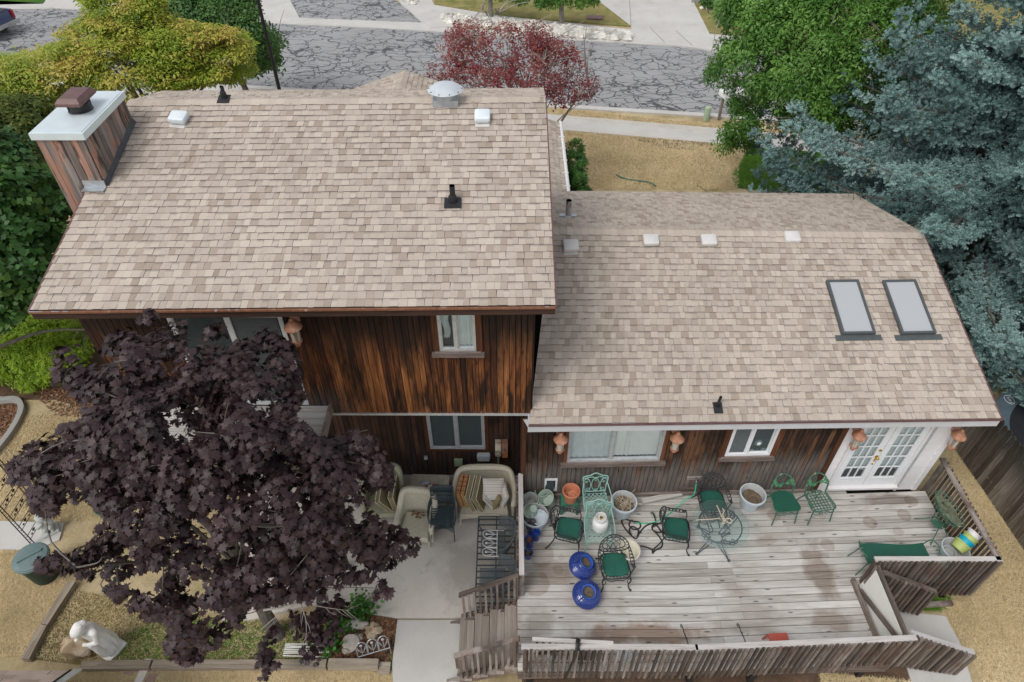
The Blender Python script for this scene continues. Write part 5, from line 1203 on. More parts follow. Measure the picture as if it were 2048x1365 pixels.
mb.tube(path3(pts),.015,7); mb.tube(path3([(1306,1062),(1316,1072),(1324,1085),(1322,1096),(1310,1102),(1305,1108)]),.015,7); mb.tube(path3([(1305,1108),(1303,1100),(1290,1095),(1280,1093)]),.015,7); mb.tube(path3([(1262,1072),(1258,1062),(1264,1055),(1276,1063),(1274,1076)],.035),.015,7)
tag(mb.build('soaker_hose',M['hose_black']),'tangled black hose lying on the deck between urn and chair','hose')
t=thing('spray_nozzle','black hand spray nozzle lying beside the green hose','nozzle',D(1308,1033)+Vector((0,0,.02)))
mb=MB(); mb.tube([(.01,-.12,.0),(.0,-.02,.02),(-.03,.06,.03)],[.012,.018,.016],8); mb.build('handle',M['hose_black'],t); mb=MB(); mb.lathe([(.022,0),(.028,.05),(.02,.055)],12,(-.03,.06,.03),Matrix.Rotation(R(80),3,'X')@Matrix.Rotation(R(-40),3,'Y')); mb.build('head',M['chrome'],t)
# round glass table
tq=D(1441,1049,.72); t=thing('glass_table','round glass table on curly blue-grey iron legs','table',tq)
mb=MB(); mb.lathe([(0,.718),(.525,.718),(.532,.722),(.532,.728),(.525,.732),(0,.732)],56); mb.build('tabletop',M['table_glass'],t)
mb=MB(); mb.tube([(.40*math.cos(i*.1745),.40*math.sin(i*.1745),.70) for i in range(36)],.012,6,True); mb.tube([(.13*math.cos(i*.3491),.13*math.sin(i*.3491),.26) for i in range(18)],.009,6,True); mb.build('ring',M['iron_blue'],t)
for k in range(4):
    a=k*math.pi/2+.55; Mz=Matrix.Rotation(a,3,'Z'); f=lambda r,z,s=0:Mz@Vector((r,s,z))
    mb=MB()
    for s in (-.035,.035): mb.tube(smoothpts([f(.40,.70,s),f(.42,.62,s),f(.30,.48,s),f(.13,.30,s),f(.16,.18,s),f(.34,.08,s*.4),f(.42,.015,0)],6),.010,6)
    mb.ball(f(.43,.022),.03,n=8); mb.tube([f(.36+.045*math.cos(i*.7),.64+.045*math.sin(i*.7)) for i in range(10)],.007,5); mb.tube([f(.22+.05*math.cos(i*.7),.42+.05*math.sin(i*.7)-.0) for i in range(10)],.007,5); mb.build('leg',M['iron_blue'],t)
mb=MB(); r_=lambda x,y:Vector((*(P(x,y,DZ+.73).to_tuple()[:2]),DZ+.743))
mb.tube(smoothpts([r_(1433,1012),r_(1437,1020),r_(1443,1034),r_(1447,1042),r_(1444,1048),r_(1448,1048),r_(1449,1040),r_(1457,1038),r_(1464,1042),r_(1460,1048),r_(1450,1041),r_(1445,1030),r_(1448,1024),r_(1445,1018)],6),.010,6)
mb.tube(smoothpts([r_(1392,1041),r_(1410,1040),r_(1428,1039),r_(1439,1037)],5),.009,6); tag(mb.build('rope',M['rope']),'frayed pale rope lying on the glass table','rope')
# grey metal scraps under the table: a folded stand
t=thing('folded_stand','folded blue-grey iron stand lying under the glass table','stand',D(1450,1045))
mb=MB()
for (a,b) in (((-.25,.05,.03),(.05,-.2,.03)),((-.2,.1,.04),(.1,-.1,.02)),((.18,.2,.03),(.05,-.02,.03)),((-.2,.2,.02),(-.15,-.15,.03))): mb.tube(smoothpts([a,((a[0]+b[0])/2+.03,(a[1]+b[1])/2+.05,.05),b],4),.010,6); mb.tube([(a[0]+.05*math.cos(i*.7),a[1]+.05*math.sin(i*.7),.03) for i in range(10)],.008,5)
mb.build('frame',M['iron_blue'],t)
# black round tray leaning at the wall
q=D(1537,985)+Vector((0,.12,.0)); t=thing('tray','black oval metal tray leaning against the wall behind the grey pot','tray',q,rot=(R(-14),0,0))
mb=MB(); Mx=Matrix.Rotation(R(90),3,'X'); mb.lathe([(0,0),(.24,0),(.27,.012),(.29,.012),(.29,.0)],40,(0,0,.30),Mx,sy=1.1); mb.lathe([(.15,.004),(.16,.012),(.17,.004)],40,(0,0,.30),Mx); mb.build('plate',M['iron'],t)
# green leaf chairs
LEAFOLD=mk('green enamel leaf old',(.07,.22,.10),.5,.3,16)
def leaf_chair(label,loc,rz,solid):
    t=thing('bistro_chair',label,'chair',loc,rz,'green leaf-backed chairs'); m=M['iron_green']
    mb=MB(); seat=smoothpts([(-.24,-.20),(-.20,-.24),(0,-.26),(.20,-.24),(.24,-.20),(.20,.10),(.10,.20),(-.10,.20),(-.20,.10)] and [(-.24,-.22,.45),(0,-.245,.45),(.24,-.22,.45),(.225,.02,.45),(.15,.18,.45),(0,.22,.45),(-.15,.18,.45),(-.225,.02,.45)],5,True)
    mb.tube(seat,.013,6,True)
    if solid: pass
    else:
        for i in range(-3,4):
            h=math.sqrt(max(0,1-(i*.066/.26)**2)); mb.bar((i*.066,-.23,.455),(i*.066,.20*h,.455),.018,.006); 
            yy=-.02+i*.062; mb.bar((-.225+max(0,yy)*.5,yy,.462),(.225-max(0,yy)*.5,yy,.462),.018,.006)
    mb.build('seat',m,t)
    if solid: 
        mb=MB(); mb.prism([(p.x*1.0,p.y*1.0) for p in seat],.462,.482); mb.prism([(p.x*.9,p.y*.9) for p in seat],.482,.486); mb.build('seat_board',M['seat_green'],t)
    for sx in (-1,1):
        mb=MB(); mb.tube(smoothpts([(sx*.22,-.21,.45),(sx*.225,-.23,.25),(sx*.24,-.26,0)],4),.013,6); mb.build('leg',m,t)
        mb=MB(); mb.tube(smoothpts([(sx*.15,.17,.45),(sx*.19,.24,.25),(sx*.23,.31,0)],4),.013,6); mb.build('leg',m,t)
    mb=MB()
    for s in (-1,1): mb.tube([(s*.06+.04*math.cos(i*.62)*s,-.245,.36+.04*math.sin(i*.62)) for i in range(10)],.008,5); mb.tube(smoothpts([(s*.22,-.235,.36),(s*.15,-.245,.32),(s*.10,-.245,.36)],4),.008,5)
    mb.build('scroll',m,t)
    T=Matrix.Translation((0,.16,.45))@Matrix.Rotation(R(-12),4,'X'); f=lambda x,z:T@Vector((x,.10-1.9*x*x,z))
    mb=MB(); hoop=[f(-.225,-.08 if False else -.0)]+[f(.235*math.cos(math.pi-a*math.pi/16),.20+.25*math.sin(math.pi-a*math.pi/16)) for a in range(17)]+[f(.225,0)]
    mb.tube([(-.235,-.17,.46)]+[Vector((p.x,p.y-.0,p.z)) for p in hoop]+[(.235,-.17,.46)],.016,7)
    mb.tube([f(-.235+.47*i/8,.20+.02*math.sin(i*1.2)) for i in range(9)],.010,6); mb.tube(smoothpts([f(0,0),f(-.02,.15),f(.03,.3),f(-.05,.43)],4),.009,6); mb.tube(smoothpts([f(0,.12),f(.12,.26),f(.15,.37)],4),.008,5); mb.tube(smoothpts([f(0,.12),f(-.12,.24),f(-.17,.36)],4),.008,5)
    rs=random.Random(len(label))
    for x,z in ((-.16,.28),(-.10,.20),(.17,.33),(.12,.24),(0,.16),(-.18,.34),(.2,.28)):
        c=f(x,z)+Vector((0,-.02,0)); k=[(0,.05),(.02,.02),(.05,.02),(.03,-.01),(.035,-.045),(0,-.03),(-.035,-.045),(-.03,-.01),(-.05,.02),(-.02,.02)]; a=rs.uniform(0,6); mb.prism([(u*math.cos(a)-v*math.sin(a),u*math.sin(a)+v*math.cos(a)) for u,v in k],-.004,.004,Matrix.Rotation(R(70),3,'X'),c,m=1)
    mb.build('backrest',[m,LEAFOLD],t)
    return t
leaf_chair('green iron chair with solid green seat and leaf back, by the wall',D(1568,1002,.45),R(6),True)
leaf_chair('green iron chair with open lattice seat, left of the french doors',D(1638,1000,.45),R(10),False)
# oval wire planter stand
q=D(1893,1018,.0); q.x=8.38; q.y=7.28; t=thing('planter_stand','green oval wire basket stand by the right railing','plant stand',q,R(96))
mb=MB()
for (s,z) in ((1,.80),(.86,.70),(.72,.63)): mb.tube([(.40*s*math.cos(i*.2094),.16*s*math.sin(i*.2094),z) for i in range(30)],.009,6,True)
for i in range(26): a=i*.2417; mb.tube([(.40*math.cos(a),.16*math.sin(a),.80),(.33*math.cos(a),.13*math.sin(a),.68),(.27*math.cos(a),.10*math.sin(a),.62)],.005,4)
mb.build('basket',M['iron_green'],t)
mb=MB(); mb.grid(lambda u,v:Vector((.37*u*math.cos(v*math.tau),.145*u*math.sin(v*math.tau),.72+.02*math.sin(u*9+v*30)+random.uniform(0,.03))),8,30); mb.build('moss_liner',mk('dry moss',(.12,.14,.09),.95,.4,20,bmp=1,c2=(.22,.17,.11)),t)
for sx in (-1,1):
    for sy in (-1,1): mb=MB(); mb.tube(smoothpts([(sx*.20,sy*.08,.63),(sx*.12,sy*.05,.35),(sx*.22,sy*.14,.12),(sx*.30,sy*.20,.0)],6),.010,6); mb.build('leg',M['iron_green'],t)
mb=MB(); mb.tube([(.13*math.cos(i*.3142),.11*math.sin(i*.3142),.28) for i in range(20)],.008,5,True); mb.lathe([(0,.27),(.12,.27),(.12,.28),(0,.281)],20,sy=.8); mb.build('shelf',M['iron_green'],t)
# green bench
q=D(1790,1108,.42); t=thing('bench','long bottle green bench with leafy iron arms by the small railing','bench',q,R(1))
mb=MB(); out=[]
n=30
top=[(-.60+1.2*i/n,.19+.022*math.sin(i/n*math.pi*2.0+.4)) for i in range(n+1)]; bot=[(.60-1.2*i/n,-.19) for i in range(n+1)]
mb.prism(top+bot if False else (bot[::-1]+top[::-1]),.43,.455); mb.build('seat',M['seat_green'],t)
mb=MB(); mb.tube([(-.58,-.18,.42),(.58,-.18,.42),(.58,.18,.42),(-.58,.18,.42)],.013,6,True); mb.build('frame',M['iron_green'],t)
for sx in (-1,1):
    mb=MB(); mb.tube(smoothpts([(sx*.60,.18,.45),(sx*.68,.16,.62),(sx*.74,0,.64),(sx*.66,-.16,.60),(sx*.60,-.18,.45)],6),.012,6)
    for k in range(4): mb.ball((sx*(.66+.02*k),.12-.08*k,.6),.035,.02,.012,n=6)
    mb.build('arm',M['iron_green'],t)
    for sy in (-1,1): mb=MB(); mb.tube(smoothpts([(sx*.57,sy*.17,.42),(sx*.62,sy*.18,.2),(sx*.68,sy*.2,0)],5),.012,6); mb.build('leg',M['iron_green'],t)
# pots in the right corner
q=rimloc(1912,1098,.42); pot('plant_pot','large grey pot in the right railing corner, holding coloured pots',q,.25,.17,.42,'pot_grey',inner='pot_grey_in',rim=.03,rimh=.05,group='large pale grey pots')
pot('plant_pot','low grey pot tucked beside the green bench end',D(1888,1118)+Vector((0,.02,0)),.13,.10,.26,'pot_grey',inner='pot_grey_in')
ax=Vector((.62,.34,.5)).normalized(); Q=ax.to_track_quat('Z','Y').to_euler(); base=q+Vector((.05,.03,.36))
for k,(c,lab) in enumerate((('lime','lime green pot, lowest of the coloured stack'),('turq','turquoise pot nested in the coloured stack'),('lime','lime green pot above the turquoise one'),('white_paint','white pot topmost in the coloured stack'))):
    pot('plant_pot',lab,base+ax*(.095*k),.165-.006*k,.12-.006*k,.17,c,rot=tuple(Q),inner=c,group='nested coloured pots',rim=.018,rimh=.03)
# odds along the front railing
q=P(1552,1288,DZ); t=thing('kids_chair','faded red plastic child chair behind the front railing','chair',(q.x-.02,4.97,DZ+.002),R(183))
mb=MB()
def shell(u,v):
    x=(u-.5)*.34*(1-.18*v); z=.26+.34*v; return Vector((x,.13+.04*v-.25*x*x*2,z))
mb.grid(shell,10,8); mb.grid(lambda u,v:shell(1-u,v)+Vector((0,.018,0)),10,8); mb.tube([shell(0,0),shell(0,.5),shell(0,1)]+[shell(i/8,1) for i in range(1,9)]+[shell(1,.5),shell(1,0)],.014,6); mb.build('backrest',M['red_plastic'],t)
mb=MB(); mb.prism([(-.17,-.15),(.17,-.15),(.16,.14),(-.16,.14)],.24,.262); mb.build('seat',M['red_plastic'],t)
for sx in (-1,1):
    for sy in (-1,1): mb=MB(); mb.bar((sx*.15,sy*.13,.245),(sx*.18,sy*.17,0),.035,.03); mb.build('leg',M['red_plastic'],t,smooth=0)
q=P(1247,1300,DZ+.1); pot('bowl','white glazed bowl on the deck, just showing over the front railing',(q.x,4.80,DZ+.002),.13,.08,.16,'vent_white',inner='plastic_grey',rim=.015,rimh=.02)
# loose gate piece leaning inside the railing
g=thing('loose_gate','unhinged grey slatted gate leaning inside the front railing','gate',(.35,4.72,DZ),R(-2))
mb=MB()
for i in range(13): mb.bar((.06+i*.105,.04,.10),(.06+i*.105,-.0,.86),.045,.02,up=(0,1,0))
mb.build('slats',M['rail_wood'],g,smooth=0)
for z,yo in ((.98,.02),(.14,.07)): mb=MB(); mb.bar((-.02,yo-.01,z-.04),(1.30,yo-.01,z-.09),.05,.05); mb.build('rail',M['cap_wood'],g,smooth=0)
mb=MB(); mb.bar((.05,.08,.18),(1.25,.06,.78),.03,.09); mb.build('brace',M['rail_wood'],g,smooth=0)
mb=MB(); x=1.02; mb.tube(smoothpts([(x+.04,4.74,1.50),(x+.05,4.74,1.80),(x+.03,4.66,1.87),(x+.02,4.56,1.82),(x,4.52,1.6),(x-.06,4.50,1.2),(x-.12,4.50,.75)],6),.022,7); mb.tube(smoothpts([(x+.10,4.74,1.52),(x+.08,4.72,1.80),(x+.05,4.60,1.83),(x+.10,4.52,1.6),(x+.12,4.52,1.3)],6),.02,7); mb.ball((x+.05,4.63,1.84),.04,.04,.035,n=8)
tag(mb.build('strap',M['hose_black']),'black strap knotted over the front railing cap','strap')
for k,(px,py) in enumerate(((1368,1268),(1482,1266))):
    q=P(px,py,DZ); mb=MB(); mb.tube(smoothpts([(.03,-.25,.012),(.02,-.10,.012),(0,.03,.012),(.0,.12,.012),(-.015,.16,.012),(-.035,.14,.012),(-.02,.10,.012)],5),.007,5); mb.tube([(.02,-.09,.02),(.0,-.02,.02),(.02,.0,.02)],.007,5)
    tag(mb.build('plant_hook',M['black_metal'],loc=Vector((q.x,q.y,DZ)),rz=.05),['black shepherd hook lying on the deck near mid railing','black shepherd hook lying left of the red chair'][k],'hook',group='shepherd hooks')
# ================================================================== PATIO
def G(px,py,z=0): q=P(px,py,z); return Vector((q.x,q.y,.052 if z==0 else 0.052))
def wicker_shell(w,d,ha,hb,t,mat,roll=.05):
    """barrel back and arms of a wicker seat: U-shaped wall with a rolled rim"""
    def plan(u):  # 0..1 from left arm front round the back to right arm front
        a=math.pi*(1.12-1.24*u); ex=.55
        c,s=math.cos(a),math.sin(a); x=math.copysign(abs(c)**ex,c)*w/2; y=math.copysign(abs(s)**ex,s)*d/2 if s>0 else s*d*.95
        return Vector((x,y,0))
    def h(u): k=abs(u-.5)*2; return ha+(hb-ha)*(1/(1+math.exp((k-.58)*14)))
    n=44; mb=MB()
    def out(u,v): p=plan(u); z=.10+(h(u)-.10)*v; q=1+.06*(v-.5); lean=.10*max(0,(h(u)-ha))/(hb-ha+1e-6)*v; return Vector((p.x*q,p.y*q+lean,z))
    mb.grid(lambda u,v:out(u,v),n,8); mb.grid(lambda u,v:Vector((out(1-u,v).x*.93,out(1-u,v).y*.93-.01,out(1-u,v).z)),n,8)
    mb.build('back_and_arms',M[mat],t)
    mb=MB(); pts=[out(i/n,1)*1.0 for i in range(n+1)]; pts=[Vector((p.x*.99,p.y*.99,p.z)) for p in pts]
    pts=[Vector((pts[0].x,pts[0].y-.01,.12)),Vector((pts[0].x,pts[0].y-.02,.35))]+pts+[Vector((pts[-1].x,pts[-1].y-.02,.35)),Vector((pts[-1].x,pts[-1].y-.01,.12))]
    mb.tube(pts,[.03,.035]+[roll*(.9+.35*(1-min(1,abs(i/n-.5)*2.4))) for i in range(n+1)]+[.035,.03],10); mb.build('rolled_rim',M[mat],t)
    mb=MB()
    def seat(u,v):
        p=plan(u); yb=p.y*.9; 
        return Vector((0,0,0))
    sw,sd=w*.80,d*.86
    mb.grid(lambda u,v:Vector(((u-.5)*sw*(1-.12*v),-d*.52+sd*v,.40+.02*math.sin(u*math.pi)*(1-v)+.0)),12,10)
    mb.grid(lambda u,v:Vector(((u-.5)*sw,-d*.52-.015*math.sin(v*math.pi),.40-(.17+.05*math.cos(u*math.pi*4))*(1-v) if False else .40-(.22-.07*math.sin(u*math.pi)**.7)*(1-v))),16,4)
    mb.build('seat',M[mat],t)
    for sx in (-1,1):
        for y in (-d*.48,d*.42): mb=MB(); mb.tube([(sx*w*.40,y,.24),(sx*w*.40,y,.06),(sx*w*.41,y,.0)],[.028,.024,.030],8); mb.build('leg',M[mat],t)
q=G(834,1050,.4); q=Vector((*P(834,1046,.42).to_tuple()[:2],.052)); t=thing('wicker_armchair','empty cream wicker armchair with leaves on its seat, in front of the wicker table','armchair',q,R(-6))
wicker_shell(.74,.66,.60,.93,t,'wicker',.065)
mb=MB()
for i in range(26): c=Vector((random.uniform(-.16,.16),random.uniform(.08,.22),.43)); a=random.uniform(0,6.3); mb.add([c+Vector((.03*math.cos(a+k*1.6),.02*math.sin(a+k*1.6),random.uniform(0,.012))) for k in range(4)],[(0,1,2,3)])
o=mb.build('fallen_leaves',M['litter'],smooth=0,loc=q,rz=R(-6)); tag(o,'brown fallen leaves heaped at the back of the cream wicker seat','leaves',kind='stuff')
q=Vector((*P(768,1000,.42).to_tuple()[:2],.052)); t=thing('wicker_armchair','sage wicker armchair against the wall, holding upright olive cushions','armchair',q,R(3)); wicker_shell(.80,.70,.58,.98,t,'wicker_green',.06)
def boxcushion(name,label,loc,rot,sx,sy,sz,mat,group,pip='piping'):
    t=thing(name,label,'cushion',loc,0,group,rot=rot); mb=MB(); n=8
    for s in (1,-1):
        mb.grid(lambda u,v:Vector(((u-.5)*sx*s,(v-.5)*sy,s*(sz/2+.018*math.sin(u*math.pi)*math.sin(v*math.pi)))),n,n)
    mb.grid(lambda u,v:Vector(((u-.5)*sx,-sy/2,(v-.5)*sz)),n,2); mb.grid(lambda u,v:Vector(((.5-u)*sx,sy/2,(v-.5)*sz)),n,2); mb.grid(lambda u,v:Vector((sx/2,(u-.5)*sy,(v-.5)*sz)),n,2); mb.grid(lambda u,v:Vector((-sx/2,(.5-u)*sy,(v-.5)*sz)),n,2)
    mb.build('cover',M[mat],t)
    if pip:
        mb=MB()
        for z in (-sz/2,sz/2): mb.tube([(-sx/2,-sy/2,z),(sx/2,-sy/2,z),(sx/2,sy/2,z),(-sx/2,sy/2,z)],.008,5,True)
        mb.build('piping',M[pip],t)
    return t
g='olive seat cushions with white piping'
boxcushion('seat_cushion','olive cushion leaning flat in the sage wicker armchair',q+Vector((.08,-.05,.62)),(R(10),R(62),R(8)),.50,.56,.10,'olive',g)
boxcushion('seat_cushion','olive cushion standing upright at the right arm of the sage armchair',q+Vector((.27,.0,.64)),(R(6),R(84),R(4)),.50,.58,.10,'olive',g)
# wicker table with red spray bottle
q=Vector((*P(858,975,.48).to_tuple()[:2],.052)); t=thing('wicker_table','low dusty wicker table between the sage armchair and the loveseat','table',q,R(-2))
mb=MB(); pr=[]
for (cx,cy,a0) in ((1,1,0),(-1,1,90),(-1,-1,180),(1,-1,270)):
    for k in (0,30,60,90): a=R(a0+k); pr.append((cx*.36+.06*math.cos(a),cy*.22+.06*math.sin(a)))
mb.prism(pr,.44,.485); mb.tube([(x,y,.475) for x,y in pr],.02,7,True); mb.build('tabletop',M['wicker_old'],t)
mb=MB(); mb.prism([(x*.93,y*.93) for x,y in pr],.16,.44); mb.build('apron',M['wicker_old'],t)
for sx in (-1,1):
    for sy in (-1,1): mb=MB(); mb.tube([(sx*.34,sy*.20,.2),(sx*.35,sy*.21,0)],.025,8); mb.build('leg',M['wicker_old'],t)
e=thing('fire_extinguisher','small red fire extinguisher lying on the dusty wicker table','extinguisher',q+Vector((.05,-.08,.545)),rot=(0,R(90),R(14)))
mb=MB(); mb.lathe([(.03,-.14),(.052,-.125),(.055,-.11),(.055,.08),(.045,.11),(.022,.125)],18); mb.build('tank',M['red'],e)
mb=MB(); mb.lathe([(.056,-.05),(.0565,.04)],18); mb.build('label_band',M['white_panel'],e)
mb=MB(); mb.tube([(0,0,.12),(0,0,.17)],.02,8); mb.bar((0,0,.17),(0,-.09,.20),.02,.015); mb.bar((0,0,.155),(0,-.09,.15),.02,.012); mb.tube(smoothpts([(0,.0,.15),(.03,.05,.17),(.04,.08,.08)],5),.008,6); mb.build('valve',M['hose_black'],e)
mb=MB(); mb.lathe([(.03,0),(.034,.01),(.034,.11),(.014,.135),(.014,.16),(0,.161)],16); o=mb.build('spray_bottle',mk('pale blue bottle',(.55,.60,.75),.3,.05),loc=q+Vector((.0,.06,.525)),rot=(R(90),0,R(-70))); tag(o,'pale blue plastic bottle lying beside the red extinguisher','bottle')
# stack of iron chairs
def stack_chair(label,loc):
    t=thing('stacking_chair',label,'chair',loc,R(2),'stacked black iron patio chairs'); m=M['iron_blue']
    mb=MB()
    for i in range(8): mb.bar((-.22,-.22+i*.058,.42-.004*i),(.22,-.22+i*.058,.42-.004*i),.03,.005)
    for s in (-1,1): mb.bar((s*.225,-.24,.42),(s*.225,.22,.40),.016,.012)
    mb.build('seat',m,t)
    for s in (-1,1):
        mb=MB(); mb.tube(smoothpts([(s*.225,-.22,.42),(s*.235,-.26,.22),(s*.23,-.30,.03)],4),.010,6); mb.tube([(s*.23,-.30-.03*math.sin(i*.7),.03-.0+.03*(1-math.cos(i*.7))) for i in range(8)],.010,5); mb.tube([(s*.23,-.24,.25),(0,-.18,.40)],.007,5); mb.build('leg',m,t)
        mb=MB(); mb.tube(smoothpts([(s*.22,.22,.40),(s*.23,.26,.2),(s*.235,.32,.0)],4),.010,6); mb.build('leg',m,t)
        mb=MB(); mb.tube(smoothpts([(s*.23,.26,.63),(s*.27,.10,.64),(s*.28,-.14,.62),(s*.265,-.19,.58),(s*.245,-.20,.45)],4),.010,6); mb.build('arm',m,t)
    mb=MB(); [mb.tube(smoothpts([(s*.22,.22,.40),(s*.23,.26,.65),(s*.235,.32,.86)],4),.010,6) for s in (-1,1)]; top=[(.235*math.cos(math.pi*(1-i/10)),.30+.02,.84+.08*math.sin(math.pi*i/10)) for i in range(11)]
    for i in range(10): mb.bar(top[i],top[i+1],.012,.055,up=(0,1,.2))
    for k in range(1,3): 
        a=[(.23*math.cos(math.pi*(1-i/10)),.30-.03*k,.70-.12*(k-1)+.06*math.sin(math.pi*i/10)) for i in range(11)]
        for i in range(10): mb.bar(a[i],a[i+1],.010,.02,up=(0,1,.2))
    mb.build('backrest',m,t); return t
q=G(889,1085); q=Vector((*P(889,1062,.0).to_tuple()[:2],.052))
sc0=None
for i,w_ in enumerate(('bottom','second from the bottom','middle','second from the top','top')):
    lab={'bottom':'bottom black iron chair of the stack on the patio'}.get(w_,f'black iron chair {w_} of the stack on the patio' if w_!='top' else 'topmost black iron chair of the stack on the patio')
    loc=q+Vector((.004*i,-.022*i,.085*i))
    if sc0 is None: sc0=stack_chair(lab,loc)
    else: dup(sc0,loc,R(2),lab)
# loveseat
q=Vector((*P(969,1000,.42).to_tuple()[:2],.052)); t=thing('wicker_loveseat','cream wicker loveseat heaped with cushions by the recessed wall','loveseat',q,0); wicker_shell(1.26,.72,.56,.90,t,'wicker',.06)
g='olive seat cushions with white piping'
boxcushion('seat_cushion','red and tan woven cushion standing at the left arm of the loveseat',q+Vector((-.47,.04,.66)),(R(8),R(80),0),.46,.50,.08,'plaid','red and tan woven cushions',None)
boxcushion('seat_cushion','red and tan woven cushion next to the olive ones on the loveseat',q+Vector((-.37,.03,.66)),(R(8),R(80),0),.46,.50,.08,'plaid','red and tan woven cushions',None)
boxcushion('seat_cushion','olive cushion on the loveseat touching the red woven cushions',q+Vector((-.23,-.04,.67)),(R(5),R(76),R(-4)),.50,.56,.10,'olive',g)
boxcushion('seat_cushion','olive cushion on the loveseat touching the striped pillows',q+Vector((-.08,-.05,.66)),(R(5),R(72),R(-4)),.50,.56,.10,'olive',g)
def pillow(label,loc,rot,mat,s=.42):
    mb=MB(); mb.pillow((0,0,0),s,s,.16); o=mb.build('pillow',M[mat],loc=loc,rot=rot,smooth=60); return tag(o,label,'pillow',group='loveseat pillows')
pillow('striped cream pillow lying topmost on the loveseat pillows',q+Vector((.20,-.02,.80)),(R(36),R(4),R(4)),'ticking',.44)
pillow('striped cream pillow wedged beside the olive cushion, under the top pillow',q+Vector((.10,-.06,.62)),(R(10),R(62),R(6)),'ticking',.40)
pillow('plain olive pillow between two striped ones on the loveseat',q+Vector((.25,-.07,.60)),(R(6),R(-70),R(4)),'olive',.40)
pillow('striped cream pillow against the right arm of the loveseat',q+Vector((.40,-.03,.63)),(R(12),R(-72),R(2)),'ticking',.42)
# double glider
q=Vector((*P(990,1122,.36).to_tuple()[:2],.052)); t=thing('patio_glider','blue-grey iron double glider with two mesh barrel seats beside the deck','glider',q,0)
mb=MB(); 
for yy in (-.98,.98): mb.tube([(-.36,yy,.36),(.40,yy,.36)],.014,6)
for xx in (-.36,.02,.40): mb.tube([(xx,-.98,.36),(xx,.98,.36)],.014,6)
for i in range(15): yy=-.91+i*.13; mb.bar((-.36,yy,.365),(.40,yy,.365),.032,.008)
mb.build('slatted_frame',M['iron_blue'],t)
for xx in (-.34,.38):
    for yy in (-.9,.9): mb=MB(); mb.tube(smoothpts([(xx,yy,.36),(xx-.02,yy,.2),(xx+.02,yy,.0)],4),.013,6); mb.build('leg',M['iron_blue'],t)
mesh_=mk('expanded metal mesh',(.095,.12,.13),.6,.3,30)
for k,yy in enumerate((.36,-.50)):
    mb=MB(); Mr=Matrix.Rotation(R(-90),4,'Z'); f=lambda v:Vector((0,yy,0))+(Mr@Vector(v))
    for i in range(22): a=-.24+i*.0229; mb.bar(f((a,-.26,.47)),f((a,.20,.45)),.010,.004); mb.bar(f((-.24,-.26+i*.0219,.472)),f((.24,-.26+i*.0219,.472)),.010,.004)
    mb.tube([f(p) for p in ((-.25,-.28,.47),(.25,-.28,.47),(.25,.2,.45),(-.25,.2,.45))],.012,6,True)
    s=mb.build('seat',mesh_,t,smooth=0)
    mb=MB()
    def bk(u,v):
        a=math.pi*(u); x=.34*math.cos(a); y=.08+.26*math.sin(a); hh=.30+.20*math.sin(a)**2; return f((x*(1+.12*v),y*(1+.25*v),.47+hh*v))
    for i in range(41): mb.tube([bk(i/40,j/4) for j in range(5)],.0042,4,caps=False)
    for j in range(15): mb.tube([bk(i/20,j/14) for i in range(21)],.0042,4,caps=False)
    mb.tube([bk(i/24,1) for i in range(25)],.014,6); mb.tube([bk(0,v/3) for v in range(4)],.012,6); mb.tube([bk(1,v/3) for v in range(4)],.012,6); mb.build('backrest',mesh_,t,smooth=0)
def edging(label,loc,rot,mat,n=3,group='arched wire garden edging panels'):
    t=thing('garden_edging',label,'edging',loc,0,group,rot=rot); mb=MB(); w_=.20
    for i in range(n):
        x=(i-(n-1)/2)*w_
        mb.tube([(x-w_*.46,0,0),(x-w_*.46,0,.18)]+[(x+w_*.46*math.cos(math.pi*(1-k/12)),0,.18+.11*math.sin(math.pi*k/12)) for k in range(13)]+[(x+w_*.46,0,0)],.009,5)
        mb.tube([(x,0,0),(x,0,.2)],.007,5); mb.ball((x,0,.215),.03,.008,.025,n=8)
        for s in (-1,1): mb.tube(smoothpts([(x,0,.06),(x+s*.04,0,.10),(x+s*.075,0,.19)],4),.007,5); mb.ball((x+s*.055,0,.13),.026,.005,.012,n=6,M=Matrix.Rotation(s*-.9,3,'Y'))
    mb.tube([(-n*w_/2,0,.0),(n*w_/2,0,.0)],.010,6); mb.build('panel',M[mat],t)
    for s in (-1,1): mb=MB(); mb.tube([(s*n*w_/2*.98,0,0),(s*n*w_/2*.98,0,-.14)],.007,5); mb.build('spike',M[mat],t)
    return t
edging('white arched wire edging resting on the glider seat',q+Vector((.04,.28,.50)),(R(-86),R(0),R(90)),'white_paint')
edging('grey arched wire edging stuck in the soil by the rocks',P(748,1305,.16),(R(-28),0,R(17)),'galv')
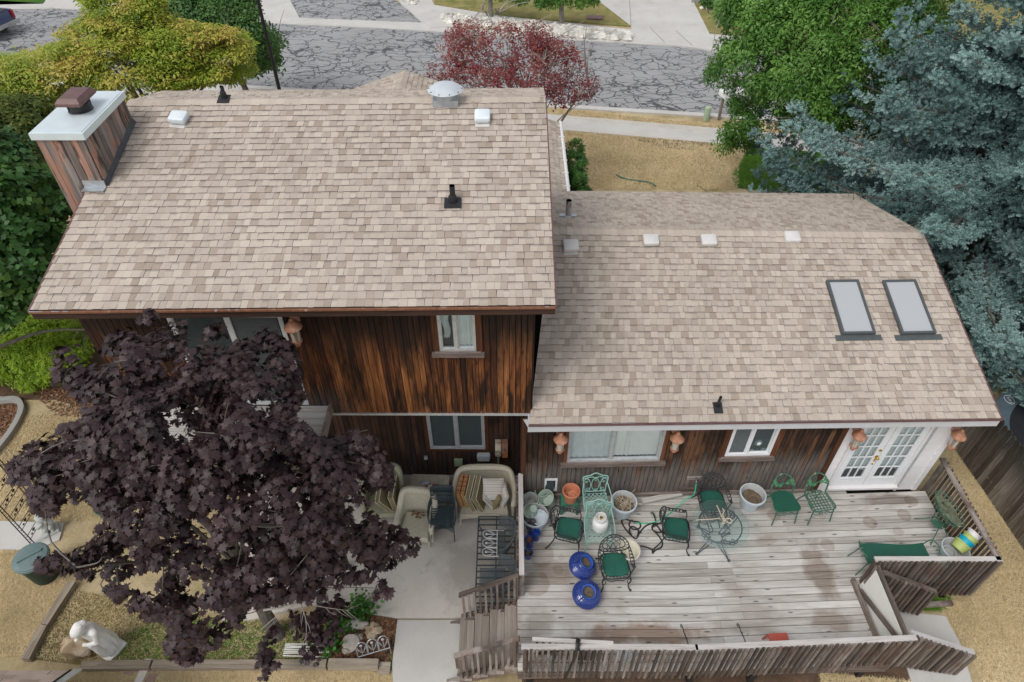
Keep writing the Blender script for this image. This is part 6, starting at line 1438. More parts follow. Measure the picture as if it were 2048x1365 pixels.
# ================================================================== YARD
def rock(label,loc,r,mat='rock',seed=1,flat=.7,group=None,name='rock',ry=None,rz=0):
    mb=MB(); mb.ball((0,0,r*flat*.55),r,ry or r*.85,r*flat,n=18,noise=.35,seed=seed); o=mb.build(name,M[mat],loc=loc,smooth=30,rz=rz); return tag(o,label,'rock',group)
rock('tan boulder at the foot of the draped white statue',P(166,1300),.27,'rock_tan',3,1.0)
rock('flat cream rock with lobed edge in the soil bed',P(749,1262),.17,'rock_tan',5,.45)
rock('grey log-like stone beside the green bed plants',P(713,1252),.20,'rock',7,.5,ry=.11,rz=.2)
rock('small pale stone above the sawn log slice',P(717,1276),.085,'rock',8,.7); rock('small pale stone below the sawn log slice',P(693,1303),.085,'rock',9,.6)
mb=MB(); mb.lathe([(.16,-.05),(.165,0),(.16,.07),(.13,.078),(.06,.074),(0,.076)],26,wob=lambda a,z:1+.05*math.sin(3*a)+.02*math.sin(11*a)); o=mb.build('log_slice',M['log_end'],loc=P(703,1287,.02),rot=(R(14),R(-6),0)); tag(o,'round sawn log slice lying in the soil bed','log')
# timbers
def timber(label,a,b,z=.14,w_=.15,h_=.16,group='weathered landscape timbers'):
    p=P(*a,z);q=P(*b,z); c=(p+q)/2; mb=MB(); d=q-p; L_=d.length
    n=10
    for k in range(1): mb.box((0,0,-h_/2),(L_,w_,h_))
    for k in range(5): x=random.uniform(-.45,.45)*L_; mb.box((x,random.uniform(-.05,.05),.0015),(random.uniform(.1,.35)*L_,.006,.003),r=.0)
    o=mb.build('landscape_timber',M['timber_wood'],loc=c,rz=math.atan2(d.y,d.x),smooth=0); return tag(o,label,'timber',group)
timber('long landscape timber running from the rubbish bin to mid bed',(143,1163),(88,1248)); timber('landscape timber ending at the shed roof corner',(86,1250),(50,1318))
timber('front bed timber nearest the shed',(162,1330),(300,1328)); timber('longest front bed timber, under the maple',(304,1328),(652,1327)); timber('split front bed timber beside the soil bed',(656,1325),(756,1326),z=.2)
timber('short low timber end beside the concrete path',(758,1335),(780,1335),z=.1,w_=.2)
for k,(x,y,w_,h_,m_,lab) in enumerate(((262,1338,.16,.22,'brick_paver','left reddish paver below the front timber'),(308,1336,.14,.14,'brick_paver','upper right reddish paver below the front timber'),(285,1350,.15,.55,'concrete','long grey paver between two reddish ones'),(303,1358,.16,.16,'brick_paver','lower right reddish paver at the frame bottom'))):
    mb=MB(); mb.box((0,0,.01),(w_,h_,.04)); tag(mb.build('paver',M[m_],loc=P(x,y,0),rz=-.1,smooth=0),lab,'paver',group='stepping pavers')
# kerb of the left bed
mb=MB(); pts=smoothpts([(lambda v:Vector((v.x,v.y,.05)))(P(x,y)) for x,y in ((-60,800),(0,804),(32,803),(44,812),(46,826),(36,850),(18,878),(-4,905),(-30,930))],5)
for a,b in zip(pts,pts[1:]): mb.bar(a,b+(b-a)*.05,.13,.16)
tag(mb.build('bed_edging',M['edging_grey'],smooth=0),'curved grey concrete edging round the left garden bed','edging')
# bin
q=P(85,1172); q=Vector((*P(60,1114,.74).to_tuple()[:2],0)); t=thing('rubbish_bin','dark green round rubbish bin with grey lid at the left edge','bin',q,R(40))
mb=MB(); mb.lathe([(.22,0),(.235,.03),(.29,.62),(.30,.66),(.31,.665),(.31,.69)],36,wob=lambda a,z:1+.008*math.cos(18*a)); mb.build('body',M['bin_green'],t)
mb=MB(); mb.lathe([(.325,.66),(.335,.69),(.33,.72),(.315,.725),(.31,.745),(.28,.755),(.14,.775),(0,.778)],40); 
for k in range(2): mb.tube([(.328*math.cos(i*.1745),.328*math.sin(i*.1745),.675+.022*k) for i in range(36)],.008,5,True)
lid=mb.build('lid',M['bin_lid'],t)
mb=MB(); mb.bar((-.22,0,.785),(.22,0,.785),.05,.03); mb.bar((0,-.12,.772),(0,.0,.775),.02,.012); mb.build('handle',M['bin_lid'],lid,smooth=0)
# garden arch
q=P(74,1092); t=thing('garden_arch','black iron garden arch with leaf ornament at the left edge','garden arch',(q.x,q.y,0),0)
for k,yy in enumerate((0,.62)):
    mb=MB()
    for dx in (0,.09): mb.tube([(dx-.09,yy,0),(dx-.09,yy,2.1)]+[(dx-.09-.62+.62*math.cos(a),yy,2.1+.62*math.sin(a)) for a in [i*.2618 for i in range(1,7)]],.011,6)
    for i in range(24): z=.06+i*.085; mb.tube([(-.09,yy,z),(-.0,yy,z+.06)],.006,4); 
    mb.build('post',M['black_metal'],t)
mb=MB()
for i in range(6):
    z=.22+i*.36
    for dz in (0,.13): mb.tube([(-.04,0,z+dz),(-.04,.62,z+dz)],.007,5)
    for s in (.2,.42): mb.tube(smoothpts([(-.04,s,z),(-.04,s+.03,z+.06),(-.04,s-.01,z+.13)],4),.006,4); mb.ball((-.04,s+.02,z+.075),.012,.045,.03,n=8); mb.ball((-.05,s-.06,z+.03),.012,.03,.02,n=8)
mb.build('rungs',M['black_metal'],t)
# far leg of the arch, out at the left
mb=MB()
for yy in (0,.62): mb.tube([(-1.33,yy,0),(-1.33,yy,2.1)]+[(-1.33+.62-.62*math.cos(a),yy,2.1+.62*math.sin(a)) for a in [i*.2618 for i in range(1,7)]],.011,6)
mb.build('far_side',M['black_metal'],t)
# statues (organic union of volumes, one continuous figure)
def figure(name,balls,mat,loc,rz,folds=None,res=.014):
    mbd=bpy.data.metaballs.new('tmp'); mbd.resolution=res; mbd.threshold=.35; ob=bpy.data.objects.new('tmp',mbd); COL.objects.link(ob)
    for (x,y,z,r) in balls: e=mbd.elements.new(type='BALL'); e.co=(x,y,z); e.radius=r*1.62
    bpy.context.view_layer.update(); dg=bpy.context.evaluated_depsgraph_get(); me=bpy.data.meshes.new_from_object(ob.evaluated_get(dg))
    bpy.data.objects.remove(ob); bpy.data.metaballs.remove(mbd); me.name=name
    if folds:
        for v in me.vertices: v.co=folds(v.co)
    me.materials.append(mat); me.polygons.foreach_set('use_smooth',[True]*len(me.polygons))
    a=me.attributes.new('lc','FLOAT_VECTOR','POINT'); a.data.foreach_set('vector',[x for v in me.vertices for x in v.co]); 
    a=me.attributes.new('rnd','FLOAT','POINT'); a.data.foreach_set('value',[.5]*len(me.vertices))
    o=bpy.data.objects.new(name,me); COL.objects.link(o); o.location=loc; o.rotation_euler=(0,0,rz); return o
def limb(a,b,r0,r1,n=7): a=Vector(a);b=Vector(b); return [(*(a.lerp(b,i/(n-1))),r0+(r1-r0)*i/(n-1)) for i in range(n)]
B=[]
B+=limb((0,0,.06),(0,0,.50),.17,.125,9)+limb((.05,-.04,.04),(.06,-.03,.45),.11,.09,8)+limb((-.08,.0,.04),(-.05,0,.45),.11,.09,8)
B+=limb((0,0,.50),(-.01,-.05,.82),.115,.12,7)+limb((-.13,-.05,.86),(.13,-.05,.86),.07,.07,5)
B+=limb((-.01,-.07,.90),(-.01,-.12,.98),.045,.045,3)+[(-.01,-.17,1.03,.095),(-.01,-.20,1.01,.085),(-.01,-.12,1.08,.085),(0,-.04,1.08,.055),(-.02,-.265,.995,.03)]
B+=limb((.16,-.05,.85),(.20,-.12,.66),.05,.042,5)+limb((.20,-.12,.66),(.08,-.24,.66),.04,.032,5)+limb((-.16,-.05,.85),(-.20,-.16,.72),.05,.042,5)+limb((-.20,-.16,.72),(-.06,-.26,.80),.04,.03,5)+[(.05,-.25,.67,.035),(-.03,-.27,.83,.033)]
B+=limb((.12,-.2,.62),(.16,-.16,.30),.05,.06,6)
def fold(c):
    if c.z<.72:
        a=math.atan2(c.y,c.x); k=1+.055*math.sin(a*9+c.z*5)*min(1,(.75-c.z)*2.5)+.03*math.sin(a*17-c.z*9)*min(1,(.75-c.z)*2); return Vector((c.x*k,c.y*k,max(0,c.z)))
    if c.z>1.0 and c.y>-.19: 
        k=.006*math.sin(c.x*120)*math.sin(c.z*90); return c+Vector((0,k,k))
    return c
q=P(222,1296); st=thing('statue','white draped female garden statue looking down, behind the front timber','statue',q,R(-28))
o=figure('figure',B,M['plaster'],(0,0,.05),0,fold); o.parent=st
mb=MB(); mb.prism([(-.22,-.20),(.22,-.20),(.24,0),(.22,.20),(-.22,.20)],0,.055); mb.build('plinth',M['plaster'],st)
B=[]
B+=limb((-.05,0,.12),(-.05,-.10,.13),.055,.05,4)+limb((.05,0,.12),(.05,-.10,.13),.055,.05,4)+limb((-.05,-.11,.13),(-.05,-.10,.02),.042,.032,5)+limb((.05,-.11,.13),(.05,-.09,.02),.042,.032,5)+[(-.05,-.14,.02,.03),(.05,-.13,.02,.03)]
B+=limb((0,.01,.12),(0,-.01,.30),.085,.075,6)+[(0,-.02,.42,.085),(0,-.045,.40,.075),(0,-.005,.44,.08)]+limb((-.09,-.01,.31),(-.12,-.09,.24),.038,.032,4)+limb((-.12,-.09,.24),(-.04,-.11,.32),.032,.026,5)+limb((.09,-.01,.31),(.12,-.09,.25),.038,.032,4)+limb((.12,-.09,.25),(.05,-.11,.34),.032,.026,5)
rs=random.Random(4)
for i in range(26): a=rs.uniform(0,6.28); e=rs.uniform(-.1,1.4); B.append((.078*math.cos(a)*math.cos(e),.0+.078*math.sin(a)*math.cos(e)+.01,.43+.078*math.sin(e),.024)) if not(math.sin(a)<-.5 and e<.6) else None
q=P(104,1062); st=thing('statue','small white cherub garden statue on a square base, left edge','statue',q+Vector((0,0,.037)),R(35))
o=figure('figure',B,M['plaster_grey'],(0,0,.07),0); o.parent=st
mb=MB(); mb.box((0,-.02,.035),(.30,.30,.07)); mb.box((0,.03,.10),(.14,.10,.13)); mb.build('plinth',M['plaster_grey'],st,smooth=0)
t=pot('plant_pot','dark green plastic pot half hidden under the purple maple',P(218,1030),.19,.14,.32,'stool_green',inner='stool_green',rim=.02)
mb=MB()
for i in range(7): mb.bar((0,i*.035,.01+.01*(i%2)),(.85,i*.035+random.uniform(-.04,.04),.012+.01*(i%2)),.022,.012)
tag(mb.build('stakes',M['white_panel'],loc=P(566,1312,.03),smooth=0),'bundle of white garden stakes lying behind the front timber','stakes')
mb=MB(); mb.tube(smoothpts([P(770,1308,.05),P(780,1300,.06),P(783,1288,.07),P(781,1280,.04)],5),.014,6); tag(mb.build('drip_hose',M['hose_black']),'short curved black hose end at the soil bed edge','hose')
mb=MB(); pts=[P(1232,350,.03),P(1250,358,.03),P(1275,362,.03),P(1300,366,.03),P(1312,373,.03)]; mb.tube(smoothpts(pts,6),.03,6); tag(mb.build('lawn_hose',M['iron_green']),'thin dark green hose lying across the dry front lawn','hose')
# ================================================================== SHED CORNER
sh=thing('shed','small shed with pinkish shingle roof at the bottom left corner','shed',(-8.2,2.65,0)); SM=Matrix.Translation((8.2,-2.65,0))
def shp(mb,name,mat,parent=None,smooth=0):
    o=mb.build(name,mat,smooth=smooth); o.parent=parent or sh; o.matrix_parent_inverse=SM if parent is None else Matrix.Identity(4); return o
S1=Roof(Vector((-6.8,4.15,2.0)),Vector((-9.8,4.15,2.0)),Vector((-6.8,2.65,3.5)),Vector((-9.8,2.65,3.5))); S2=Roof(Vector((-9.8,1.15,2.0)),Vector((-6.8,1.15,2.0)),Vector((-9.8,2.65,3.5)),Vector((-6.8,2.65,3.5)))
mb=MB(); shingles(mb,S1,seed=51,w0=.29,w1=.31); shingles(mb,S2,seed=52,w0=.29,w1=.31); r_=shp(mb,'roof',[M['shingle_pink'],M['shingle_edge']])
for S in (S1,S2): shp(slab(S,.002,.07),'roof_deck',M['fascia_brown'],r_)
mb=MB(); mb.bar((-6.74,4.18,2.0),(-6.74,2.65,3.53),.13,.02,up=(0,1,1)); shp(mb,'rake_trim',M['alu'])
mb=MB(); mb.bar((-6.83,4.16,2.03),(-6.83,2.65,3.54),.02,.03,up=(0,1,1)); shp(mb,'drip_edge',M['black_metal'])
mb=MB(); mb.prism([(1.35,0),(3.95,0),(3.95,2.1),(2.65,3.38),(1.35,2.1)],-9.7,-6.95,Matrix(((0,0,1),(1,0,0),(0,1,0)))); shp(mb,'wall',M['fence_wood'])
# ================================================================== RIGHT SIDE FENCE, TRAMPOLINE
fn=thing('board_fence','tall weathered board fence along the right edge of the yard','fence',(10.6,8,0)); FM=Matrix.Translation((-10.6,-8,0))
mb=MB(); y=3.5; rs=random.Random(9)
while y<13.2:
    w_=.138; x=10.5+(10.0-y)*.075 if y<10 else 10.5; h_=1.66+rs.uniform(-.02,.02); r=rs.random()
    pr=[(-w_/2+.006,0),(w_/2-.006,0),(w_/2-.006,h_-.05),(w_/2-.035,h_-.01),(0,h_),(-w_/2+.035,h_-.01),(-w_/2+.006,h_-.05)]
    Mx=Matrix(((0,0,1),(1,0,0),(0,1,0))); vs0=len(mb.v); mb.prism(pr,-.009,.009,Mx,(x+rs.uniform(-.004,.004),y,.02),r=r)
    for i in range(vs0,len(mb.v)): a=mb.lc[i]; mb.lc[i]=(a[1],a[0],a[2])
    y+=w_
o=mb.build('boards',M['fence_wood'],smooth=0); o.parent=fn; o.matrix_parent_inverse=FM
for z in (.35,1.25): mb=MB(); mb.bar((10.54,13.2,z),(10.54,10,z),.09,.04); mb.bar((10.54,10,z),(11.03,3.5,z),.09,.04); o=mb.build('rail',M['fence_wood'],smooth=0); o.parent=fn; o.matrix_parent_inverse=FM
for y in (4,6.4,8.8,11.2): mb=MB(); x=10.6+max(0,10-y)*.075; mb.box((x,y,.8),(.09,.09,1.6)); o=mb.build('post',M['fence_wood'],smooth=0); o.parent=fn; o.matrix_parent_inverse=FM
q=P(2010,800,.85); tc=Vector((12.92,9.25,0)); t=thing('trampoline','round black trampoline with blue-grey edge pad beyond the board fence','trampoline',tc)
mb=MB(); mb.lathe([(0,.84),(1.75,.85),(1.76,.84),(0,.83)],48); mb.build('mat',M['tramp_mat'],t)
mb=MB(); mb.lathe([(1.72,.865),(1.75,.885),(2.05,.885),(2.10,.86),(2.08,.84),(1.72,.845)],48,caps=(0,0)); pad=mb.build('edge_pad',M['tramp_pad'],t)
mb=MB(); a0=R(128); c=Vector((1.9*math.cos(a0),1.9*math.sin(a0),.893))
mb.tube([c+Vector((.10*math.cos(i*.3142),.14*math.sin(i*.3142),0)) for i in range(20)],.008,4,True)
for i in range(5): mb.tube([c+Vector((-.03,-.09+i*.04,0)),c+Vector((.03,-.09+i*.04+(.02 if i%2 else 0),0)),c+Vector((.0,-.075+i*.04,0))],.006,4)
mb.build('printed_mark',M['white_mark'],pad,smooth=0)
for k in range(6): a=k*1.047; mb=MB(); mb.tube([(2.0*math.cos(a),2.0*math.sin(a),.84),(2.05*math.cos(a),2.05*math.sin(a),0)],.03,8); mb.build('leg',M['galv'],t)
# ================================================================== STREET FURNITURE
q=P(584,285); t=thing('street_lamp','slim black street lamp post behind the tall roof','street lamp',Vector((q.x,q.y,0)))
mb=MB(); mb.tube([(0,0,0),(0,0,.6),(0,0,.62),(0,0,7.2)],[.10,.095,.075,.055],12); mb.build('pole',M['black_metal'],t)
mb=MB(); mb.tube(smoothpts([(0,0,7.1),(.1,.5,7.45),(.15,1.1,7.5)],5),.04,8); mb.box((.18,1.4,7.48),(.25,.6,.12)); mb.build('lamp_head',M['black_metal'],t)
def mailbox(px,py,label,post,rz):
    q=P(px,py); t=thing('mailbox',label,'mailbox',q,rz,'kerbside mailboxes'); mb=MB(); mb.box((0,0,.5),(.09,.09,1.0)); mb.build('post',M[post],t,smooth=0)
    mb=MB(); pr=[(-.10,0),(.10,0),(.10,.14)]+[(.10*math.cos(a),.14+.10*math.sin(a)) for a in [i*.3142 for i in range(1,10)]]+[(-.10,.14)]; mb.prism(pr,-.26,.26,Matrix(((1,0,0),(0,0,-1),(0,1,0))),(0,0,1.0)); mb.build('box',M['gutter_white'],t)
mailbox(1437,240,'white mailbox on a brown post by the kerb','rail_wood',R(15)); mailbox(1470,236,'white mailbox on a black post, half hidden by the ash leaves','black_metal',R(10))
q=P(1412,240); mb=MB(); mb.lathe([(.13,0),(.13,.50),(.125,.54),(.09,.575),(0,.585)],20); mb.box((.0,-.125,.25),(.10,.02,.2)); tag(mb.build('utility_pedestal',M['sage_box'],loc=q),'pale green utility pedestal standing in the dry verge','pedestal')
q=P(1190,36,.06); mb=MB(); mb.box((0,0,.02),(.9,.6,.03)); mb.box((0,0,.025),(.78,.48,.03)); tag(mb.build('meter_lid',M['cap_brown'],loc=q,rz=ang,smooth=0),'rectangular dark metal utility lid in the far lawn','lid')
for k,px in enumerate((1246,1263)):
    q=P(px,4); q.y+=1.0; t=thing('wheelie_bin',['left dark wheelie bin on the far driveway, cut by the frame top','right dark wheelie bin on the far driveway, cut by the frame top'][k],'bin',q,0,'wheelie bins'); mb=MB(); mb.prism([(-.25,-.28),(.25,-.28),(.25,.28),(-.25,.28)],.08,.95); mb.build('body',M['black_metal'],t,smooth=0); mb=MB(); mb.box((0,-.03,.99),(.56,.66,.07)); mb.build('lid',M['black_metal'],t,smooth=0)
    for s in (-1,1): mb=MB(); mb.lathe([(0,-.03),(.1,-.03),(.1,.03),(0,.03)],14,(s*.24,.27,.1),Matrix.Rotation(math.pi/2,3,'Y')); mb.build('wheel',M['tyre'],t)
# white rocks along the far kerb (one mass) and stones by the porch
def rocksheap(name,poly,n,r0,r1,label,z=.05):
    mb=MB(); rs=random.Random(3); xs=[p[0] for p in poly]; ys=[p[1] for p in poly]; k=0
    while k<n:
        x=rs.uniform(min(xs),max(xs)); y=rs.uniform(min(ys),max(ys))
        if inpoly(x,y,poly): q=P(x,y,z); r=rs.uniform(r0,r1); mb.ball(q+Vector((0,0,r*.3)),r,r*rs.uniform(.6,1),r*.7,n=7,noise=.3,seed=k); k+=1
    tag(mb.build(name,mk('white rock',(.55,.53,.48),.9,.3,3,rv=.35),smooth=25),label,'rocks',kind='stuff')
rocksheap('white_rocks',[(885,34),(1000,44),(1262,72),(1258,84),(1100,71),(1000,58),(890,47)],620,.10,.30,'strip of white landscape rocks along the far kerb')
rocksheap('border_stones',[(1402,15),(1462,15),(1462,18),(1402,18)],60,.08,.13,'row of white border stones by the far porch')
rocksheap('corner_rocks',[(806,0),(830,0),(836,8),(818,10)],30,.1,.2,'few white rocks at the far street corner')
q=P(1435,8); t=thing('porch_steps','grey concrete porch steps at the far house, top of frame','steps',q,ang)
mb=MB(); mb.box((0,1.2,.25),(3.0,2.0,.5)); mb.build('landing',M['edging_grey'],t,smooth=0); mb=MB(); mb.box((0,0,.125),(3.0,.5,.25)); mb.build('step',M['edging_grey'],t,smooth=0)
# pickup truck at the left edge
q=P(-72,66); t=thing('pickup_truck','dark blue pickup truck parked at the left frame edge','pickup truck',q,R(-4)+ang)
mb=MB(); prof=[(-2.7,.45),(-2.72,1.0),(-1.6,1.08),(-.9,1.10),(-.35,1.70),(.85,1.72),(.98,1.12),(2.7,1.10),(2.75,.5),(2.2,.42),(1.35,.42),(-1.2,.42),(-2.2,.42)]
mb.prism(prof[::-1],-.93,.93,Matrix(((1,0,0),(0,0,-1),(0,1,0))),(0,0,0)); mb.build('body',M['truck_blue'],t)
mb=MB(); mb.box((1.85,0,1.095),(1.6,1.6,.05)); mb.build('bed_liner',M['black_rubber'],t,smooth=0)
mb=MB(); mb.add([(-.82,-.8,1.14),(-.38,-.72,1.64),(-.38,.72,1.64),(-.82,.8,1.14)],[(0,1,2,3)]); mb.add([(-.3,-.94,1.15),(.8,-.94,1.15),(.75,-.935,1.62),(-.05,-.935,1.62)],[(0,1,2,3)]); mb.add([(.99,-.75,1.16),(.99,.75,1.16),(.90,.72,1.64),(.90,-.72,1.64)],[(0,1,2,3)]); o=mb.build('windows',M['pane_dark'],t,smooth=0)
mb=MB(); mb.bar((2.82,-.95,.55),(2.82,.95,.55),.12,.2); mb.build('bumper',M['chrome'],t)
for s in (-1,1):
    mb=MB(); mb.box((2.76,s*.85,.88),(.06,.14,.38)); mb.build('tail_light',M['tail_red'],t,smooth=0)
    for x in (-1.75,1.75):
        mb=MB(); mb.lathe([(0,-.12),(.30,-.12),(.38,-.08),(.38,.08),(.30,.12),(0,.12)],22,(x,s*.86,.38),Matrix.Rotation(math.pi/2,3,'X')); w_=mb.build('wheel',M['tyre'],t)
        mb=MB(); mb.lathe([(0,.125*s),(.2,.125*s),(.2,.13*s)],16,(x,s*.86,.38),Matrix.Rotation(-math.pi/2,3,'X')); mb.build('rim',M['chrome'],w_)
# ================================================================== FOLIAGE
def fastmesh(name,V,Fs,rnd,mat,parent=None,loc=(0,0,0)):
    """V (n,3), Fs (m,k) one face size"""
    me=bpy.data.meshes.new(name); n=len(V); m,k=Fs.shape
    me.vertices.add(n); me.vertices.foreach_set('co',np.ascontiguousarray(V,dtype=np.float32).ravel())
    me.loops.add(m*k); me.loops.foreach_set('vertex_index',np.ascontiguousarray(Fs,dtype=np.int32).ravel())
    me.polygons.add(m); me.polygons.foreach_set('loop_start',np.arange(0,m*k,k,dtype=np.int32))
    a=me.attributes.new('rnd','FLOAT','POINT'); a.data.foreach_set('value',np.ascontiguousarray(rnd,dtype=np.float32))
    me.materials.append(mat); me.update(calc_edges=True); me.validate()
    o=bpy.data.objects.new(name,me); COL.objects.link(o); o.parent=parent; o.location=loc; return o
def norm(a): return a/np.maximum(np.linalg.norm(a,axis=1,keepdims=True),1e-9)
def scatter(tv,tf,cen,nor,size,axis=None,spin=True):
    """copies of one small leaf template, z along nor, y along axis"""
    n=len(cen); nor=norm(nor)
    ax=RNG.normal(size=(n,3)) if axis is None else axis
    y=norm(ax-nor*np.sum(ax*nor,axis=1,keepdims=True)); x=np.cross(y,nor)
    V=(x[:,None,:]*tv[None,:,0:1]+y[:,None,:]*tv[None,:,1:2]+nor[:,None,:]*tv[None,:,2:3])*size[:,None,None]+cen[:,None,:]
    Fs=tf[None,:,:]+(np.arange(n)*len(tv))[:,None,None]
    return V.reshape(-1,3),Fs.reshape(-1,tf.shape[1])
def fan(outline,c,droop=.25):
    v=[(c[0],c[1],0)]+[(x,y,-droop*(abs(x)**1.3)-.10*max(0,y-.5)) for x,y in outline]; n=len(outline)
    return np.array(v,dtype=float),np.array([(0,1+i,1+(i+1)%n) for i in range(n)])
half=[(0,1.0),(.10,.70),(.20,.76),(.20,.58),(.50,.74),(.40,.50),(.56,.44),(.36,.33),(.46,.08),(.20,.12)]
MAPLE=fan([(x,y-.1) for x,y in half]+[(0,-.05)]+[(-x,y-.1) for x,y in half[:0:-1]],(0,.32))
def leafcluster(k,r,l,w,flat,seed,curl=.1):
    rs=random.Random(seed); v=[];f=[]
    for i in range(k):
        a=rs.uniform(0,6.28); q=r*math.sqrt(rs.random()); c=Vector((q*math.cos(a),q*math.sin(a),rs.uniform(-flat,flat)*r)); b=a+rs.uniform(-.9,.9); d=Vector((math.cos(b),math.sin(b),rs.uniform(-.5,.25)*1.0)).normalized(); s=Vector((-math.sin(b),math.cos(b),rs.uniform(-.4,.4))).normalized()
        ll=l*rs.uniform(.7,1.2); o=len(v); v+=[tuple(c),tuple(c+d*ll*.5+s*w*ll+Vector((0,0,curl*ll))),tuple(c+d*ll+Vector((0,0,-curl*ll))),tuple(c+d*ll*.5-s*w*ll+Vector((0,0,curl*ll)))]; f.append((o,o+1,o+2,o+3))
    return np.array(v),np.array(f)
def crown_front(poly,C,Rr,n,deep=.3):
    C=np.array(C,float); Rr=np.array(Rr,float); xs=[p[0] for p in poly]; ys=[p[1] for p in poly]; out=[]; o=np.array((0,0,CAM_H))
    while len(out)<n:
        x=random.uniform(min(xs),max(xs)); y=random.uniform(min(ys),max(ys))
        if not inpoly(x,y,poly): continue
        d=np.array(ray(x,y)); oo=(o-C)/Rr; dd=d/Rr
        A=dd@dd; Bq=oo@dd; Cq=oo@oo-1; disc=Bq*Bq-A*Cq
        t=(-Bq-math.sqrt(disc))/A if disc>0 else -Bq/A
        p=o+d*t; nn=norm(((p-C)/(Rr*Rr))[None])[0]
        k=random.expovariate(1/deep) if deep>0 else 0
        out.append((p+d/np.linalg.norm(d)*min(k,deep*4),nn))
    return out
def crown_back(C,Rr,n,shell=.35):
    C=np.array(C,float); Rr=np.array(Rr,float); out=[]
    while len(out)<n:
        v=RNG.normal(size=3); v/=np.linalg.norm(v)
        if v[1]<-.15: continue
        k=1-abs(RNG.normal())*shell*.5
        out.append((C+v*Rr*max(.2,k)*.92,v))
    return out
def gapmask(c,s):
    c=np.asarray(c)*s; v=0
    for f,a in ((1.6,1.),(3.1,.7),(5.3,.45)): v=v+a*(np.sin(c[:,0]*f+1.3*np.sin(c[:,1]*f*.8+f))+np.sin(c[:,1]*f*1.1+1.1*np.sin(c[:,2]*f*.9+2*f))+np.sin(c[:,2]*f*1.05+1.2*np.sin(c[:,0]*f*.7)))
    return v/3.
def proj(c):
    c=np.asarray(c); dz=c[:,2]-CAM_H; dep=c[:,1]*CP-dz*SP; return 1024+F*c[:,0]/dep, 682.5-F*(c[:,1]*SP+dz*CP)/dep
def inpoly_np(x,y,poly):
    r=np.zeros(len(x),bool); j=len(poly)-1
    for i in range(len(poly)):
        xi,yi=poly[i]; xj,yj=poly[j]
        if yi!=yj: r^=((yi>y)!=(yj>y))&(x<(xj-xi)*(y-yi)/(yj-yi)+xi)
        j=i
    return r
def clumps(pts,per,rad,up=.6,outw=.7,rand=.5,flat=1.0):
    """leaf positions and normals in tufts round the given points"""
    P_=np.array([p for p,_ in pts]); N_=np.array([n for _,n in pts]); n=len(P_)
    r=RNG.uniform(.6,1.25,size=n)*rad
    d=norm(RNG.normal(size=(n,per,3)).reshape(-1,3)).reshape(n,per,3); q=RNG.uniform(.15,1,size=(n,per,1))**.5
    cen=P_[:,None,:]+d*q*r[:,None,None]*np.array((1,1,flat)); nor=d*rand+N_[:,None,:]*outw+np.array((0,0,up))+RNG.normal(size=(n,per,3))*.35
    cr=np.repeat(RNG.uniform(0,1,size=n),per)
    return cen.reshape(-1,3),nor.reshape(-1,3),cr
def trunk_and_limbs(name,root,base,C,pts,r0,nl,mat,parent,twigs=60,h0=.45,twr=.010,rl=.35):
    base=Vector(base); C=Vector(C); mb=MB(); rs=random.Random(len(name)+nl)
    top=base.lerp(C,.85); fork=base.lerp(C,h0)
    mid=lambda a,b,j:a.lerp(b,.5)+Vector((rs.uniform(-j,j),rs.uniform(-j,j),rs.uniform(0,j)))
    main=smoothpts([base-Vector((0,0,.1)),base.lerp(fork,.5)+Vector((rs.uniform(-.1,.1),rs.uniform(-.1,.1),0)),fork,top],5)
    mb.tube(main,[r0*(1.15-.75*i/(len(main)-1)) for i in range(len(main))],10)
    sel=rs.sample(pts,min(nl,len(pts))); ends=[]
    for p,_ in sel:
        e=Vector(p); s=main[rs.randint(len(main)//3,len(main)-2)]
        l=smoothpts([s,mid(s,e,.3)+Vector((0,0,.15)),e],6); mb.tube(l,[r0*rl*(1-.85*i/(len(l)-1)) for i in range(len(l))],6); ends.append(l)
    for p,_ in rs.sample(pts,min(twigs,len(pts))):
        e=Vector(p); l=min(ends,key=lambda q:min((v-e).length for v in q[4:])) if ends else None
        if not l: break
        s=min(l[4:],key=lambda v:(v-e).length)
        if (s-e).length<2.2: t=smoothpts([s,mid(s,e,.12),e],3); mb.tube(t,[twr*1.5*(1-.7*i/(len(t)-1)) for i in range(len(t))],4,caps=False)
    o=mb.build(name,mat,None); o.parent=parent; o.matrix_parent_inverse=Matrix.Translation(-Vector(root)); return o
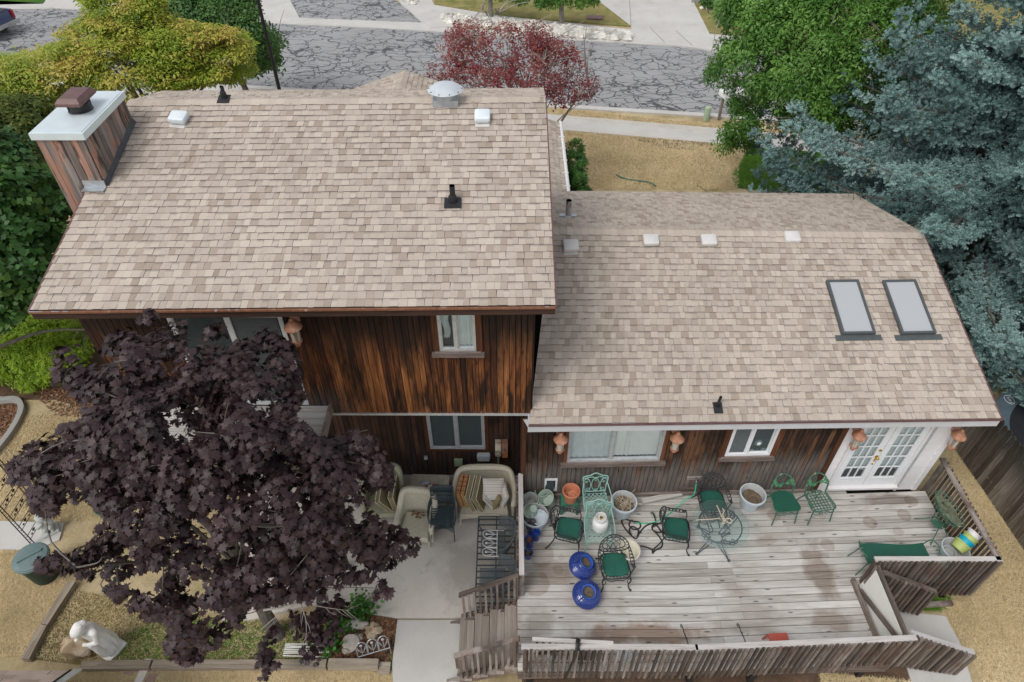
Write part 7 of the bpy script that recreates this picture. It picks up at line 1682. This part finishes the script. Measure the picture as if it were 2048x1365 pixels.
def tree(name,label,cat,base,poly,C,Rr,mat,tmpl,nfront,nback,per,rad,size,deep=.3,group=None,up=.6,outw=.6,rand=.5,flat=1,r0=.16,nl=10,twigs=60,bark='bark',filt=None,szv=.3,extra=None,h0=.45,crowntone=.5,gapfrac=0,twr=.010,droop=None,gap=-9,gapscale=1.0):
    t=thing(name,label,cat,base,0,group)
    pts=crown_front(poly,C,Rr,nfront,deep)+(crown_back(C,Rr,nback) if nback else [])
    cen,nor,cr=clumps(pts,per,rad,up,outw,rand,flat)
    if filt is not None: k=filt(cen); cen,nor,cr=cen[k],nor[k],cr[k]
    k=inpoly_np(*proj(cen),poly)&(gapmask(cen,gapscale)>gap); cen,nor,cr=cen[k],nor[k],cr[k]
    n=len(cen); ax=None
    if droop is not None: ax=RNG.normal(size=(n,3))*.6+norm(cen-np.array(C))*.7+np.array((0,0,-droop))
    sz=size*RNG.uniform(1-szv,1+szv,size=n); V,Fs=scatter(tmpl[0],tmpl[1],cen,nor,sz,ax)
    rnd=np.clip(crowntone*cr+(1-crowntone)*RNG.uniform(0,1,size=n),0,1); rnd=np.repeat(rnd,len(tmpl[0]))
    o=fastmesh('crown',V-np.array(base),Fs,rnd,mat,t)
    trunk_and_limbs('trunk',base,base,C,pts,r0,nl,M[bark],t,twigs,h0,twr)
    return t,pts
def leaf2(l=.5,w=.28): return np.array([(0,0,0),(w,.45,-.07),(0,1,-.08),(-w,.45,-.07)],float)-np.array((0,.3,0)),np.array([(0,1,2,3)])
# --- purple maple
PM=[(282,640),(300,606),(330,606),(345,640),(372,648),(370,700),(395,705),(405,665),(440,640),(468,655),(500,668),(530,650),(560,672),(590,690),(602,720),(596,760),(606,800),(590,828),(612,860),(640,880),(690,868),(735,872),(765,890),(780,930),(784,985),(752,1004),(720,1010),(770,1040),(812,1044),(842,1075),(830,1110),(800,1126),(768,1140),(735,1135),(690,1100),(672,1120),(716,1140),(750,1150),(785,1182),(782,1196),(745,1196),(700,1168),(650,1178),(648,1196),(600,1210),(560,1205),(500,1215),(480,1250),(425,1300),(402,1320),(360,1328),(330,1298),(335,1250),(290,1235),(240,1205),(190,1160),(130,1165),(82,1150),(78,1122),(130,1100),(180,1070),(215,1030),(170,1000),(130,1010),(95,1030),(70,1025),(60,985),(18,975),(12,935),(60,890),(72,872),(120,855),(175,845),(165,800),(140,780),(105,765),(98,705),(130,690),(190,690),(240,665)]
MC=(-4.45,5.72,4.45); MR=(2.95,2.0,2.5)
def mfilt(c):
    x,y,z=c.T; bad=(y>7.95)&(z<6.45)&(z>3.5); bad|=(y>9.0); bad|=(y>6.72)&(y<8.2)&(z>3.45)&(z<3.98)&(x>-6.4)&(x<-3.15); bad|=(y>7.45)&(z>6.3)&(z<6.43+(y-7.66)*.27+.06); bad|=(z<.15)
    return ~bad
t,pts=tree('purple_maple','broad purple-leaved maple covering the left of the patio and house','tree',(-4.45,5.55,0),PM,MC,MR,M['leaf_purple'],MAPLE,350,90,58,.25,.104,deep=.40,up=.6,outw=.45,rand=.95,flat=.65,r0=.13,nl=16,twigs=120,filt=mfilt,szv=.32,droop=.35,gap=-.62,gapscale=1.3)
# tuft hanging in front of the stakes, and the bare pale branches
def bough(poly,z0,n,per,parent,base):
    pp=[]
    while len(pp)<n:
        x=random.uniform(min(p[0] for p in poly),max(p[0] for p in poly)); y=random.uniform(min(p[1] for p in poly),max(p[1] for p in poly))
        if inpoly(x,y,poly): q=P(x,y,z0+random.uniform(-.15,.15)); pp.append((np.array(q),np.array((0,-.3,1.))))
    cen,nor,cr=clumps(pp,per,.17,.8,.3,.4,.6); ax=RNG.normal(size=cen.shape)*.6+np.array((0,-.5,-.4)); V,Fs=scatter(*MAPLE,cen,nor,.118*RNG.uniform(.7,1.25,size=len(cen)),ax)
    rnd=np.repeat(RNG.uniform(0,1,size=len(cen)),len(MAPLE[0])); return fastmesh('low_bough',V-np.array(base),Fs,rnd,M['leaf_purple'],parent)
bough([(520,1280),(545,1255),(560,1300),(548,1345),(515,1345)],1.0,9,12,t,(-4.45,5.55,0)); bough([(580,1240),(640,1215),(660,1260),(655,1305),(610,1320),(600,1280)],1.1,16,12,t,(-4.45,5.55,0)); bough([(640,1200),(700,1210),(690,1240),(650,1250)],1.2,6,10,t,(-4.45,5.55,0))
mb=MB(); rs=random.Random(2); tips=[((600,1205),(690,1150),1.9),((600,1205),(566,1145),2.0),((600,1205),(700,1222),1.6),((600,1205),(575,1170),1.8),((600,1205),(612,1290),1.2),((600,1205),(505,1275),1.0),((600,1205),(540,1215),1.6),((600,1205),(660,1195),1.8),((600,1205),(590,1140),2.1)]
s0=P(560,1215,1.5)
mb.tube(smoothpts([Vector((-4.4,5.5,1.2)),P(560,1215,1.5),P(600,1205,1.7)],5),.022,6)
for a,b,z in tips:
    s=P(*a,1.7); e=P(*b,z); m_=s.lerp(e,.5)+Vector((rs.uniform(-.06,.06),rs.uniform(-.06,.06),.05)); l=smoothpts([s,m_,e],5); mb.tube(l,[.013*(1-.8*i/(len(l)-1)) for i in range(len(l))],5,caps=False)
    for k in range(5):
        i=rs.randint(2,len(l)-2); d=(l[i+1]-l[i]).normalized(); sd=d.cross(Vector((0,0,1)))*rs.choice((-1,1)); mb.tube([l[i],l[i]+d*.10+sd*.07,l[i]+d*.22+sd*rs.uniform(.08,.16)],[.006,.005,.002],4,caps=False)
o=mb.build('bare_branch',M['bark_pale']); o.parent=t; o.matrix_parent_inverse=Matrix.Translation((4.45,-5.55,0))
# --- golden layered maple, top left
LC=leafcluster(8,.55,.42,.26,.10,1)
tree('golden_maple','golden yellow and green layered maple behind the chimney','tree',(-10.4,19.3,0),[(-120,110),(0,110),(60,95),(130,85),(95,60),(165,35),(150,-60),(310,-60),(330,25),(400,48),(480,60),(512,85),(497,110),(514,140),(470,168),(400,172),(345,190),(280,190),(255,230),(150,260),(110,215),(104,262),(70,310),(0,330),(-120,330)],(-10.6,19.2,5.4),(4.6,3.2,2.6),M['leaf_gold'],LC,520,110,32,.52,.20,deep=.7,up=1.5,outw=.35,rand=.15,flat=.22,r0=.2,nl=14,twigs=60,crowntone=.78,gap=-1.0,gapscale=.55)
tree('green_tree','mid green leafy tree beside the street behind the golden maple','tree',(-11.2,28.2,0),[(250,-60),(490,-60),(522,15),(509,48),(548,58),(574,85),(555,102),(568,138),(532,134),(505,150),(480,120),(440,80),(400,70),(330,50),(260,20)],(-11.2,27.3,3.9),(3.1,2.2,2.3),M['leaf_green'],leafcluster(8,.5,.5,.24,.4,2),140,60,28,.5,.26,deep=.3,r0=.14)
tree('dim_tree','dim olive and purple tinged tree in the gap beside the chimney','tree',(-13.2,15.2,0),[(-160,215),(0,190),(118,196),(70,262),(118,340),(146,400),(120,380),(60,340),(0,320),(-160,320)],(-13.0,15.0,4.0),(3.2,2.2,2.6),M['leaf_olive'],leafcluster(8,.5,.45,.26,.4,3),110,50,28,.5,.26,deep=.5,r0=.14)
tree('dark_tree','dark green broad-leaved tree at the left frame edge','tree',(-14.2,12.4,0),[(-200,262),(0,262),(42,282),(62,330),(112,350),(140,400),(138,470),(104,530),(62,592),(22,640),(-60,660),(-200,660)],(-10.6,11.0,4.3),(2.7,2.0,3.4),M['leaf_dark'],leafcluster(7,.45,.62,.36,.4,4),170,60,30,.42,.24,deep=.35,r0=.16)
tree('lime_shrub','bright lime green feathery shrub below the left house corner','shrub',(P(60,700).x,P(60,700).y,0),[(-120,660),(0,640),(60,627),(150,627),(168,660),(182,700),(150,742),(100,768),(52,782),(10,760),(-120,760)],tuple(P(50,700,.35)),(2.2,1.25,.95),M['leaf_lime'],leafcluster(10,.5,.55,.10,.5,5),150,30,36,.27,.20,deep=.10,r0=.05,nl=6,twigs=10,up=.8)
# --- red tree in front
tree('red_tree','sparse red-leaved tree with grey twigs in the front yard','tree',(1.1,22.4,0),[(905,50),(940,35),(985,56),(1010,40),(1040,56),(1080,40),(1110,70),(1150,80),(1165,120),(1200,160),(1206,190),(1160,206),(1100,216),(1060,190),(960,178),(880,166),(850,150),(862,120),(882,110),(868,90)],(.2,22.1,4.4),(2.9,2.0,2.2),M['leaf_red'],leafcluster(7,.5,.36,.26,.5,6),150,60,15,.40,.19,deep=.5,r0=.10,nl=26,twigs=220,bark='bark_pale',h0=.25,twr=.016,crowntone=.6)
# --- ash, right
tree('ash_tree','fresh green ash tree with drooping grey twigs behind the spruce','tree',(12.0,22.0,0),[(1452,-60),(1930,-60),(1900,60),(1830,170),(1760,270),(1650,300),(1600,262),(1570,262),(1556,230),(1530,215),(1512,250),(1540,275),(1510,300),(1475,330),(1438,322),(1420,282),(1445,254),(1462,226),(1460,200),(1415,168),(1400,135),(1412,110),(1440,90),(1452,60),(1432,30)],(8.3,19.6,6.0),(3.6,2.4,2.9),M['leaf_ash'],leafcluster(9,.6,.5,.18,.4,7),330,70,30,.40,.215,deep=.9,r0=.16,nl=26,twigs=200,gap=-.7,gapscale=.7,h0=.7,up=.9,bark='bark_pale',twr=.014,crowntone=.6)
# --- street trees across the road
for k,(px,py,lab) in enumerate(((983,42,'left young street tree on the far verge, only trunk showing'),(1123,54,'right young street tree on the far verge, low leaves showing'))):
    b=P(px,py); tree('street_tree',lab,'tree',tuple(b),[(px-60,-40),(px+75,-40),(px+70,8),(px+10,14 if k else -8),(px-50,10 if k else -10)],(b.x,b.y,4.6),(1.7,1.5,2.0),M['leaf_ash'],leafcluster(7,.5,.5,.25,.4,8),50,40,20,.45,.28,group='young street trees',r0=.13,nl=8,twigs=20,bark='bark_pale',h0=.55)
b=P(1415,14); tree('round_bush','small round green bush beside the far porch','shrub',tuple(b),[(1404,-10),(1426,-10),(1426,12),(1404,12)],(b.x,b.y,.6),(.6,.6,.65),M['leaf_dark'],leafcluster(8,.5,.5,.3,.5,9),40,20,24,.2,.2,deep=.1,r0=.04,nl=4,twigs=4)
for k,yy in enumerate((16.3,17.4,18.5,19.6)):
    C=(1.98,yy,1.5); t=thing('hedge_shrub',['clipped green shrub by the gutter nearest the low roof','second clipped shrub from the low roof along the gutter','third clipped shrub from the low roof along the gutter','farthest clipped shrub along the front wing gutter'][k],'shrub',(1.95,yy,0),0,'clipped shrubs beside the front wing')
    pts=[(np.array(C)+v*np.array((.36,.60,1.5))*random.uniform(.8,1),v) for v in norm(RNG.normal(size=(90,3)))]; cen,nor,cr=clumps(pts,34,.16,.3,.9,.4); tm=leafcluster(7,.5,.5,.3,.5,10); V,Fs=scatter(*tm,cen,nor,.10*RNG.uniform(.7,1.3,size=len(cen)))
    fastmesh('crown',V-np.array((1.95,yy,0)),Fs,np.repeat(RNG.uniform(0,1,size=len(cen)),len(tm[0])),M['leaf_hedge'],t)
    mb=MB(); mb.tube([(0,0,-.05),(0,0,2.0)],.04,6); mb.build('trunk',M['bark'],t)
# --- blue spruce
def tuft():
    rs=random.Random(3); v=[];f=[]
    for ring,(y0,tilt,n,l) in enumerate(((-.1,1.2,6,.40),(.25,.95,6,.42),(.58,.6,5,.42))):
        for i in range(n):
            a=i*6.283/n+ring*.5+rs.uniform(-.2,.2); d=Vector((math.cos(a)*math.sin(tilt),math.cos(tilt),math.sin(a)*math.sin(tilt))); s=d.cross(Vector((math.cos(a+1.57),0,math.sin(a+1.57))).cross(d)).normalized()*.055 if False else Vector((-math.sin(a),0,math.cos(a)))*.095
            c=Vector((0,y0,0)); o=len(v); v+=[tuple(c-s*.6),tuple(c+d*l*.55-s),tuple(c+d*l),tuple(c+d*l*.55+s)]; f.append((o,o+1,o+2,o+3))
    return np.array(v),np.array(f)
SPB=np.array((12.6,15.4,0.)); rs=random.Random(21)
t=thing('blue_spruce','large blue-grey spruce filling the right side beside the low roof','tree',tuple(SPB)); 
tc=[];td=[];ts=[];tr=[]; mb=MB()
z=.7
while z<15.2:
    Rz=7.9*(1-z/15.6)*(1-.14*math.exp(-z/.9)); nb=int(11 if z<11 else 8)
    for i in range(nb):
        a=i*math.tau/nb+rs.uniform(-.25,.25)+z*2.4; ln=Rz*rs.uniform(.74,1.06)*(1+.05*max(0,-math.cos(a))*(1 if z<6 else 0))
        if math.sin(a)>.5 and rs.random()<.4: continue
        dr=-.10+.02*z if z<8 else .12
        q=[]
        for k in range(9):
            s=k/8; q.append(Vector((math.cos(a)*ln*s,math.sin(a)*ln*s,z+ln*(dr*s-.16*s*(1-s)*2+.10*s*s*s))))
        q=[v+Vector((rs.uniform(-.05,.05),rs.uniform(-.05,.05),rs.uniform(-.04,.04))) for v in q]
        if math.sin(a)<.75: mb.tube(q,[.05*(1-.85*k/8) for k in range(9)],5,caps=False)
        zo=rs.random(); far=(z>10.5); back=math.sin(a)>.45
        s=.26
        while s<1.02:
            k=min(7,int(min(s,.999)*8)); fr=min(s,.999)*8-k; c=q[k].lerp(q[k+1],fr); d=(q[k+1]-q[k]).normalized(); sd=d.cross(Vector((0,0,1))).normalized()
            wd=(.10+.62*(1-s))*min(1,ln/3)
            for off_ in ((0,) if s>.93 else (-1,1) if wd<.35 else (-1,-.35,.35,1)):
                cc=c+sd*off_*wd*rs.uniform(.8,1.15)+d*rs.uniform(-.1,.1)+Vector((0,0,rs.uniform(-.10,.05)-.10*abs(off_)))
                ax_=(d*.8+sd*off_*.75+Vector((0,0,.35))).normalized(); cr_=.20*rs.uniform(.75,1.3); tone=.5*zo+.25*rs.random()
                for j in range(6 if (far or back) else 20):
                    v=Vector((rs.gauss(0,1),rs.gauss(0,1),rs.gauss(0,1))).normalized()
                    v=(v+ax_*.75+Vector((0,0,.25))).normalized()
                    tc.append(cc+v*cr_*rs.uniform(.1,1.0)); td.append((v+Vector((rs.uniform(-.3,.3),rs.uniform(-.3,.3),rs.uniform(-.1,.35)))).normalized()); ts.append(rs.uniform(.105,.16)*(1.5 if far or back else 1)); tr.append(tone+.30*rs.random()+(.35 if rs.random()<.012 else 0))
                if not far: mb.tube([c,cc],.008,4,caps=False)
            s+=(.42 if far else .22)/max(1.2,ln)
    z+=.50 if z<11 else .75
tc=np.array(tc)+SPB; td=np.array(td); ts=np.array(ts); tr=np.array(tr)
# keep clear of the house roof and walls
x,y,zz=tc.T; roofz=np.where(y<12.1,3.57+(y-7.8)*.297,4.84-(y-12.1)*.30)
bad=(x<8.9)&(y<15.3)&(zz<roofz+.12)&(zz>-1); bad|=(x<8.25)&(y<14.9); bad|=(x<6.6); keep=~bad; tc,td,ts,tr=tc[keep],td[keep],ts[keep],tr[keep]
tm=tuft(); nrm=np.cross(td,RNG.normal(size=td.shape)); V,Fs=scatter(*tm,tc,nrm,ts,td)
fastmesh('crown',V-SPB,Fs,np.repeat(np.clip(tr,0,1),len(tm[0])),M['needle'],t); print('spruce tufts',len(tc))
mb.tube([(0,0,-.1),(0,0,6),(0,0,11),(0,0,15.4)],[.32,.22,.11,.02],10); mb.build('trunk',M['bark'],t)
# --- bed plants
for k,(px,py,r_,lab) in enumerate(((727,1224,.26,'leafy green plant at the patio edge, largest in the soil bed'),(684,1252,.24,'leafy green plant left of the grey log-like stone'),(657,1296,.15,'small green plant at the left end of the soil bed'))):
    b=P(px,py); t=thing('bed_plant',lab,'plant',tuple(b),0,'green plants in the soil bed'); n=60; tm=leafcluster(3,.3,.8,.34,.2,12); cen=np.array(b)+RNG.normal(size=(n,3))*np.array((r_*.6,r_*.5,.05))+np.array((0,0,.14)); V,Fs=scatter(*tm,cen,np.array((0,0,1.))+RNG.normal(size=(n,3))*.35,.12*RNG.uniform(.7,1.3,size=n)); fastmesh('leaves',V-np.array(b),Fs,np.repeat(RNG.uniform(0,1,size=n),len(tm[0])),M['leaf_bed'],t)
    mb=MB()
    for i in range(8): a=i*.785; mb.tube([(0,0,0),(r_*.6*math.cos(a),r_*.5*math.sin(a),.13)],.005,4)
    mb.build('stems',M['leaf_bed'],t)
# --- grass and litter (uncountable)
def areapts(polys,z=0):
    out=[]
    for poly,n in polys:
        q=[P(x,y,z) for x,y in poly]; pl=[(v.x,v.y) for v in q]; xs=[p[0] for p in pl]; ys=[p[1] for p in pl]; k=0
        while k<n:
            x=random.uniform(min(xs),max(xs)); y=random.uniform(min(ys),max(ys))
            if inpoly(x,y,pl): out.append((x,y,z)); k+=1
    return np.array(out)
def blades(name,polys,h,w_,mat,label,z=0):
    c=areapts(polys,z); n=len(c); a=RNG.uniform(0,6.283,n); ln=RNG.uniform(.6,1.6,n)*h; b=RNG.uniform(0,6.283,n); hh=h*RNG.uniform(.25,.7,n)
    s=np.stack((np.cos(a),np.sin(a),0*a),1)*(w_*RNG.uniform(.6,1.3,n))[:,None]; tip=c+np.stack((np.cos(b)*ln,np.sin(b)*ln,hh),1)
    V=np.stack((c-s,c+s,tip),1).reshape(-1,3); Fs=np.arange(n*3).reshape(-1,3)
    patch=np.clip(.5+.28*gapmask(c,.9),0,1)
    o=fastmesh(name,V,Fs,np.repeat(np.clip(.50*RNG.uniform(0,1,n)+.55*patch,0,1),3),mat); tag(o,label,'grass',kind='stuff'); return o
blades('dry_grass',[([(1870,1190),(1905,900),(2060,1110),(2060,1365),(1965,1365),(1895,1230)],34000),([(1640,1345),(1840,1365),(1640,1365)],1500)],.06,.006,M['blade_dry'],'dry golden lawn grass on the right side of the deck')
blades('dry_grass',[([(0,1105),(40,1100),(140,1170),(55,1310),(0,1315)],16000),([(0,900),(48,830),(160,830),(220,900),(240,1040),(130,1042),(0,1040)],20000),([(160,1340),(790,1340),(786,1365),(100,1365)],14000)],.06,.006,M['blade_dry'],'dry golden lawn grass at the left and front of the bed')
blades('dry_grass',[([(1125,255),(1480,290),(1475,380),(1150,378)],36000),([(1095,216),(1560,262),(1560,280),(1110,238)],16000)],.08,.012,M['blade_dry'],'dry golden front lawn and verge grass by the street')
blades('green_grass',[([(1497,298),(1640,306),(1640,384),(1475,377),(1468,345)],12000)],.09,.012,M['blade_green'],'patch of green lawn grass under the spruce edge')
blades('bed_grass',[([(150,1180),(440,1240),(600,1240),(630,1325),(165,1325),(60,1318)],9000)],.07,.006,M['blade_dry'],'rough dry grass inside the timber-edged bed')
blades('bed_weeds',[([(170,1300),(330,1240),(600,1250),(620,1322),(260,1322)],2500),([(830,1190),(905,1190),(870,1225),(1860,1215)],0) if False else ([(820,1320),(790,1340),(760,1345),(790,1310)],200),([(1844,1195),(1900,1195),(1880,1220),(1835,1220)],900)],.09,.010,M['blade_green'],'scattered green weeds in the beds')
def litter(name,polys,s,label):
    c=areapts(polys,.012); n=len(c); tm=leaf2(); V,Fs=scatter(*tm,c+RNG.uniform(0,.012,size=(n,3))*np.array((0,0,1)),np.array((0,0,1.))+RNG.normal(size=(n,3))*.4,s*RNG.uniform(.5,1.3,n)); o=fastmesh(name,V,Fs,np.repeat(RNG.uniform(0,1,n),4),M['litter']); tag(o,label,'leaves',kind='stuff')
litter('leaf_litter',[([(640,1240),(730,1230),(795,1240),(784,1330),(630,1330)],1500),([(60,780),(170,770),(220,840),(110,830)],900),([(0,810),(40,810),(0,890)],500)],.07,'brown leaf litter scattered over the garden beds')
# ================================================================== LIGHT: overcast day
w=bpy.data.worlds.new('World'); scene.world=w; w.use_nodes=True; nt=w.node_tree; bg=nt.nodes['Background']
SUN_EL,SUN_AZ=R(55),R(222)
sky=nt.nodes.new('ShaderNodeTexSky'); sky.sky_type='NISHITA'; sky.sun_disc=False; sky.sun_elevation=SUN_EL; sky.sun_rotation=SUN_AZ; sky.altitude=1300; sky.air_density=1.0; sky.dust_density=4; sky.ozone_density=1
hs=nt.nodes.new('ShaderNodeHueSaturation'); hs.inputs['Saturation'].default_value=.22; nt.links.new(sky.outputs[0],hs.inputs['Color']); nt.links.new(hs.outputs[0],bg.inputs['Color']); bg.inputs['Strength'].default_value=.135
sl=bpy.data.lights.new('sun','SUN'); so=bpy.data.objects.new('sun',sl); COL.objects.link(so); sl.energy=1.05; sl.angle=R(28); sl.color=(1,.96,.90)
so.rotation_euler=(math.pi/2-SUN_EL,0,-SUN_AZ+math.pi) ; so.location=(0,-10,30)
d=Vector((math.sin(SUN_AZ)*math.cos(SUN_EL),math.cos(SUN_AZ)*math.cos(SUN_EL),math.sin(SUN_EL))); so.rotation_euler=(-d).to_track_quat('-Z','Y').to_euler()
vs=scene.view_settings; scene.display_settings.display_device='sRGB'; vs.view_transform='Standard'; vs.look='None'; vs.gamma=1; vs.use_curve_mapping=False; vs.exposure=EXPO
